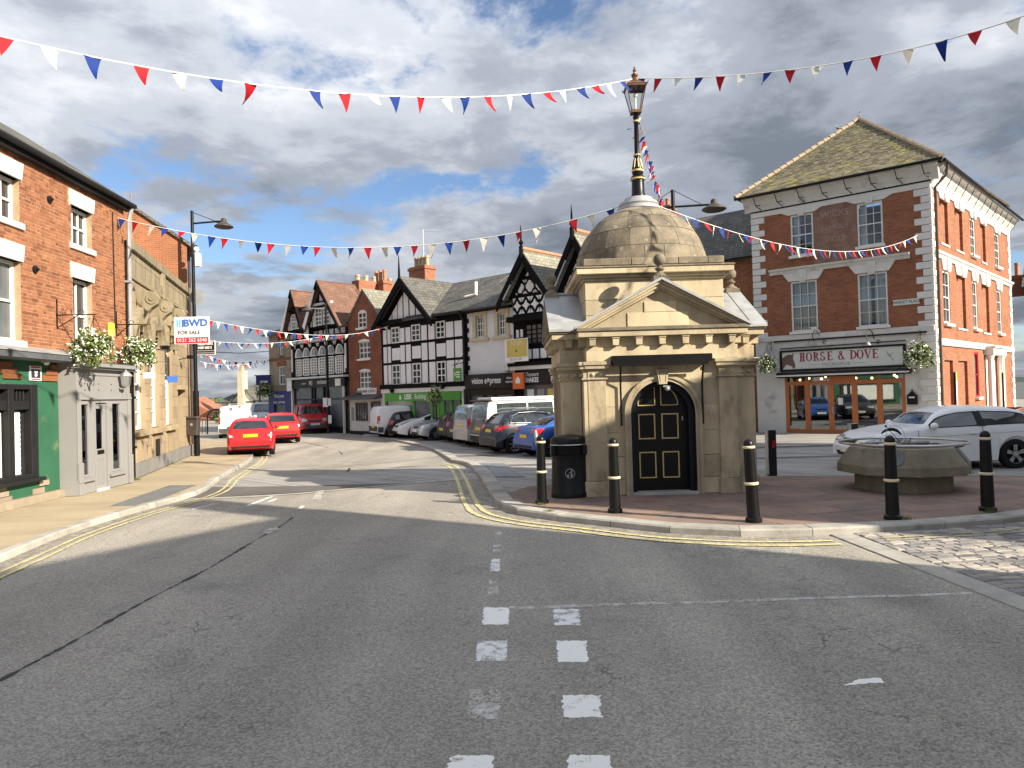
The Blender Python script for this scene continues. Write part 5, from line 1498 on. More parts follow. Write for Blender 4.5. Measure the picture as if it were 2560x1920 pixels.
for c in cols:
    a = [(c - ww, zsp)] + [(c + (ww) * math.cos(math.pi * (1 - i / 12)), zsp + ww * math.sin(math.pi * (1 - i / 12))) for i in range(13)] + [(c + ww, zsp)]
    for r0, r1, p in ((ww, ww + 0.16, 0.10), (ww + 0.10, ww + 0.26, 0.17)):
        m = MB()
        rows = []
        for i in range(15):
            th = math.pi * (1 - i / 14); cs, sn2 = math.cos(th), math.sin(th)
            rows.append([(c + r0 * cs, 0.05, zsp + r0 * sn2), (c + r0 * cs, -p, zsp + r0 * sn2), (c + r1 * cs, -p, zsp + r1 * sn2), (c + r1 * cs, 0.05, zsp + r1 * sn2)])
        m.grid(rows); m.build('arch_moulding', 'bank_top', BK.root)
    # scroll keystone
    zk = zsp + ww
    prof = [(0.02, zk - 0.25), (-0.20, zk - 0.22), (-0.26, zk - 0.05), (-0.24, zk + 0.10), (-0.34, zk + 0.22), (-0.50, zk + 0.34), (-0.56, zk + 0.50), (-0.48, zk + 0.64), (-0.30, zk + 0.70), (0.02, zk + 0.72)]
    ky = MB().xprism(prof, c - 0.17, c + 0.17).build('scroll_keystone', 'bank_top', BK.root, bevel=0.012)
    for q in (-0.19, 0.19):
        m = MB(); m.tube([(c + q, -0.36, zk + 0.48), (c + q * 1.02, -0.36, zk + 0.48)], 0.15, 16); m.tube([(c + q * 0.95, -0.36, zk + 0.48), (c + q * 1.15, -0.36, zk + 0.48)], 0.06, 10); m.build('volute', 'bank_top', ky)
    w = window(BK, (c - ww, c + ww, zs0, zsp + 0.02), 2, 6, 0.16, fw=0.10, bar=0.045, arch=ww * 0.9, sash=False)
    MB().box(c - ww - 0.12, c + ww + 0.12, -0.16, 0.2, zs0 - 0.16, zs0).build('sill', 'bank', w, bevel=0.012)
    MB().box(c - ww, c + ww, -0.02, 0.05, zs0 - 1.0, zs0 - 0.2).build('apron_panel', 'bank', BK.root, bevel=0.015)
    MB().box(c - 0.28, c + 0.28, -0.035, 0.0, zs0 - 0.85, zs0 - 0.35).build('vent', 'black_matt' if c == cols[1] else 'bank', BK.root)
BK.box('door', 'pipe_brown', dh[0], dh[1], 0.35, 0.42, 0.1, dh[3])
BK.box('door_hood', 'bank', dh[0] - 0.15, dh[1] + 0.15, -0.12, 0.2, dh[3], dh[3] + 0.14, bevel=0.01)
w = window(BK, (dc - 0.45, dc + 0.45, dh[3] + 0.5, zsp - 0.1), 2, 4, 0.02, fw=0.08)
for i, (px, py, mt, s_) in enumerate(((352, 940, 'sign_white', 0.16), (413, 950, 'sign_blue', 0.2))):
    u, z = BK.uz(px, py)
    t = thing('projecting_sign', ['small white projecting sign on the bank wall', 'small dark blue projecting sign between the bank windows'][i], 'sign', BK.world(u, 0, z), BK.root.rotation_euler.z)
    MB().box(-0.02, 0.02, -0.36, -0.06, -s_ * 0.4, s_ * 0.6).build('board', mt, t); MB().tube([(0, 0.02, 0.05), (0, -0.1, 0.05)], 0.012, 5).build('arm', 'black', t)
for i, (px, py) in enumerate(((382, 872), (447, 895))):
    u, z = BK.uz(px, py)
    t = thing('flood_light', ['dark flood light on an arm between the first two bank windows', 'dark flood light on an arm by the bank door'][i], 'light', BK.world(u, 0, z), BK.root.rotation_euler.z, 'flood lights on the bank')
    MB().tube([(0, 0, -0.05), (0, -0.3, 0.0)], 0.015, 5).build('arm', 'black', t); MB().box(-0.10, 0.10, -0.45, -0.27, -0.03, 0.09).build('head', 'black', t, bevel=0.01)
gm = MB()
for i in range(420):
    u = rnd.uniform(0.1, uB1 - 0.1); v_ = rnd.uniform(-0.05, 0.45); h = rnd.uniform(0.03, 0.14)
    gm.face([(u, v_, zp - 0.01), (u + 0.02, v_, zp - 0.01), (u + rnd.uniform(-.06, .06), v_ + rnd.uniform(-.05, .05), zp + h)])
stuff(gm.build('moss', 'grass', BK.root))
# brick house beyond the bank, its gable rising above the parapet
uE, zE = BK.uz(474, 592, 0.2)
BH = Fac('brick_house', 'orange brick house with a sloping gable rising behind the bank parapet', 'house', BK.world(uB1 + 0.05, 0.02, 0), -31.0)
slp = 0.62
zE2 = BH.uz(474, 592, 0.0)[1]
BH.part('wall', MB().xprism([(0, 0), (8.5, 0), (8.5, zE2 + 0.6), (4.25, zE2 + slp * 4.25), (0, zE2)], 0.0, 7), 'brick_orange')
for pv in ((-0.3, 4.25), (8.8, 4.25)):
    roof_slope(BH, 'roof', [(-0.12, pv[0], zE2 - (slp * 0.3)), (7.1, pv[0], zE2 - slp * 0.3), (7.1, 4.25, zE2 + slp * 4.25 + 0.1), (-0.12, 4.25, zE2 + slp * 4.25 + 0.1)], 'slate', 0.10)
pipe(BH, 'gutter', [(-0.15, -0.30, zE2 - 0.2), (7, -0.30, zE2 - 0.2)], 0.07, 'pipe_brown')
pipe(BH, 'downpipe', [(0.1, -0.28, zE2 - 0.22), (0.12, -0.08, zE2 - 0.55), (0.12, -0.08, 0.1)], 0.055, 'pipe_brown')
for k, z in enumerate((1.0, 4.2)):
    for u in (1.6, 4.2): window(BH, (u, u + 1.1, z, z + 1.6), 2, 2, -0.06, sill=0.08)
# ------------------------------------------------------------------ the pub
oP = G(2133, 1084, 0.085)
PB = Fac('corner_pub', 'red brick corner pub with white quoins and mossy hipped roof', 'pub', oP, 129.5)
uA = PB.uz(1884, 700)[0]; uZ = PB.uz(2331, 640)[0]
zb = -0.3
zeP = PB.uz(2320, 412)[1]
z_c0 = PB.uz(2320, 462)[1]
zmid = PB.uz(2142, 655)[1]; zstr = PB.uz(2142, 826)[1]
A1 = PB.rect(1975, 540, 2035, 634); A2 = PB.rect(2141, 511, 2209, 609)
B1 = PB.rect(1976, 705, 2046, 826); B2 = PB.rect(2143, 687, 2222, 812)
za0, za1 = (A1[2] + A2[2]) / 2, (A1[3] + A2[3]) / 2; zb0, zb1 = (B1[2] + B2[2]) / 2, (B1[3] + B2[3]) / 2
A1 = (A1[0], A1[1], za0, za1); A2 = (A2[0], A2[1], za0, za1); B1 = (B1[0], B1[1], zb0, zb1); B2 = (B2[0], B2[1], zb0, zb1)
sf = PB.rect(1961.5, 937, 2268, 1086)
sfz1 = PB.uz(2110, 937)[1]; sfz0 = PB.uz(2110, 1085)[1]
SF = (sf[0], sf[1], zb, sfz1)
PB.part('wall', wall_mb(uA, uZ, zstr - 0.25, z_c0, [A1, A2, B1, B2], 0.0, 0.16), 'brick_pub')
PB.part('stucco_wall', wall_mb(uA, uZ, zb, zstr - 0.25, [SF], -0.02, 0.2), 'white_old')
DEP = 11.0
PB.box('interior', 'interior', uA + 0.2, uZ - 0.3, 2.2, 2.3, zb, z_c0)
PB.box('interior_floor', 'door_wood', uA + 0.2, uZ - 0.3, 0.2, 2.2, sfz0 - 0.06, sfz0 - 0.02)
PB.box('ceiling', 'interior', uA + 0.2, uZ - 0.3, 0.2, 2.2, zstr - 0.3, zstr - 0.25)
PB.box('side_wall', 'brick_pub', uA, uA + 0.2, 0.16, DEP, zb, z_c0)
rg_ = PB.rect(2038, 497, 2140, 650)
PB.box('painted_advert', 'brick_ghost', A1[1] + 0.02, A2[0] - 0.02, -0.006, 0.0, zmid + 0.05, z_c0 - 0.12)
um = (A1[1] + A2[0]) / 2
for i, (b, sz, dz) in enumerate((('W', 0.42, -0.15), ('F', 0.32, -0.75), ('T', 0.36, -1.30))):
    text(("WICKS", 'FAMOUS', 'VIOLS')[i], sz, 'faded_paint', PB.root, (um, -0.0075, za1 + dz - 0.1), ext=0.0005, xs=0.95)
cv1 = [(0.02, 0.62), (0.30, 0.98)]
window(PB, A1, 3, 4, 0.03, pm='glass', sill=0.08, curtain=[(0.08, 0.38)], fw=0.075); window(PB, A2, 3, 4, 0.03, pm='glass', sill=0.08, curtain=[(0.08, 0.34)], fw=0.075)
window(PB, B1, 3, 4, 0.03, pm='glass', sill=0.08, curtain=[(0.05, 0.34), (0.36, 0.64), (0.66, 0.95)], fw=0.075); window(PB, B2, 3, 4, 0.03, pm='glass', sill=0.08, curtain=[(0.05, 0.42), (0.54, 0.95)], fw=0.075)
for w in (A1, A2, B1, B2):
    h = (z_c0 - 0.10 - w[3]) if w[3] > zmid else (zmid - 0.03 - w[3])
    l = MB().prism([(w[0] - 0.08, w[3] + 0.02), (w[1] + 0.08, w[3] + 0.02), (w[1] + 0.42, w[3] + h), (w[0] - 0.42, w[3] + h)], -0.07, 0.05).build('lintel', 'white', PB.root, bevel=0.01)
    c = (w[0] + w[1]) / 2
    kb = MB(); kb.prism([(c - 0.13, w[3] - 0.06), (c + 0.13, w[3] - 0.06), (c + 0.19, w[3] + h), (c - 0.19, w[3] + h)], -0.14, -0.06)
    for q in (-0.07, 0.0, 0.07): kb.box(c + q - 0.015, c + q + 0.015, -0.16, -0.13, w[3], w[3] + h * 0.6)
    kb.build('keystone', 'white', l)
# cornices
PB.box('frieze', 'white', uA - 0.02, uZ + 0.02, -0.05, 0.12, z_c0 - 0.10, z_c0 + 0.14, bevel=0.01)
PB.box('architrave_shadow', 'black_matt', uA - 0.02, uZ + 0.03, -0.075, 0.1, z_c0 + 0.14, z_c0 + 0.20)
zc = zeP - z_c0
prof = [(0.1, z_c0 + 0.20), (-0.08, z_c0 + 0.20), (-0.10, z_c0 + 0.34), (-0.22, z_c0 + 0.48), (-0.30, zeP - 0.16), (-0.50, zeP - 0.12), (-0.52, zeP), (0.1, zeP)]
PB.part('cornice', MB().xprism(prof, uA - 0.3, uZ + 0.35), 'white_old')
m = MB(); m.xprism([(0.05, zmid - 0.14), (-0.10, zmid - 0.14), (-0.12, zmid - 0.02), (-0.22, zmid + 0.03), (-0.24, zmid + 0.11), (0.05, zmid + 0.14)], PB.uz(1925, 680)[0], PB.uz(2275, 640)[0]); PB.part('mid_cornice', m, 'white_old')
PB.box('string_course', 'white_old', uA + 0.1, uZ + 0.0, -0.09, 0.05, zstr - 0.25, zstr + 0.0, bevel=0.02)
PB.box('string_course', 'black_matt', uA + 0.9, uZ - 0.3, -0.11, -0.03, zstr - 0.31, zstr - 0.255)
n = int((z_c0 - 0.15 - zb) / 0.31)
qh = (z_c0 - 0.12 - zb) / n
for i in range(n):
    z = zb + i * qh
    L = 0.62 if i % 2 else 0.36
    if z > zstr - 0.2: 
        MB().box(uA - 0.03, uA + L, -0.055, 0.1, z + 0.012, z + qh - 0.012).build('quoin', 'white', PB.root, bevel=0.022)
    MB().box(uZ - L, uZ + 0.055, -0.055, 0.0 + (0.62 if not i % 2 else 0.36), z + 0.012, z + qh - 0.012).build('quoin', 'white', PB.root, bevel=0.022)
for i in range(8):
    u = uA + 0.3 + i * (uZ - uA - 0.5) / 7
    m = MB(); m.tube([(u, -0.52, zeP - 0.05), (u + 0.05, -0.36, z_c0 + 0.42), (u + 0.25, -0.16, z_c0 + 0.2)], 0.02, 5); m.tube([(u + 0.06, -0.36, z_c0 + 0.42), (u + 0.28, -0.35, z_c0 + 0.40)], 0.018, 5); m.build('gutter_stay', 'black', PB.root)
# roof: hipped, tiles of the front slope are real
apx = PB.uz(2148, 300, 5.2); UA, ZA = apx; VA = 5.2
e0, e1, ve, zr = uA - 0.55, uZ + 0.55, -0.62, zeP + 0.02
roof_slope(PB, 'roof', [(e0, ve, zr), (e1, ve, zr), (UA, VA, ZA)], 'tile_mossy', 0.08)
roof_slope(PB, 'roof', [(e0, ve, zr), (UA, VA, ZA), (UA, DEP - 1, ZA), (e0, DEP + 0.5, zr)], 'tile_mossy', 0.08)
roof_slope(PB, 'roof', [(e1, ve, zr), (UA, VA, ZA), (UA, DEP - 1, ZA), (e1 + 1.4, DEP + 0.5, zr)], 'tile_mossy', 0.08)
Nn = Vector((0, -(ZA - zr), VA - ve)).normalized(); up = Vector((0, VA - ve, ZA - zr)); SL = up.length; up.normalize()
tiles = []
cr = 0.155; nrow = int(SL / cr)
for i in range(nrow):
    f = i * cr / SL; l = e0 + (UA - e0) * f; rr = e1 + (UA - e1) * f
    u = l - rnd.uniform(0, 0.2)
    while u < rr:
        w = 0.245
        a, b = max(u, l + 0.02), min(u + w - 0.008, rr - 0.02)
        if b - a > 0.05: tiles.append((a, b, i))
        u += w
tiles.sort(key=lambda t: t[2])
rest = MB(); cache = {}
ang = math.atan2(ZA - zr, VA - ve)
for k, (a, b, i) in enumerate(tiles):
    lift = rnd.uniform(0.0, 0.010)
    if k < 300:
        key = round(b - a, 2)
        if key not in cache:
            m = MB(); m.prism([(0, 0), (0, 0), (0, 0)], 0, 0) if False else None
            m.box(0, b - a, 0, cr + 0.03, 0.0, 0.022); cache[key] = m.mesh('roof_tile', 'roof_tile')
        o = link('roof_tile', cache[key], PB.root, (a, ve + up.y * i * cr - 0.03, zr + up.z * i * cr + 0.004 + lift)); o.rotation_euler = (ang - 0.05, 0, rnd.uniform(-.012, .012))
    else:
        p0 = Vector((0, ve, zr)) + up * (i * cr - 0.03) + Nn * (0.028 + lift); p1 = p0 + up * (cr + 0.03) - Nn * 0.016; lo = p0 - Nn * 0.024; tn = rnd.random()
        rest.face([(a, p0.y, p0.z), (b, p0.y, p0.z), (b, p1.y, p1.z), (a, p1.y, p1.z)], tn); rest.face([(a, lo.y, lo.z), (b, lo.y, lo.z), (b, p0.y, p0.z), (a, p0.y, p0.z)], tn)
stuff(rest.build('roof_tiles', 'roof_tile', PB.root))
for (p, q) in (((e0, ve, zr), (UA, VA, ZA)), ((e1, ve, zr), (UA, VA, ZA))):
    P, Q = Vector(p), Vector(q); L = (Q - P).length; k = int(L / 0.42)
    for i in range(k):
        a = P + (Q - P) * (i / k) + Vector((0, 0, 0.06)); b = P + (Q - P) * ((i + 0.96) / k) + Vector((0, 0, 0.045))
        m = MB(); m.tube([a, b], [0.12, 0.10], 8); m.build('hip_tile', 'ridge', PB.root)
m = MB(); m.tube([(UA, VA, ZA + 0.06), (UA, DEP - 1, ZA + 0.06)], 0.11, 8); m.build('ridge_tiles', 'ridge', PB.root)
pipe(PB, 'gutter', [(e0 - 0.03, ve - 0.02, zr - 0.02), (e1 + 0.03, ve - 0.02, zr - 0.02)], 0.07, 'black')
# right-hand wall: its own direction
crn = PB.world(uZ, 0, 0)
PR = Fac('pub_wing', 'sunlit side of the red brick pub with blind windows and white strings', 'pub', crn, 45.0)
uR = PR.uz(2525, 700)[0]
for x_ in (0,): pass
zsR = PR.uz(2430, 667)[1]; zlR = PR.uz(2440, 853)[1]
wins = [PR.rect(2424, 533, 2439, 624), PR.rect(2485, 568, 2499, 652), PR.rect(2356, 673, 2377, 800), PR.rect(2430, 694, 2445, 809), PR.rect(2491, 714, 2505, 818)]
wu = [(w[0], w[1]) for w in wins]
up0, up1 = za0 + 0.05, za1 - 0.05; lo0, lo1 = zb0 + 0.0, zb1 - 0.02
wins = [(*wu[0], up0, up1), (*wu[1], up0, up1), (*wu[2], lo0, lo1), (*wu[3], lo0, lo1), (*wu[4], lo0, lo1)]
rw = PR.rect(2435, 880, 2449, 992); dw = PR.rect(2464, 885, 2494, 1000)
blind = []
for x0, x1, (z0, z1) in ((2352, 2372, (up0 - .1, up1)), (2389, 2408, (up0 - .1, up1)), (2452, 2464, (up0 - .1, up1)), (2392, 2414, (lo0 - .1, lo1)), (2455, 2472, (lo0 - .1, lo1))):
    ym = 620 if z0 > zmid else 750
    blind.append((PR.uz(x0, ym)[0], PR.uz(x1, ym)[0], z0, z1))
gb = [(PR.uz(2362, 930)[0], PR.uz(2383, 930)[0], 0.6, 3.0), (PR.uz(2397, 930)[0], PR.uz(2419, 930)[0], 0.6, 3.0)]
PR.part('wall', wall_mb(0.0, uR, zb, z_c0, wins + blind + gb + [(rw[0], rw[1], rw[2], rw[3]), (dw[0], dw[1], zb, dw[3])], 0.0, 0.13), 'brick_pub')
for b in blind + gb:
    PR.box('blind_panel', 'brick_pub', b[0], b[1], 0.12, 0.16, b[2], b[3])
    PR.box('sill', 'white_old', b[0] - 0.05, b[1] + 0.05, -0.05, 0.13, b[2] - 0.08, b[2])
for i, w in enumerate(wins): window(PR, w, 2, 4, 0.03, sill=0.1, fw=0.10)
for b in blind + wins:
    h = (z_c0 - 0.02 - b[3]) if b[3] > zmid else (zmid - 0.03 - b[3])
    l = MB().prism([(b[0] - 0.06, b[3]), (b[1] + 0.06, b[3]), (b[1] + 0.32, b[3] + h), (b[0] - 0.32, b[3] + h)], -0.07, 0.05).build('lintel', 'white', PR.root, bevel=0.01)
    c = (b[0] + b[1]) / 2; MB().prism([(c - 0.11, b[3] - 0.08), (c + 0.11, b[3] - 0.08), (c + 0.16, b[3] + h), (c - 0.16, b[3] + h)], -0.15, -0.06).build('keystone', 'white', l, bevel=0.01)
PR.box('interior', 'interior', 0.3, uR - 0.1, 0.6, 0.7, zb, z_c0)
PR.box('frieze', 'white', 0.05, uR + 0.02, -0.06, 0.1, z_c0 - 0.10, z_c0 + 0.2)
PR.part('cornice', MB().xprism(prof, 0.1, uR + 0.3), 'white_old')
m = MB(); m.xprism([(0.05, zmid - 0.14), (-0.08, zmid - 0.14), (-0.10, zmid - 0.02), (-0.18, zmid + 0.03), (-0.20, zmid + 0.11), (0.05, zmid + 0.14)], 0.2, uR); PR.part('mid_cornice', m, 'white')
PR.box('string_course', 'white_old', 0.3, uR, -0.09, 0.05, zstr - 0.85, zstr - 0.55, bevel=0.02)
for i in range(n):
    z = zb + i * qh; L = 0.5 if i % 2 else 0.3
    MB().box(uR - L, uR + 0.05, -0.055, 0.3, z + 0.012, z + qh - 0.012).build('quoin', 'white', PR.root, bevel=0.022)
for i in range(13):
    u = 0.6 + i * (uR - 0.9) / 12
    m = MB(); m.tube([(u, -0.52, zeP - 0.05), (u + 0.05, -0.33, z_c0 + 0.42), (u + 0.2, -0.1, z_c0 + 0.15)], 0.018, 5); m.build('gutter_stay', 'black', PR.root)
pipe(PR, 'gutter', [(-0.3, -0.64, zr - 0.02), (uR + 0.5, -0.64, zr - 0.02)], 0.07, 'black')
pipe(PR, 'downpipe', [(0.35, -0.6, zr - 0.1), (0.32, -0.55, zr - 0.5), (0.22, -0.14, z_c0 - 0.1), (0.22, -0.12, zb)], 0.06, 'pipe_brown')
w = window(PR, rw, 1, 2, 0.02, fm='reflector', fw=0.10, sill=0.08, sillmat='white')
m = MB(); dwm = (dw[0] + dw[1]) / 2
for u in (dw[0] - 0.12, dw[1] + 0.12): m.lathe([(0.17, zb), (0.17, 0.2), (0.14, 0.25), (0.13, dw[3] - 0.25), (0.17, dw[3] - 0.2), (0.18, dw[3] - 0.05)], 14, (u, -0.22))
m.box(dw[0] - 0.35, dw[1] + 0.35, -0.42, 0.0, dw[3] - 0.05, dw[3] + 0.30); m.box(dw[0] - 0.45, dw[1] + 0.45, -0.52, 0.0, dw[3] + 0.30, dw[3] + 0.40)
pc = m.build('porch', 'white', PR.root)
PR.box('door', 'white', dw[0], dw[1], 0.05, 0.10, zb, dw[3])
for px, yy in ((2388, 955), (2508, 960)):
    u, z = PR.uz(px, yy, -0.5)
    t = thing('parking_sign', 'tall black post with yellow and white notice beside the pub wing wall' if px < 2450 else 'black notice post with yellow top beside the white pub porch', 'sign', PR.world(u, -0.5, gz(19, 29)), PR.root.rotation_euler.z)
    MB().box(-0.09, -0.02, -0.04, 0.04, 0, 2.7).build('post', 'black', t); MB().box(-0.01, 0.2, -0.03, 0.03, 1.2, 2.35).build('notice', 'sign_white', t); MB().box(-0.01, 0.2, -0.03, 0.03, 2.36, 2.7).build('yellow_panel', 'alarm_yellow', t)
# pub sign
s0, s1 = PB.uz(1950, 902, -0.1)[0], PB.uz(2265, 889, -0.1)[0]
sz0, sz1 = PB.uz(2107, 923, -0.1)[1], PB.uz(2107, 868, -0.1)[1]
ps = thing('pub_sign', 'long pale HORSE & DOVE MICROPUB fascia sign in a black frame', 'sign', PB.world(s0, 0, sz0), PB.root.rotation_euler.z)
SW, SH = s1 - s0, sz1 - sz0
m = MB(); m.box(0, SW, -0.14, -0.02, 0, 0.09); m.box(0, SW, -0.14, -0.02, SH - 0.09, SH); m.box(0, 0.11, -0.14, -0.02, 0.09, SH - 0.09); m.box(SW - 0.11, SW, -0.14, -0.02, 0.09, SH - 0.09); m.build('frame', 'black', ps)
MB().box(0.11, SW - 0.11, -0.10, -0.03, 0.09, SH - 0.09).build('panel', 'sign_cream', ps)
def serif_word(word, x0, z0, h, mat, parent, w=0.6, gap=0.14, y=-0.105):
    st, th, sf_ = 0.17 * h, 0.065 * h, 0.10 * h            # thick stem, thin stroke, serif overhang
    x = x0
    for ch in word:
        m = MB(); W_l = w * h
        def stem(c): m.box(x + c - st / 2, x + c + st / 2, y - 0.008, y, z0, z0 + h)
        def ser(c, z): m.box(x + c - st / 2 - sf_, x + c + st / 2 + sf_, y - 0.009, y - 0.001, z, z + th * 0.8)
        def hb(a, b, z): m.box(x + a, x + b, y - 0.0075, y, z - th / 2, z + th / 2)
        def arc(cx_, cz, rx, rz, a0, a1, t0, t1, k=16):
            rows = []
            for i in range(k + 1):
                a = R_(a0 + (a1 - a0) * i / k); t = t0 + (t1 - t0) * abs(math.cos(a))
                rows.append([(x + cx_ + rx * math.cos(a), y - 0.008, cz + rz * math.sin(a)), (x + cx_ + (rx - t) * math.cos(a), y - 0.008, cz + (rz - t * 0.75) * math.sin(a))])
            m.grid(rows)
        if ch == ' ':
            x += 0.45 * h; continue
        if ch == 'H':
            stem(st); stem(W_l - st); hb(st, W_l - st, z0 + h * 0.52)
            for c in (st, W_l - st): ser(c, z0); ser(c, z0 + h - th * 0.8)
        elif ch == 'O':
            arc(W_l / 2, z0 + h / 2, W_l * 0.56, h * 0.51, 0, 360, th, st, 28)
        elif ch == 'R':
            stem(st); ser(st, z0); m.box(x, x + st * 1.6, y - 0.009, y - 0.001, z0 + h - th * 0.8, z0 + h)
            arc(st, z0 + h * 0.74, W_l * 0.62, h * 0.26, -90, 90, th, st)
            m.prism([(x + W_l * 0.42, z0 + h * 0.5), (x + W_l * 0.65, z0 + h * 0.5), (x + W_l * 1.08, z0), (x + W_l * 0.82, z0)], y - 0.008, y)
        elif ch == 'S':
            arc(W_l * 0.45, z0 + h * 0.74, W_l * 0.40, h * 0.26, 20, 270, st * 0.6, st * 0.8); arc(W_l * 0.45, z0 + h * 0.25, W_l * 0.45, h * 0.26, -200, 90, st * 0.6, st * 0.9)
        elif ch == 'E':
            stem(st); ser(st, z0); ser(st, z0 + h - th * 0.8)
            hb(st, W_l * 0.95, z0 + th / 2); hb(st, W_l * 0.9, z0 + h - th / 2); hb(st, W_l * 0.75, z0 + h * 0.52)
            m.box(x + W_l * 0.86, x + W_l * 0.95, y - 0.008, y, z0, z0 + h * 0.22); m.box(x + W_l * 0.82, x + W_l * 0.90, y - 0.008, y, z0 + h * 0.80, z0 + h); m.box(x + W_l * 0.70, x + W_l * 0.76, y - 0.008, y, z0 + h * 0.44, z0 + h * 0.60)
        elif ch == 'D':
            stem(st); ser(st * 0.9, z0); ser(st * 0.9, z0 + h - th * 0.8); arc(st, z0 + h / 2, W_l * 0.88, h * 0.5, -90, 90, th, st)
        elif ch == 'V':
            m.prism([(x - 0.02 * h, z0 + h), (x + st * 1.05, z0 + h), (x + W_l * 0.60, z0), (x + W_l * 0.46, z0)], y - 0.008, y); m.prism([(x + W_l * 0.92, z0 + h * 1.18), (x + W_l * 1.03, z0 + h * 1.18), (x + W_l * 0.60, z0), (x + W_l * 0.52, z0)], y - 0.0075, y)
            m.box(x - 0.1 * h, x + st * 1.5, y - 0.009, y - 0.001, z0 + h - th * 0.8, z0 + h)
        elif ch == '&':
            arc(W_l * 0.42, z0 + h * 0.78, W_l * 0.26, h * 0.21, 0, 360, th, st * 0.7, 20); arc(W_l * 0.40, z0 + h * 0.29, W_l * 0.44, h * 0.30, 60, 340, th, st * 0.9, 20)
            m.prism([(x + W_l * 0.22, z0 + h * 0.70), (x + W_l * 0.42, z0 + h * 0.74), (x + W_l * 1.08, z0), (x + W_l * 0.84, z0)], y - 0.009, y)
        m.build('letter', mat, parent)
        x += W_l + gap * h
    return x
hL = SH * 0.40
serif_word('HORSE & DOVE', SW * 0.17, SH * 0.44, hL, 'sign_maroon', ps, (SW * 0.64 / hL - 0.9) / 10 - 0.14 * 1.0 + 0.0, 0.14)
text('MICROPUB', SH * 0.20, 'sign_grey', ps, (SW * 0.47, -0.104, SH * 0.26), ext=0.003, xs=1.25)
for a, b in ((0.24, 0.34), (0.60, 0.70)): MB().box(SW * a, SW * b, -0.106, -0.1, SH * 0.26, SH * 0.275).build('rule', 'sign_grey', ps)
hx, hz, k = 0.12, 0.10, SH * 0.8
MB().prism([(hx, hz + k * .02), (hx + k * .22, hz + k * .28), (hx + k * .50, hz + k * .20), (hx + k * .64, hz + k * .02), (hx + k * .74, hz + k * .12), (hx + k * .72, hz + k * .34), (hx + k * .62, hz + k * .62), (hx + k * .66, hz + k * .95), (hx + k * .54, hz + k * .84), (hx + k * .40, hz + k * .88), (hx + k * .16, hz + k * .80), (hx, hz + k * .66)], -0.108, -0.1).build('horse_head_emblem', 'horse_brown', ps)
bx_, bz_ = SW * 0.865, SH * 0.28
m = MB(); m.prism([(bx_, bz_ + k * .42), (bx_ + k * .12, bz_ + k * .34), (bx_ + k * .26, bz_ + k * .10), (bx_ + k * .30, bz_ - k * .12), (bx_ + k * .20, bz_ + k * .14), (bx_ + k * .06, bz_ + k * .28)], -0.106, -0.1); m.prism([(bx_ + k * .12, bz_ + k * .34), (bx_ + k * .30, bz_ + k * .50), (bx_ + k * .20, bz_ + k * .36), (bx_ + k * .16, bz_ + k * .30)], -0.105, -0.1); m.prism([(bx_, bz_ + k * .42), (bx_ - k * .02, bz_ + k * .58), (bx_ + k * .08, bz_ + k * .38)], -0.104, -0.1)
m.build('dove_emblem', 'sign_grey', ps)
for i, px in enumerate((2039, 2173)):
    u, z = PB.uz(px, 862, -0.3)
    t = thing('sign_lamp', 'swan neck lamp over the HORSE lettering of the pub sign' if i == 0 else 'swan neck lamp over the DOVE lettering of the pub sign', 'lamp', PB.world(u, 0, z), PB.root.rotation_euler.z, 'swan neck lamps over the pub sign')
    MB().tube([(0.15, 0, 0.2), (0.1, -0.12, 0.55), (0.0, -0.30, 0.70), (-0.1, -0.45, 0.45), (-0.02, -0.45, 0.12)], 0.018, 6).build('arm', 'black', t, smooth=True)
    MB().lathe([(0.03, 0.14), (0.08, 0.08), (0.13, -0.02)], 14, (-0.02, -0.45)).build('shade', 'grey_metal', t, smooth=True)
    m = MB(); m.tube([(0.32 + 0.07 * math.cos(a), -0.05, 0.12 + 0.07 * math.sin(a)) for a in [R_(30 * i) for i in range(11)]], 0.014, 5); m.build('scroll', 'black', t)
pipe(PB, 'cable', [(PB.uz(1950, 872)[0], -0.05, sz1 + 0.10), (PB.uz(2265, 852)[0], -0.05, sz1 + 0.14)], 0.02, 'cable')
# awning cassette
aw = thing('awning', 'rolled black awning cassette with white edge under the pub sign', 'awning', PB.world(s0 - 0.15, 0, sz0 - 0.05), PB.root.rotation_euler.z)
MB().xprism([(0, 0.0), (-0.22, -0.02), (-0.34, -0.12), (-0.34, -0.22), (-0.2, -0.26), (0, -0.2)], 0, SW + 0.35).build('cassette', 'black_matt', aw, bevel=0.01)
MB().box(0.0, SW + 0.3, -0.365, -0.345, -0.20, -0.13).build('valance', 'white', aw)
# timber shopfront
zt_ = PB.uz(2110, 953)[1]
fv = 0.02; F0 = sfz0 - 0.02
mul = [PB.uz(x, 1020)[0] for x in (1964, 2019, 2078, 2137, 2200, 2265)]
mul[0], mul[-1] = SF[0], SF[1]
m = MB(); bw = 0.09
for i, u in enumerate(mul):
    a, b = (u, u + bw) if i == 0 else ((u - bw, u) if i == len(mul) - 1 else (u - bw / 2, u + bw / 2))
    m.box(a, b, fv, fv + 0.10, F0, sfz1)
m.box(SF[0] + bw, SF[1] - bw, fv + 0.01, fv + 0.09, zt_ - 0.05, zt_ + 0.05); m.box(SF[0] + bw, SF[1] - bw, fv + 0.01, fv + 0.09, F0, F0 + 0.13); m.box(SF[0] + bw, SF[1] - bw, fv + 0.01, fv + 0.09, sfz1 - 0.05, sfz1)
shp = m.build('timber_shopfront', 'door_wood', PB.root)
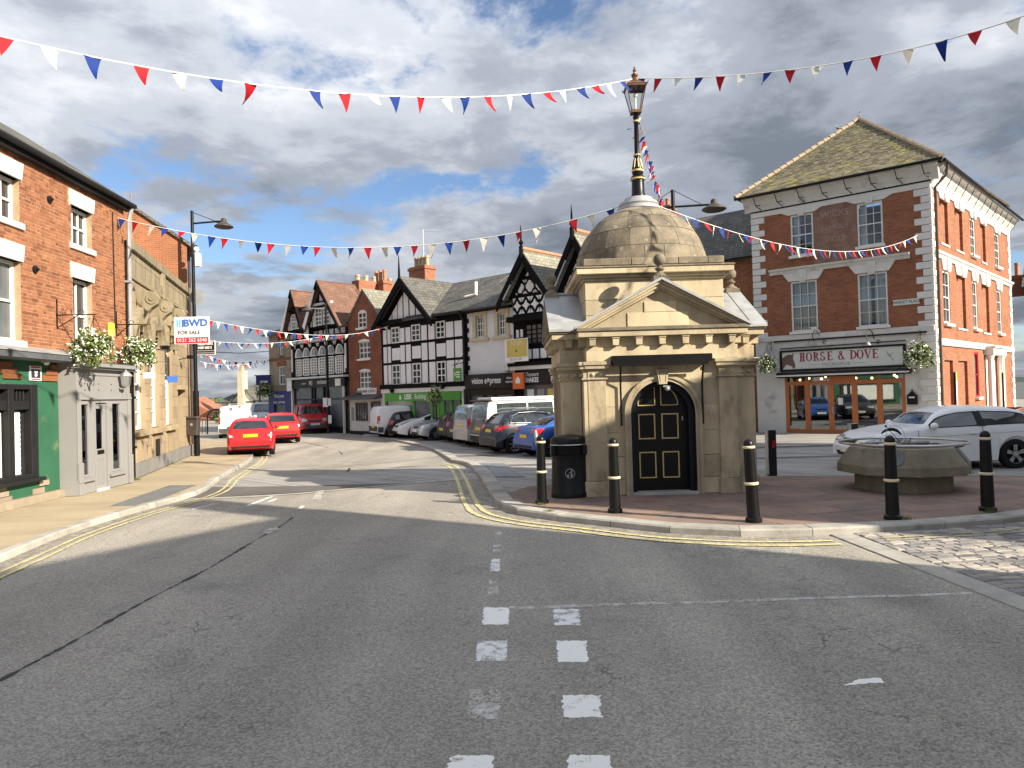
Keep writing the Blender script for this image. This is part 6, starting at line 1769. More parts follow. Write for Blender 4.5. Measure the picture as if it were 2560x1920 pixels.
MB().box(mul[2] + bw / 2, mul[3] - bw / 2, fv + 0.02, fv + 0.06, zt_ + 0.05, sfz1 - 0.05).build('transom_panel', 'door_wood', shp)
for i in range(5):
    a, b = mul[i] + bw / 2, mul[i + 1] - bw / 2
    if i == 0: a += bw / 2
    if i == 4: b -= bw / 2
    f = MB(); q = 0.075; d0_ = fv + 0.015 - (0.02 if i == 2 else 0)
    f.box(a, a + q, d0_, fv + 0.07, F0 + 0.13, zt_ - 0.05); f.box(b - q, b, d0_, fv + 0.07, F0 + 0.13, zt_ - 0.05); f.box(a + q, b - q, d0_, fv + 0.07, F0 + 0.13, F0 + 0.22); f.box(a + q, b - q, d0_, fv + 0.07, zt_ - 0.13, zt_ - 0.05)
    o = f.build('door' if i == 2 else 'folding_leaf', 'door_wood', shp)
    MB().box(a + q * .5, b - q * .5, fv + 0.045, fv + 0.05, F0 + 0.15, zt_ - 0.06).build('pane', 'glass_shop', o)
    if i == 2:
        MB().box(a + 0.02, a + 0.05, d0_ - 0.04, d0_, F0 + 0.95, F0 + 1.25).build('handle', 'steel', o)
        MB().box(a + 0.25, a + 0.45, fv + 0.036, fv + 0.042, F0 + 1.35, F0 + 1.65).build('notice', 'sign_white', o)
    if i != 2: MB().box(mul[i] + 0.02, mul[i + 1] - 0.02, fv + 0.045, fv + 0.05, zt_ + 0.05, sfz1 - 0.05).build('pane', 'glass_shop', shp)
for i, (px, py) in enumerate(((2000, 950), (2023, 946), (2054, 947), (2064, 942), (2140, 945), (2180, 945), (2236, 938), (2242, 942))):
    u, z = PB.uz(px, py, 0.5)
    t = thing('pendant_bulb', 'glowing pendant bulb hanging inside the pub window', 'bulb', PB.world(u, 0.5, z), 0, 'pendant bulbs inside the pub')
    MB().ball((0, 0, 0), 0.055, 10, 8).build('bulb', 'bulb', t, smooth=True); MB().tube([(0, 0, 0.05), (0, 0, 0.6)], 0.006, 4).build('flex', 'cable', t)
for i, px in enumerate((2166, 2225)):
    u = PB.uz(px, 1050, 0.55)[0]; p = PB.world(u, 0.55, F0 + 0.02)
    t = thing('chair', 'red slatted pub chair behind the glass next to the door' if i == 0 else 'red slatted pub chair behind the glass at the window end', 'chair', p, PB.root.rotation_euler.z, 'red chairs inside the pub')
    MB().box(-0.24, 0.24, -0.2, 0.25, 0.44, 0.48).build('seat', 'reflector', t)
    for q in range(5): MB().box(-0.22 + q * 0.10, -0.16 + q * 0.10, -0.22, -0.19, 0.5, 0.92).build('slat', 'reflector', t)
    MB().box(-0.24, 0.24, -0.225, -0.185, 0.92, 0.99).build('top_rail', 'reflector', t)
    for a in (-0.22, 0.2):
        for b in (-0.2, 0.22): MB().box(a, a + 0.03, b, b + 0.03, 0, 0.44).build('leg', 'steel', t)
# post box, street name, baskets
u, z = PB.uz(2281, 995, -0.1)
pb_ = thing('letter_box', 'black wall letter box with pitched top beside the pub shopfront', 'letter box', PB.world(u, -0.02, z), PB.root.rotation_euler.z)
MB().prism([(-0.2, -0.28), (0.2, -0.28), (0.2, 0.12), (0.0, 0.30), (-0.2, 0.12)], -0.16, 0.0).build('box', 'black', pb_, bevel=0.01); MB().box(-0.12, 0.1, -0.168, -0.16, 0.0, 0.06).build('slot', 'sign_white', pb_); MB().ball((0, -0.08, 0.32), 0.04, 8, 6).build('finial', 'black', pb_)
r = PB.rect(2232, 752, 2299, 763, -0.05)
sn1 = tag(MB().box(0, r[1] - r[0], -0.03, 0, 0, 0.24).build('street_sign', 'sign_cream', None, loc=PB.world(r[0], -0.01, PB.uz(2265, 755)[1] - 0.12), rz=PB.root.rotation_euler.z), 'cream MARKET PLACE street name plate on the pub brick wall', 'sign')
text('MARKET PLACE', 0.17, 'sign_ink', sn1, ((r[1] - r[0]) / 2, -0.034, 0.12), ext=0.002, xs=0.95)
for i, (px, py, rr, lab) in enumerate(((1921, 906, 0.47, 'white flowered hanging basket on the pub left of the sign'), (2299, 884, 0.60, 'large white flowered hanging basket on the pub right of the sign'))):
    u, z = PB.uz(px, py, -0.5)
    p = PB.world(u, -0.62, z)
    t = foliage('hanging_basket', lab, p, rr, 'hanging baskets', leaves=420, flowers=320); chains(t, rr, 0.85)
    bracket(PB, u, z + 0.88, 0.7, 'black bracket holding the left pub basket' if i == 0 else 'black bracket holding the right pub basket', 'basket brackets')
# two pigeons on the roof
for i, (dz, f) in enumerate(((0.12, 1.0), (0.12, 0.82))):
    P = Vector((e0, ve, zr)).lerp(Vector((UA, VA, ZA)), f)
    t = thing('pigeon', 'grey pigeon perched on the peak of the pub roof' if i == 0 else 'grey pigeon perched on the hip below the roof peak', 'pigeon', PB.world(P.x, P.y, P.z + 0.14), 0.7 + i, 'pigeons on the pub roof')
    m = MB(); rows = []
    for (x, z, r_) in ((-0.20, 0.06, 0.012), (-0.14, 0.08, 0.035), (-0.06, 0.12, 0.07), (0.02, 0.16, 0.078), (0.08, 0.21, 0.055), (0.10, 0.26, 0.034), (0.115, 0.30, 0.036), (0.14, 0.31, 0.024), (0.17, 0.305, 0.006)):
        rows.append([(x + r_ * 0.3 * math.sin(a), r_ * math.cos(a), z + r_ * math.sin(a)) for a in [2 * math.pi * q / 10 for q in range(10)]])
    m.grid(rows, True); m.face(rows[0]); m.face(rows[-1]); m.build('body', 'plinth', t, smooth=True)
    MB().tube([(0.0, 0.03, 0.0), (0.01, 0.03, 0.1)], 0.008, 5).build('leg', 'terracotta', t); MB().tube([(0.0, -0.03, 0.0), (0.01, -0.03, 0.1)], 0.008, 5).build('leg', 'terracotta', t)
# lower brick house between kiosk and pub
NB = Fac('brick_house', 'low brick house with dark slate roof adjoining the pub', 'house', PB.world(uA - 0.02, 0.35, 0), 129.5)
zn = NB.uz(1868, 640)[1]; zn2 = NB.uz(1862, 523, 3.5)[1]
NB.box('wall', 'brick_pub', -7.5, 0, 0, 7, zb, zn)
roof_slope(NB, 'roof', [(-7.5, -0.3, zn - 0.1), (0, -0.3, zn - 0.1), (0, 3.5, zn2), (-7.5, 3.5, zn2)], 'slate', 0.08); roof_slope(NB, 'roof', [(-7.5, 7.3, zn - 0.1), (0, 7.3, zn - 0.1), (0, 3.5, zn2), (-7.5, 3.5, zn2)], 'slate', 0.08)
pipe(NB, 'gutter', [(-7.5, -0.36, zn - 0.1), (0, -0.36, zn - 0.1)], 0.06, 'black')
ucn, zcn = NB.uz(1660, 518, 3.5)
chimney(NB, ucn, 3.5, zn, zcn, 1.1, 0.7, 2, 'brick_far', 'terracotta')
for i in range(2): window(NB, (-6 + i * 3.2, -4.8 + i * 3.2, 3.2, 4.9), 2, 4, -0.06, sill=0.08)
# dark brick house past the pub wing
FB = Fac('brick_house', 'dark red brick house standing past the pub porch in shade', 'house', PR.world(uR + 0.1, 0.0, 0) + Vector((2.2, 1.8, 0)), 129.5)
zf = FB.uz(2545, 715)[1]
FB.box('wall', 'brick_hair', 0, 16, 0, 8, -0.4, zf)
roof_slope(FB, 'roof', [(-0.2, -0.4, zf - 0.1), (16, -0.4, zf - 0.1), (16, 4, zf + 2.4), (-0.2, 4, zf + 2.4)], 'slate', 0.08)
uc_, zc_ = FB.uz(2538, 690, 1.2)
chimney(FB, uc_ + 0.1, 1.2, zf - 0.5, zc_, 0.8, 0.6, 1, 'brick_hair', 'terracotta', ph=0.8)
for i in range(3): window(FB, (1.5 + i * 3, 2.7 + i * 3, 0.8, 2.5), 2, 2, -0.06); window(FB, (1.5 + i * 3, 2.7 + i * 3, 3.9, 5.4), 2, 2, -0.06)
FB.box('string_course', 'white_old', 0, 16, -0.08, 0.0, 2.9, 3.05)
# ------------------------------------------------------------------ the timbered row
oR = G(868, 1080, 0.085)
AR = 133.0
zB = -0.35
def row(name, label, cat='shop', v=0.0):
    return Fac(name, label, cat, (oR.x, oR.y), AR)
def tri_clip(poly, L, Rr, A, m=0.0):          # clip a polygon in (u, z) to the triangle foot L, foot R, apex A
    for p, q in ((L, A), (A, Rr)):
        ex, ey = q[0] - p[0], q[1] - p[1]; l = math.hypot(ex, ey); nx, ny = -ey / l, ex / l
        poly = clip(poly, nx, ny, nx * p[0] + ny * p[1] - m)
        if len(poly) < 3: return []
    return poly
def panel(F, poly, v=-0.02, mat='panel_white', th=0.05, name='infill_panel', par=None):
    if len(poly) >= 3 and abs(area(poly)) > 0.004:
        return MB().prism(poly, v, v + th).build(name, mat, par or F.root)
def rp(u0, u1, z0, z1): return [(u0, z0), (u1, z0), (u1, z1), (u0, z1)]
def gable_roof(F, L, Rr, A, depth, mat, over=0.35, front=-0.45, th=0.10):
    for P in (L, Rr):
        dx = P[0] - A[0]; dz = P[1] - A[1]; k = 1 + over / math.hypot(dx, dz)
        E = (A[0] + dx * k, A[1] + dz * k)
        roof_slope(F, 'roof', [(E[0], front, E[1] + 0.1), (A[0], front, A[1] + 0.1), (A[0], depth, A[1] + 0.1), (E[0], depth, E[1] + 0.1)], mat, th)
def barge(F, L, Rr, A, mat='timber', w=0.26, front=-0.50, th=0.10, over=0.35):
    for P in (L, Rr):
        dx = P[0] - A[0]; dz = P[1] - A[1]; k = 1 + over / math.hypot(dx, dz); E = (A[0] + dx * k, A[1] + dz * k)
        MB().prism([(E[0], E[1]), (A[0], A[1] + 0.05), (A[0], A[1] - w * 1.3), (E[0], E[1] - w)], front, front + th).build('bargeboard', mat, F.root)
def shopbox(F, u0, u1, z0, z1, mat): F.box('shop_interior', mat, u0, u1, 0.9, 1.0, z0, z1)

# --- building society
LK_ = row('timbered_building_society', 'black and white timbered building society with green shopfront')
a0, a1 = LK_.uz(955, 900)[0], LK_.uz(1166, 860)[0]
gL = LK_.uz(957, 800)[0]; gR = LK_.uz(1086, 786)[0]; zg_ = LK_.uz(1015, 800)[1]; AP = LK_.uz(1011, 697)
zt0 = LK_.uz(957, 970)[1]
Lf, Rf, Af = (a0 - 0.05, zg_), (gR, zg_), ((a0 + gR) / 2, AP[1])
LK_.box('wall', 'timber', a0, a1, 0.0, 7.0, zt0 - 0.1, zg_)
LK_.part('gable_wall', MB().prism([Lf, Rf, Af], 0.0, 0.3), 'timber')
xs = lambda *q: [LK_.uz(900 + x / 3.016, 840)[0] for x in q]
wx = [xs(240, 302), xs(392, 457), xs(577, 645)]
zA = (LK_.uz(963, 861)[1], LK_.uz(963, 826)[1]); zBB = (LK_.uz(963, 908)[1], LK_.uz(963, 868)[1]); zC = (LK_.uz(963, 962)[1], LK_.uz(963, 914)[1])
cols_ = [xs(176, 201), xs(208, 231), xs(304, 336), xs(345, 381), xs(464, 506), xs(518, 564), xs(651, 706), xs(716, 772)]
for c in cols_:
    for z0, z1 in (zA, zBB, zC): panel(LK_, rp(c[0], c[1], z0, z1))
for w in wx:
    panel(LK_, rp(w[0], w[1], zBB[0] + 0.12, zBB[1] - 0.12))
    for z0, z1 in ((zA[0], zA[1] + 0.1), (zC[0] - 0.05, zC[1])): window(LK_, (w[0], w[1], z0, z1), 2, 3, -0.05, sash=False, fw=0.07, bar=0.06)
gx = [xs(214, 243), xs(250, 287), xs(293, 328), xs(336, 372), xs(381, 419), xs(428, 468), xs(476, 512)]
for c in gx: panel(LK_, tri_clip(rp(c[0], c[1], zg_ + 0.12, AP[1]), Lf, Rf, Af, 0.42))
LK_.box('tie_beam', 'timber', a0 - 0.3, gR + 0.3, -0.22, 0.0, zg_ - 0.14, zg_ + 0.10)
barge(LK_, Lf, Rf, Af, w=0.34); gable_roof(LK_, Lf, Rf, Af, 7.0, 'slate')
m = MB(); m.lathe([(0.07, Af[1]), (0.06, Af[1] + 0.4), (0.015, Af[1] + 1.25)], 8, (Af[0], -0.45)); LK_.part('finial', m, 'timber')
zr_ = LK_.uz(1112, 712, 3.5)[1]
roof_slope(LK_, 'roof', [(Af[0], -0.35, zg_ + 0.0), (a1 + 0.1, -0.35, zg_ + 0.0), (a1 + 0.1, 3.5, zr_), (Af[0], 3.5, zr_)], 'slate', 0.1)
pipe(LK_, 'gutter', [(gR + 0.3, -0.42, zg_ - 0.02), (a1, -0.42, zg_ - 0.02)], 0.07, 'black'); pipe(LK_, 'downpipe', [(a1 - 0.05, -0.4, zg_ - 0.05), (a1 - 0.06, -0.1, zg_ - 0.5), (a1 - 0.06, -0.1, 2.6)], 0.06, 'black')
uc, zc = LK_.uz(1055, 690, 3.0)
chimney(LK_, uc, 3.0, zg_, zc + 0.55, 1.5, 0.8, 4, 'brick_far', 'pot_buff', ph=0.6)
ta = thing('aerial', 'thin television aerial on the building society chimney', 'aerial', LK_.world(uc + 0.2, 3.0, zc + 0.5), 0, 'television aerials'); MB().tube([(0, 0, 0), (0, 0, 2.3)], 0.025, 5).build('pole', 'grey_metal', ta); MB().tube([(0, 0, 2.2), (1.1, 0.2, 2.2)], 0.02, 5).build('boom', 'grey_metal', ta)
LK_.box('fascia_beam', 'white', a0, a1, -0.12, 0.0, zt0 - 0.32, zt0 - 0.08)
LK_.box('sill_beam', 'timber', a0 - 0.1, a1, -0.15, 0.0, zt0 - 0.08, zt0 + 0.16)
g0, g1 = LK_.uz(965, 993, -0.1)[0], LK_.uz(1154, 985, -0.1)[0]; gz0, gz1 = LK_.uz(1000, 1003, -0.1)[1], LK_.uz(1000, 983, -0.1)[1]
gz1 = min(gz1, zt0 - 0.33)
gs = thing('shop_sign', 'green fascia sign reading LEEK Building Society in white', 'sign', LK_.world(g0, 0, gz0), LK_.root.rotation_euler.z)
GW, GH = g1 - g0, gz1 - gz0
MB().box(0, GW, -0.20, -0.10, 0, GH).build('board', 'leek_green', gs)
text('LEEK', GH * 0.85, 'sign_white', gs, (GW * 0.335, -0.205, GH * 0.50), ext=0.006, bold=0.012, xs=0.78); text('Building Society', GH * 0.85, 'sign_white', gs, (GW * 0.425, -0.205, GH * 0.50), ext=0.006, xs=0.78, align='LEFT')
MB().lathe([(0.002, 0), (0.08, 0.05), (0.10, 0.12), (0.06, 0.26), (0.002, 0.40)], 10, (0, 0)).build('drop_emblem', 'sign_white', gs).matrix_basis = Matrix.Translation((GW * 0.225, -0.2, GH * 0.18)) @ Matrix.Diagonal((1, 0.1, GH / 0.62, 1))
LK_.box('pier', 'white', a0, a0 + 0.25, -0.05, 0.0, zB, zt0); LK_.box('pier', 'white', a1 - 0.30, a1 - 0.02, -0.05, 0.0, zB, zt0)
m = MB(); mu = [LK_.uz(x, 1020)[0] for x in (968, 1037, 1082, 1099, 1112, 1131, 1152)]
for u in mu: m.box(u - 0.08, u + 0.08, -0.10, 0.02, zB, gz0)
m.box(mu[0], mu[-1], -0.09, 0.02, zB, 0.35); m.box(mu[3], mu[4], -0.08, 0, zB, gz0)
sf_ = m.build('shop_frame', 'leek_green', LK_.root)
for a, b in zip(mu, mu[1:]): MB().box(a + 0.08, b - 0.08, -0.04, -0.02, 0.35, gz0).build('pane', 'pane_grey', sf_)
u, z = LK_.uz(1138, 936, -0.6)
hs = thing('hanging_sign', 'small square green hanging sign on black bracket at the building society', 'sign', LK_.world(u, -0.45, z), LK_.root.rotation_euler.z)
MB().box(-0.28, 0.28, -0.03, 0.03, -0.32, 0.32).build('board', 'leek_green', hs); MB().tube([(0.0, 0.45, 0.62), (0.0, -0.3, 0.45)], 0.02, 5).build('arm', 'black', hs); MB().tube([(0.0, 0.45, 1.0), (0, -0.1, 0.5)], 0.015, 5).build('stay', 'black', hs)
for i in range(3): MB().box(-0.06, 0.22, -0.034, -0.03, 0.08 - i * 0.12, 0.14 - i * 0.12).build('lettering_bar', 'sign_white', hs)
MB().prism([(-0.20, -0.02), (-0.15, -0.08), (-0.10, -0.02), (-0.15, 0.14)], -0.035, -0.03).build('drop_emblem', 'sign_white', hs)
u, z = LK_.uz(1089, 988, -1.2)
t = foliage('hanging_basket', 'tall trailing flower basket hanging before the green building society sign', LK_.world(u, -1.2, z), 0.42, 'hanging baskets', leaves=420, flowers=110, sq=(1, 1, 1.35)); MB().tube([(0, 0, -0.5), (0.05, 0.0, -z - 0.25)], 0.03, 6).build('stand_pole', 'black', t)
for px, py in ((980, 978), (1106, 968)):
    u, z = LK_.uz(px, py, -0.2); MB().prism([(u - 0.1, z + 0.12), (u + 0.12, z + 0.12), (u + 0.05, z - 0.1)], -0.35, -0.1).build('spot_lamp', 'black', LK_.root)

# --- optician
VX = row('white_optician_shop', 'white rendered optician shop with cream stone windows and dark fascia')
v0, v1 = a1, VX.uz(1284, 840)[0]
zv = VX.uz(1220, 766)[1]; zvf = VX.uz(1230, 934)[1]
vw = [VX.rect(1189, 792, 1211, 843), VX.rect(1244, 783, 1266, 836)]
zv0, zv1 = sum(w[2] for w in vw) / 2, sum(w[3] for w in vw) / 2; vw = [(w[0], w[1], zv0, zv1) for w in vw]
VX.part('wall', wall_mb(v0, v1, zvf - 0.05, zv, vw, 0.0, 0.2), 'render_white')
VX.box('side_wall', 'brick_far', v0, v1, 0.2, 7, zB, zv)
for w in vw:
    wo = window(VX, w, 3, 3, 0.08, sash=False, fw=0.06, bar=0.04)
    m = MB(); t_ = 0.22
    m.box(w[0] - t_, w[0], -0.05, 0.1, w[2] - 0.05, w[3]); m.box(w[1], w[1] + t_, -0.05, 0.1, w[2] - 0.05, w[3]); m.box(w[0] - t_, w[1] + t_, -0.06, 0.1, w[3], w[3] + 0.25); m.box(w[0] - t_ - 0.1, w[1] + t_ + 0.1, -0.12, 0.1, w[3] + 0.25, w[3] + 0.33); m.box(w[0] - t_ - 0.15, w[1] + t_ + 0.15, -0.15, 0.1, w[2] - 0.18, w[2] - 0.05)
    m.build('stone_surround', 'cream_stone', wo)
nq = 14
for i in range(nq):
    z = zvf + i * (zv - zvf) / nq; MB().box(v0 - 0.05, v0 + (0.22 if i % 2 else 0.10), -0.05, 0.0, z, z + (zv - zvf) / nq * 0.96).build('quoin', 'timber', VX.root)
rz2 = VX.uz(1235, 692, 3.5)[1]
roof_slope(VX, 'roof', [(v0 - 0.3, -0.4, zv - 0.05), (v1 + 0.3, -0.4, zv - 0.05), (v1 + 0.3, 3.5, rz2), (v0 - 0.3, 3.5, rz2)], 'slate', 0.1)
VX.box('eaves_board', 'timber', v0 - 0.1, v1, -0.35, 0.0, zv - 0.22, zv - 0.02)
u, z = VX.uz(1180, 742, 1.2); m = MB(); m.tube([(u - 0.3, 1.0, z), (u + 0.3, 1.2, z + 0.1), (u + 0.32, 1.2, z + 0.75)], 0.09, 8); m.build('vent_pipe', 'frame_white', VX.root)
f0, f1 = VX.uz(1164, 955, -0.25)[0], VX.uz(1292, 945, -0.25)[0]; fz0, fz1 = VX.uz(1228, 970, -0.25)[1], VX.uz(1228, 934, -0.25)[1]
vs = thing('shop_sign', 'dark brown fascia sign reading vision express in white', 'sign', VX.world(f0, 0, fz0), VX.root.rotation_euler.z)
VW, VH = f1 - f0, fz1 - fz0
MB().box(0, VW, -0.30, 0.0, 0, VH).build('board', 'vision_brown', vs)
text('vision e\u00d7press', VH * 0.62, 'sign_white', vs, (VW * 0.43, -0.305, VH * 0.52), ext=0.008, xs=0.80, bold=0.008)
MB().box(VW * 0.79, VW * 0.97, -0.34, -0.30, VH * 0.10, VH * 0.92).build('panel', 'black_matt', vs); text('vision\nexpress', VH * 0.25, 'sign_white', vs, (VW * 0.88, -0.345, VH * 0.52), ext=0.004, xs=0.85)
m = MB(); mu = [VX.uz(x, 1010)[0] for x in (1168, 1178, 1215, 1240, 1288)]
for u in mu: m.box(u - 0.09, u + 0.09, -0.14, 0.0, zB, fz0)
m.box(mu[0], mu[-1], -0.13, 0.0, zB, 0.3); m.box(mu[0], mu[-1], -0.13, 0.0, fz0 - 0.35, fz0); o = m.build('shop_frame', 'vision_brown', VX.root)
for a, b in zip(mu, mu[1:]): MB().box(a + 0.09, b - 0.09, -0.05, -0.03, 0.3, fz0 - 0.35).build('pane', 'pane_grey', o)
u, z = VX.uz(1268, 920, -0.1); MB().box(u - 0.18, u + 0.18, -0.2, 0.0, z - 0.14, z + 0.14).build('alarm_box', 'white_old', VX.root, bevel=0.03)
r = VX.rect(1262.5, 850, 1321.5, 902, -0.7)
tl = thing('to_let_board', 'gold and white TO LET board projecting from the white optician wall', 'sign', VX.world(r[0], -0.7, r[2]), VX.root.rotation_euler.z)
tw, th = r[1] - r[0], r[3] - r[2]
MB().box(0, tw, -0.03, 0.0, 0, th).build('board', 'sign_white', tl); MB().box(tw * 0.09, tw * 0.97, -0.036, -0.03, th * 0.20, th * 0.97).build('gold_field', 'sign_gold', tl)
text('TO LET', th * 0.22, 'sign_white', tl, (tw * 0.53, -0.042, th * 0.80), ext=0.003, xs=1.0); text('181 312 1201', th * 0.14, 'sign_grey', tl, (tw * 0.47, -0.034, th * 0.10), ext=0.003, xs=0.95)
MB().prism([(tw * .46, th * .42), (tw * .55, th * .42), (tw * .56, th * .52), (tw * .50, th * .54), (tw * .46, th * .50)], -0.041, -0.036).build('green_emblem', 'leek_green', tl); MB().tube([(tw * 0.6, 0.0, th * 0.9), (tw * 0.62, 0.72, th)], 0.03, 5).build('arm', 'black', tl)

# --- the ornate gabled shop and its twin
def lattice_gable(name, label, xl, xr, yl, apex, xa):
    F = row(name, label)
    u0, u1 = F.uz(xl, yl)[0], F.uz(xr, yl)[0]; zf = F.uz(xl, yl)[1]; zA_ = F.uz(*apex)[1]
    L, Rr, A = (u0, zf), (u1, zf), ((u0 + u1) / 2, zA_)
    F.box('wall', 'timber', u0 + 0.1, u1 - 0.1, 0.0, 7, zB, zf + 0.05); F.part('gable_wall', MB().prism([L, Rr, A], -0.25, 0.1), 'timber')
    F.box('jetty_beam', 'timber', u0, u1, -0.4, 0.0, zf - 1.15, zf - 0.9)
    F.box('gable_apron', 'timber', u0 + 0.35, u1 - 0.35, -0.25, 0.0, zf - 0.9, zf)
    barge(F, L, Rr, A, w=0.36, front=-0.85); gable_roof(F, L, Rr, A, 7, 'slate_light', front=-0.8)
    W_g = u1 - u0; c = A[0]
    for s in (-1, 1):
        for k0, k1 in ((0.12, 0.45), (0.52, 0.80)):
            p0 = Vector((u0 if s < 0 else u1, zf)); q = Vector(A); a = p0.lerp(q, k0); b = p0.lerp(q, k1); dn = Vector((-(q - p0).y * s * -1, (q - p0).x * s * -1)).normalized()
            o_ = Vector((0, -0.34)); 
            MB().prism([(a.x - s * 0.18, a.y - 0.14), (b.x - s * 0.18, b.y - 0.14), (b.x - s * 0.05, b.y - 0.36), (a.x - s * 0.05, a.y - 0.36)], -0.84, -0.76).build('barge_panel', 'panel_white', F.root)
    def quatre(u, z, rr):
        pts = []
        for i in range(32):
            t = 2 * math.pi * i / 32; rad = rr * (0.74 + 0.26 * abs(math.cos(2 * t)) ** 0.6) * (1.0 if True else 1); pts.append((u + rad * math.cos(t), z + rad * math.sin(t) * 1.15))
        return pts
    def star(u, z, rr): return [(u + rr * (1.0 if i % 2 == 0 else 0.52) * math.cos(math.pi * i / 4), z + rr * (1.0 if i % 2 == 0 else 0.52) * math.sin(math.pi * i / 4)) for i in range(8)]
    H1 = zf + 0.28
    for i in range(3):
        u = c + (i - 1) * W_g * 0.21
        q = tri_clip(quatre(u, H1 + 0.15, W_g * 0.082), L, Rr, A, 0.4); panel(F, q, -0.29)
        for sx in (-1, 1):
            for sz in (-1, 1): panel(F, tri_clip([(u + sx * W_g * 0.095, H1 + 0.15 + sz * W_g * 0.11), (u + sx * W_g * 0.06, H1 + 0.15 + sz * W_g * 0.11), (u + sx * W_g * 0.095, H1 + 0.15 + sz * W_g * 0.065)], L, Rr, A, 0.35), -0.29)
    for i in range(4):
        u = c + (i - 1.5) * W_g * 0.19; panel(F, star(u, zf - 0.42, W_g * 0.085), -0.29)
        for sx in (-1, 1): panel(F, [(u + sx * W_g * 0.09, zf - 0.80), (u + sx * W_g * 0.03, zf - 0.80), (u + sx * W_g * 0.08, zf - 0.60)], -0.29); panel(F, [(u + sx * W_g * 0.09, zf - 0.05), (u + sx * W_g * 0.03, zf - 0.05), (u + sx * W_g * 0.08, zf - 0.25)], -0.29)
    zt3 = H1 + W_g * 0.22
    for s in (-1, 1):
        panel(F, tri_clip(rp(min(c + s * 0.07, c + s * W_g * 0.3), max(c + s * 0.07, c + s * W_g * 0.3), zt3, zt3 + W_g * 0.085), L, Rr, A, 0.42), -0.29)
        panel(F, tri_clip([(c + s * 0.07, zt3 + W_g * 0.22), (c + s * 0.07, zt3 + W_g * 0.12), (c + s * W_g * 0.14, zt3 + W_g * 0.10), (c + s * W_g * .12, zt3 + W_g * 0.2)], L, Rr, A, 0.40), -0.29)
    m = MB(); m.lathe([(0.11, A[1] - 0.3), (0.10, A[1] + 0.25), (0.05, A[1] + 0.3), (0.12, A[1] + 0.42), (0.04, A[1] + 0.55), (0.05, A[1] + 0.75), (0.008, A[1] + 1.25)], 10, (A[0], -0.8)); F.part('finial', m, 'timber', smooth=True)
    m = MB(); m.tube([(A[0], -0.8, A[1] + 0.16), (A[0], 7, A[1] + 0.16)], 0.11, 6); F.part('ridge_tiles', m, 'terracotta')
    return F, u0, u1, zf, c, W_g
SG, q0, q1, zsg, cS, WS = lattice_gable('gabled_shakes_shop', 'ornate black and white gabled shop with quatrefoil panels and shakes sign', 1278, 1396, 748, (1323, 637), 1323)
zs1 = zsg - 1.15; zs2 = SG.uz(1330, 905)[1]
for k in (0.10, 0.19): panel(SG, rp(q0 + WS * k, q0 + WS * (k + 0.055), zs2 + 1.2, zs1 - 0.35), -0.03)
for k in range(4): panel(SG, rp(q0 + WS * (0.30 + 0.16 * k), q0 + WS * (0.42 + 0.16 * k), zs2 + 0.15, zs2 + 0.6), -0.06)
window(SG, (q0 + WS * 0.32, q0 + WS * 0.92, zs2 + 0.8, zs1 - 0.15), 5, 4, -0.12, fm='timber', pm='pane_grey', sash=False, bar=0.05)
SG.box('shop_cornice', 'white_old', q0 + 0.1, q1, -0.35, 0.0, zs2 - 0.35, zs2 - 0.18)
SG.box('gutter_board', 'timber', q0, q1, -0.4, 0.0, zs2 - 0.18, zs2 - 0.02)
f0, f1 = SG.uz(1306, 942, -0.2)[0], q1 - 0.1; fz0, fz1 = SG.uz(1335, 962, -0.2)[1], zs2 - 0.38
ss = thing('shop_sign', 'navy fascia sign reading SHAKES and PIZZA beside the optician', 'sign', SG.world(f0, 0, fz0), SG.root.rotation_euler.z)
MB().box(0, f1 - f0, -0.25, 0.0, 0, fz1 - fz0).build('board', 'shop_black', ss)
text('Dessert', 0.26, 'sign_white', ss, (0.62, -0.256, (fz1 - fz0) * 0.70), ext=0.004, shear=0.3); text('SHAKES', 0.30, 'sign_white', ss, (0.62, -0.256, (fz1 - fz0) * 0.32), ext=0.004, bold=0.01, xs=0.8)
text('Fresh', 0.26, 'sign_white', ss, (2.1, -0.256, (fz1 - fz0) * 0.74), ext=0.004, shear=0.3); text('PIZZA', 0.30, 'sign_white', ss, (2.1, -0.256, (fz1 - fz0) * 0.34), ext=0.004, bold=0.01, xs=0.8)
SG.box('shop_window', 'pane_grey', f0, f1, -0.1, -0.05, 0.3, fz0); SG.box('stallriser', 'shop_black', f0, f1, -0.12, 0.0, zB, 0.3)
for k in range(5): MB().box(f0 + 0.2 + k * 0.62, f0 + 0.6 + k * 0.62, -0.115, -0.105, fz0 - 0.55, fz0 - 0.2).build('window_sticker', ('sign_white', 'sign_grey', 'sign_gold', 'sign_white', 'sign_grey')[k], SG.root)
u, z = SG.uz(1300, 952, -0.4)
og = thing('square_sign', 'small square orange sign projecting beside the optician fascia', 'sign', SG.world(u, -0.5, z), SG.root.rotation_euler.z); MB().box(-0.33, 0.33, -0.05, 0.05, -0.38, 0.38).build('board', 'sign_orange', og); MB().prism([(-0.14, -0.12), (0.14, -0.12), (0.14, 0.06), (0.0, 0.2), (-0.14, 0.06)], -0.06, -0.05).build('house_emblem', 'sign_white', og); MB().tube([(0, 0.05, 0), (0, 0.5, 0)], 0.03, 5).build('arm', 'black', og)
S2, q2, q3, zs_2, c2_, W2_ = lattice_gable('gabled_shop', 'second ornate black and white gabled shop partly hidden behind the kiosk dome', 1398, 1532, 735, (1449, 592), 1449)
roof_slope(S2, 'roof', [(q1 - 1.4, 2.5, zs_2 + 0.2), (q2 + 2, 2.5, zs_2 + 0.2), (q2 + 2, 6, zs_2 + 4.4), (q1 - 1.4, 6, zs_2 + 4.4)], 'slate_light', 0.1)

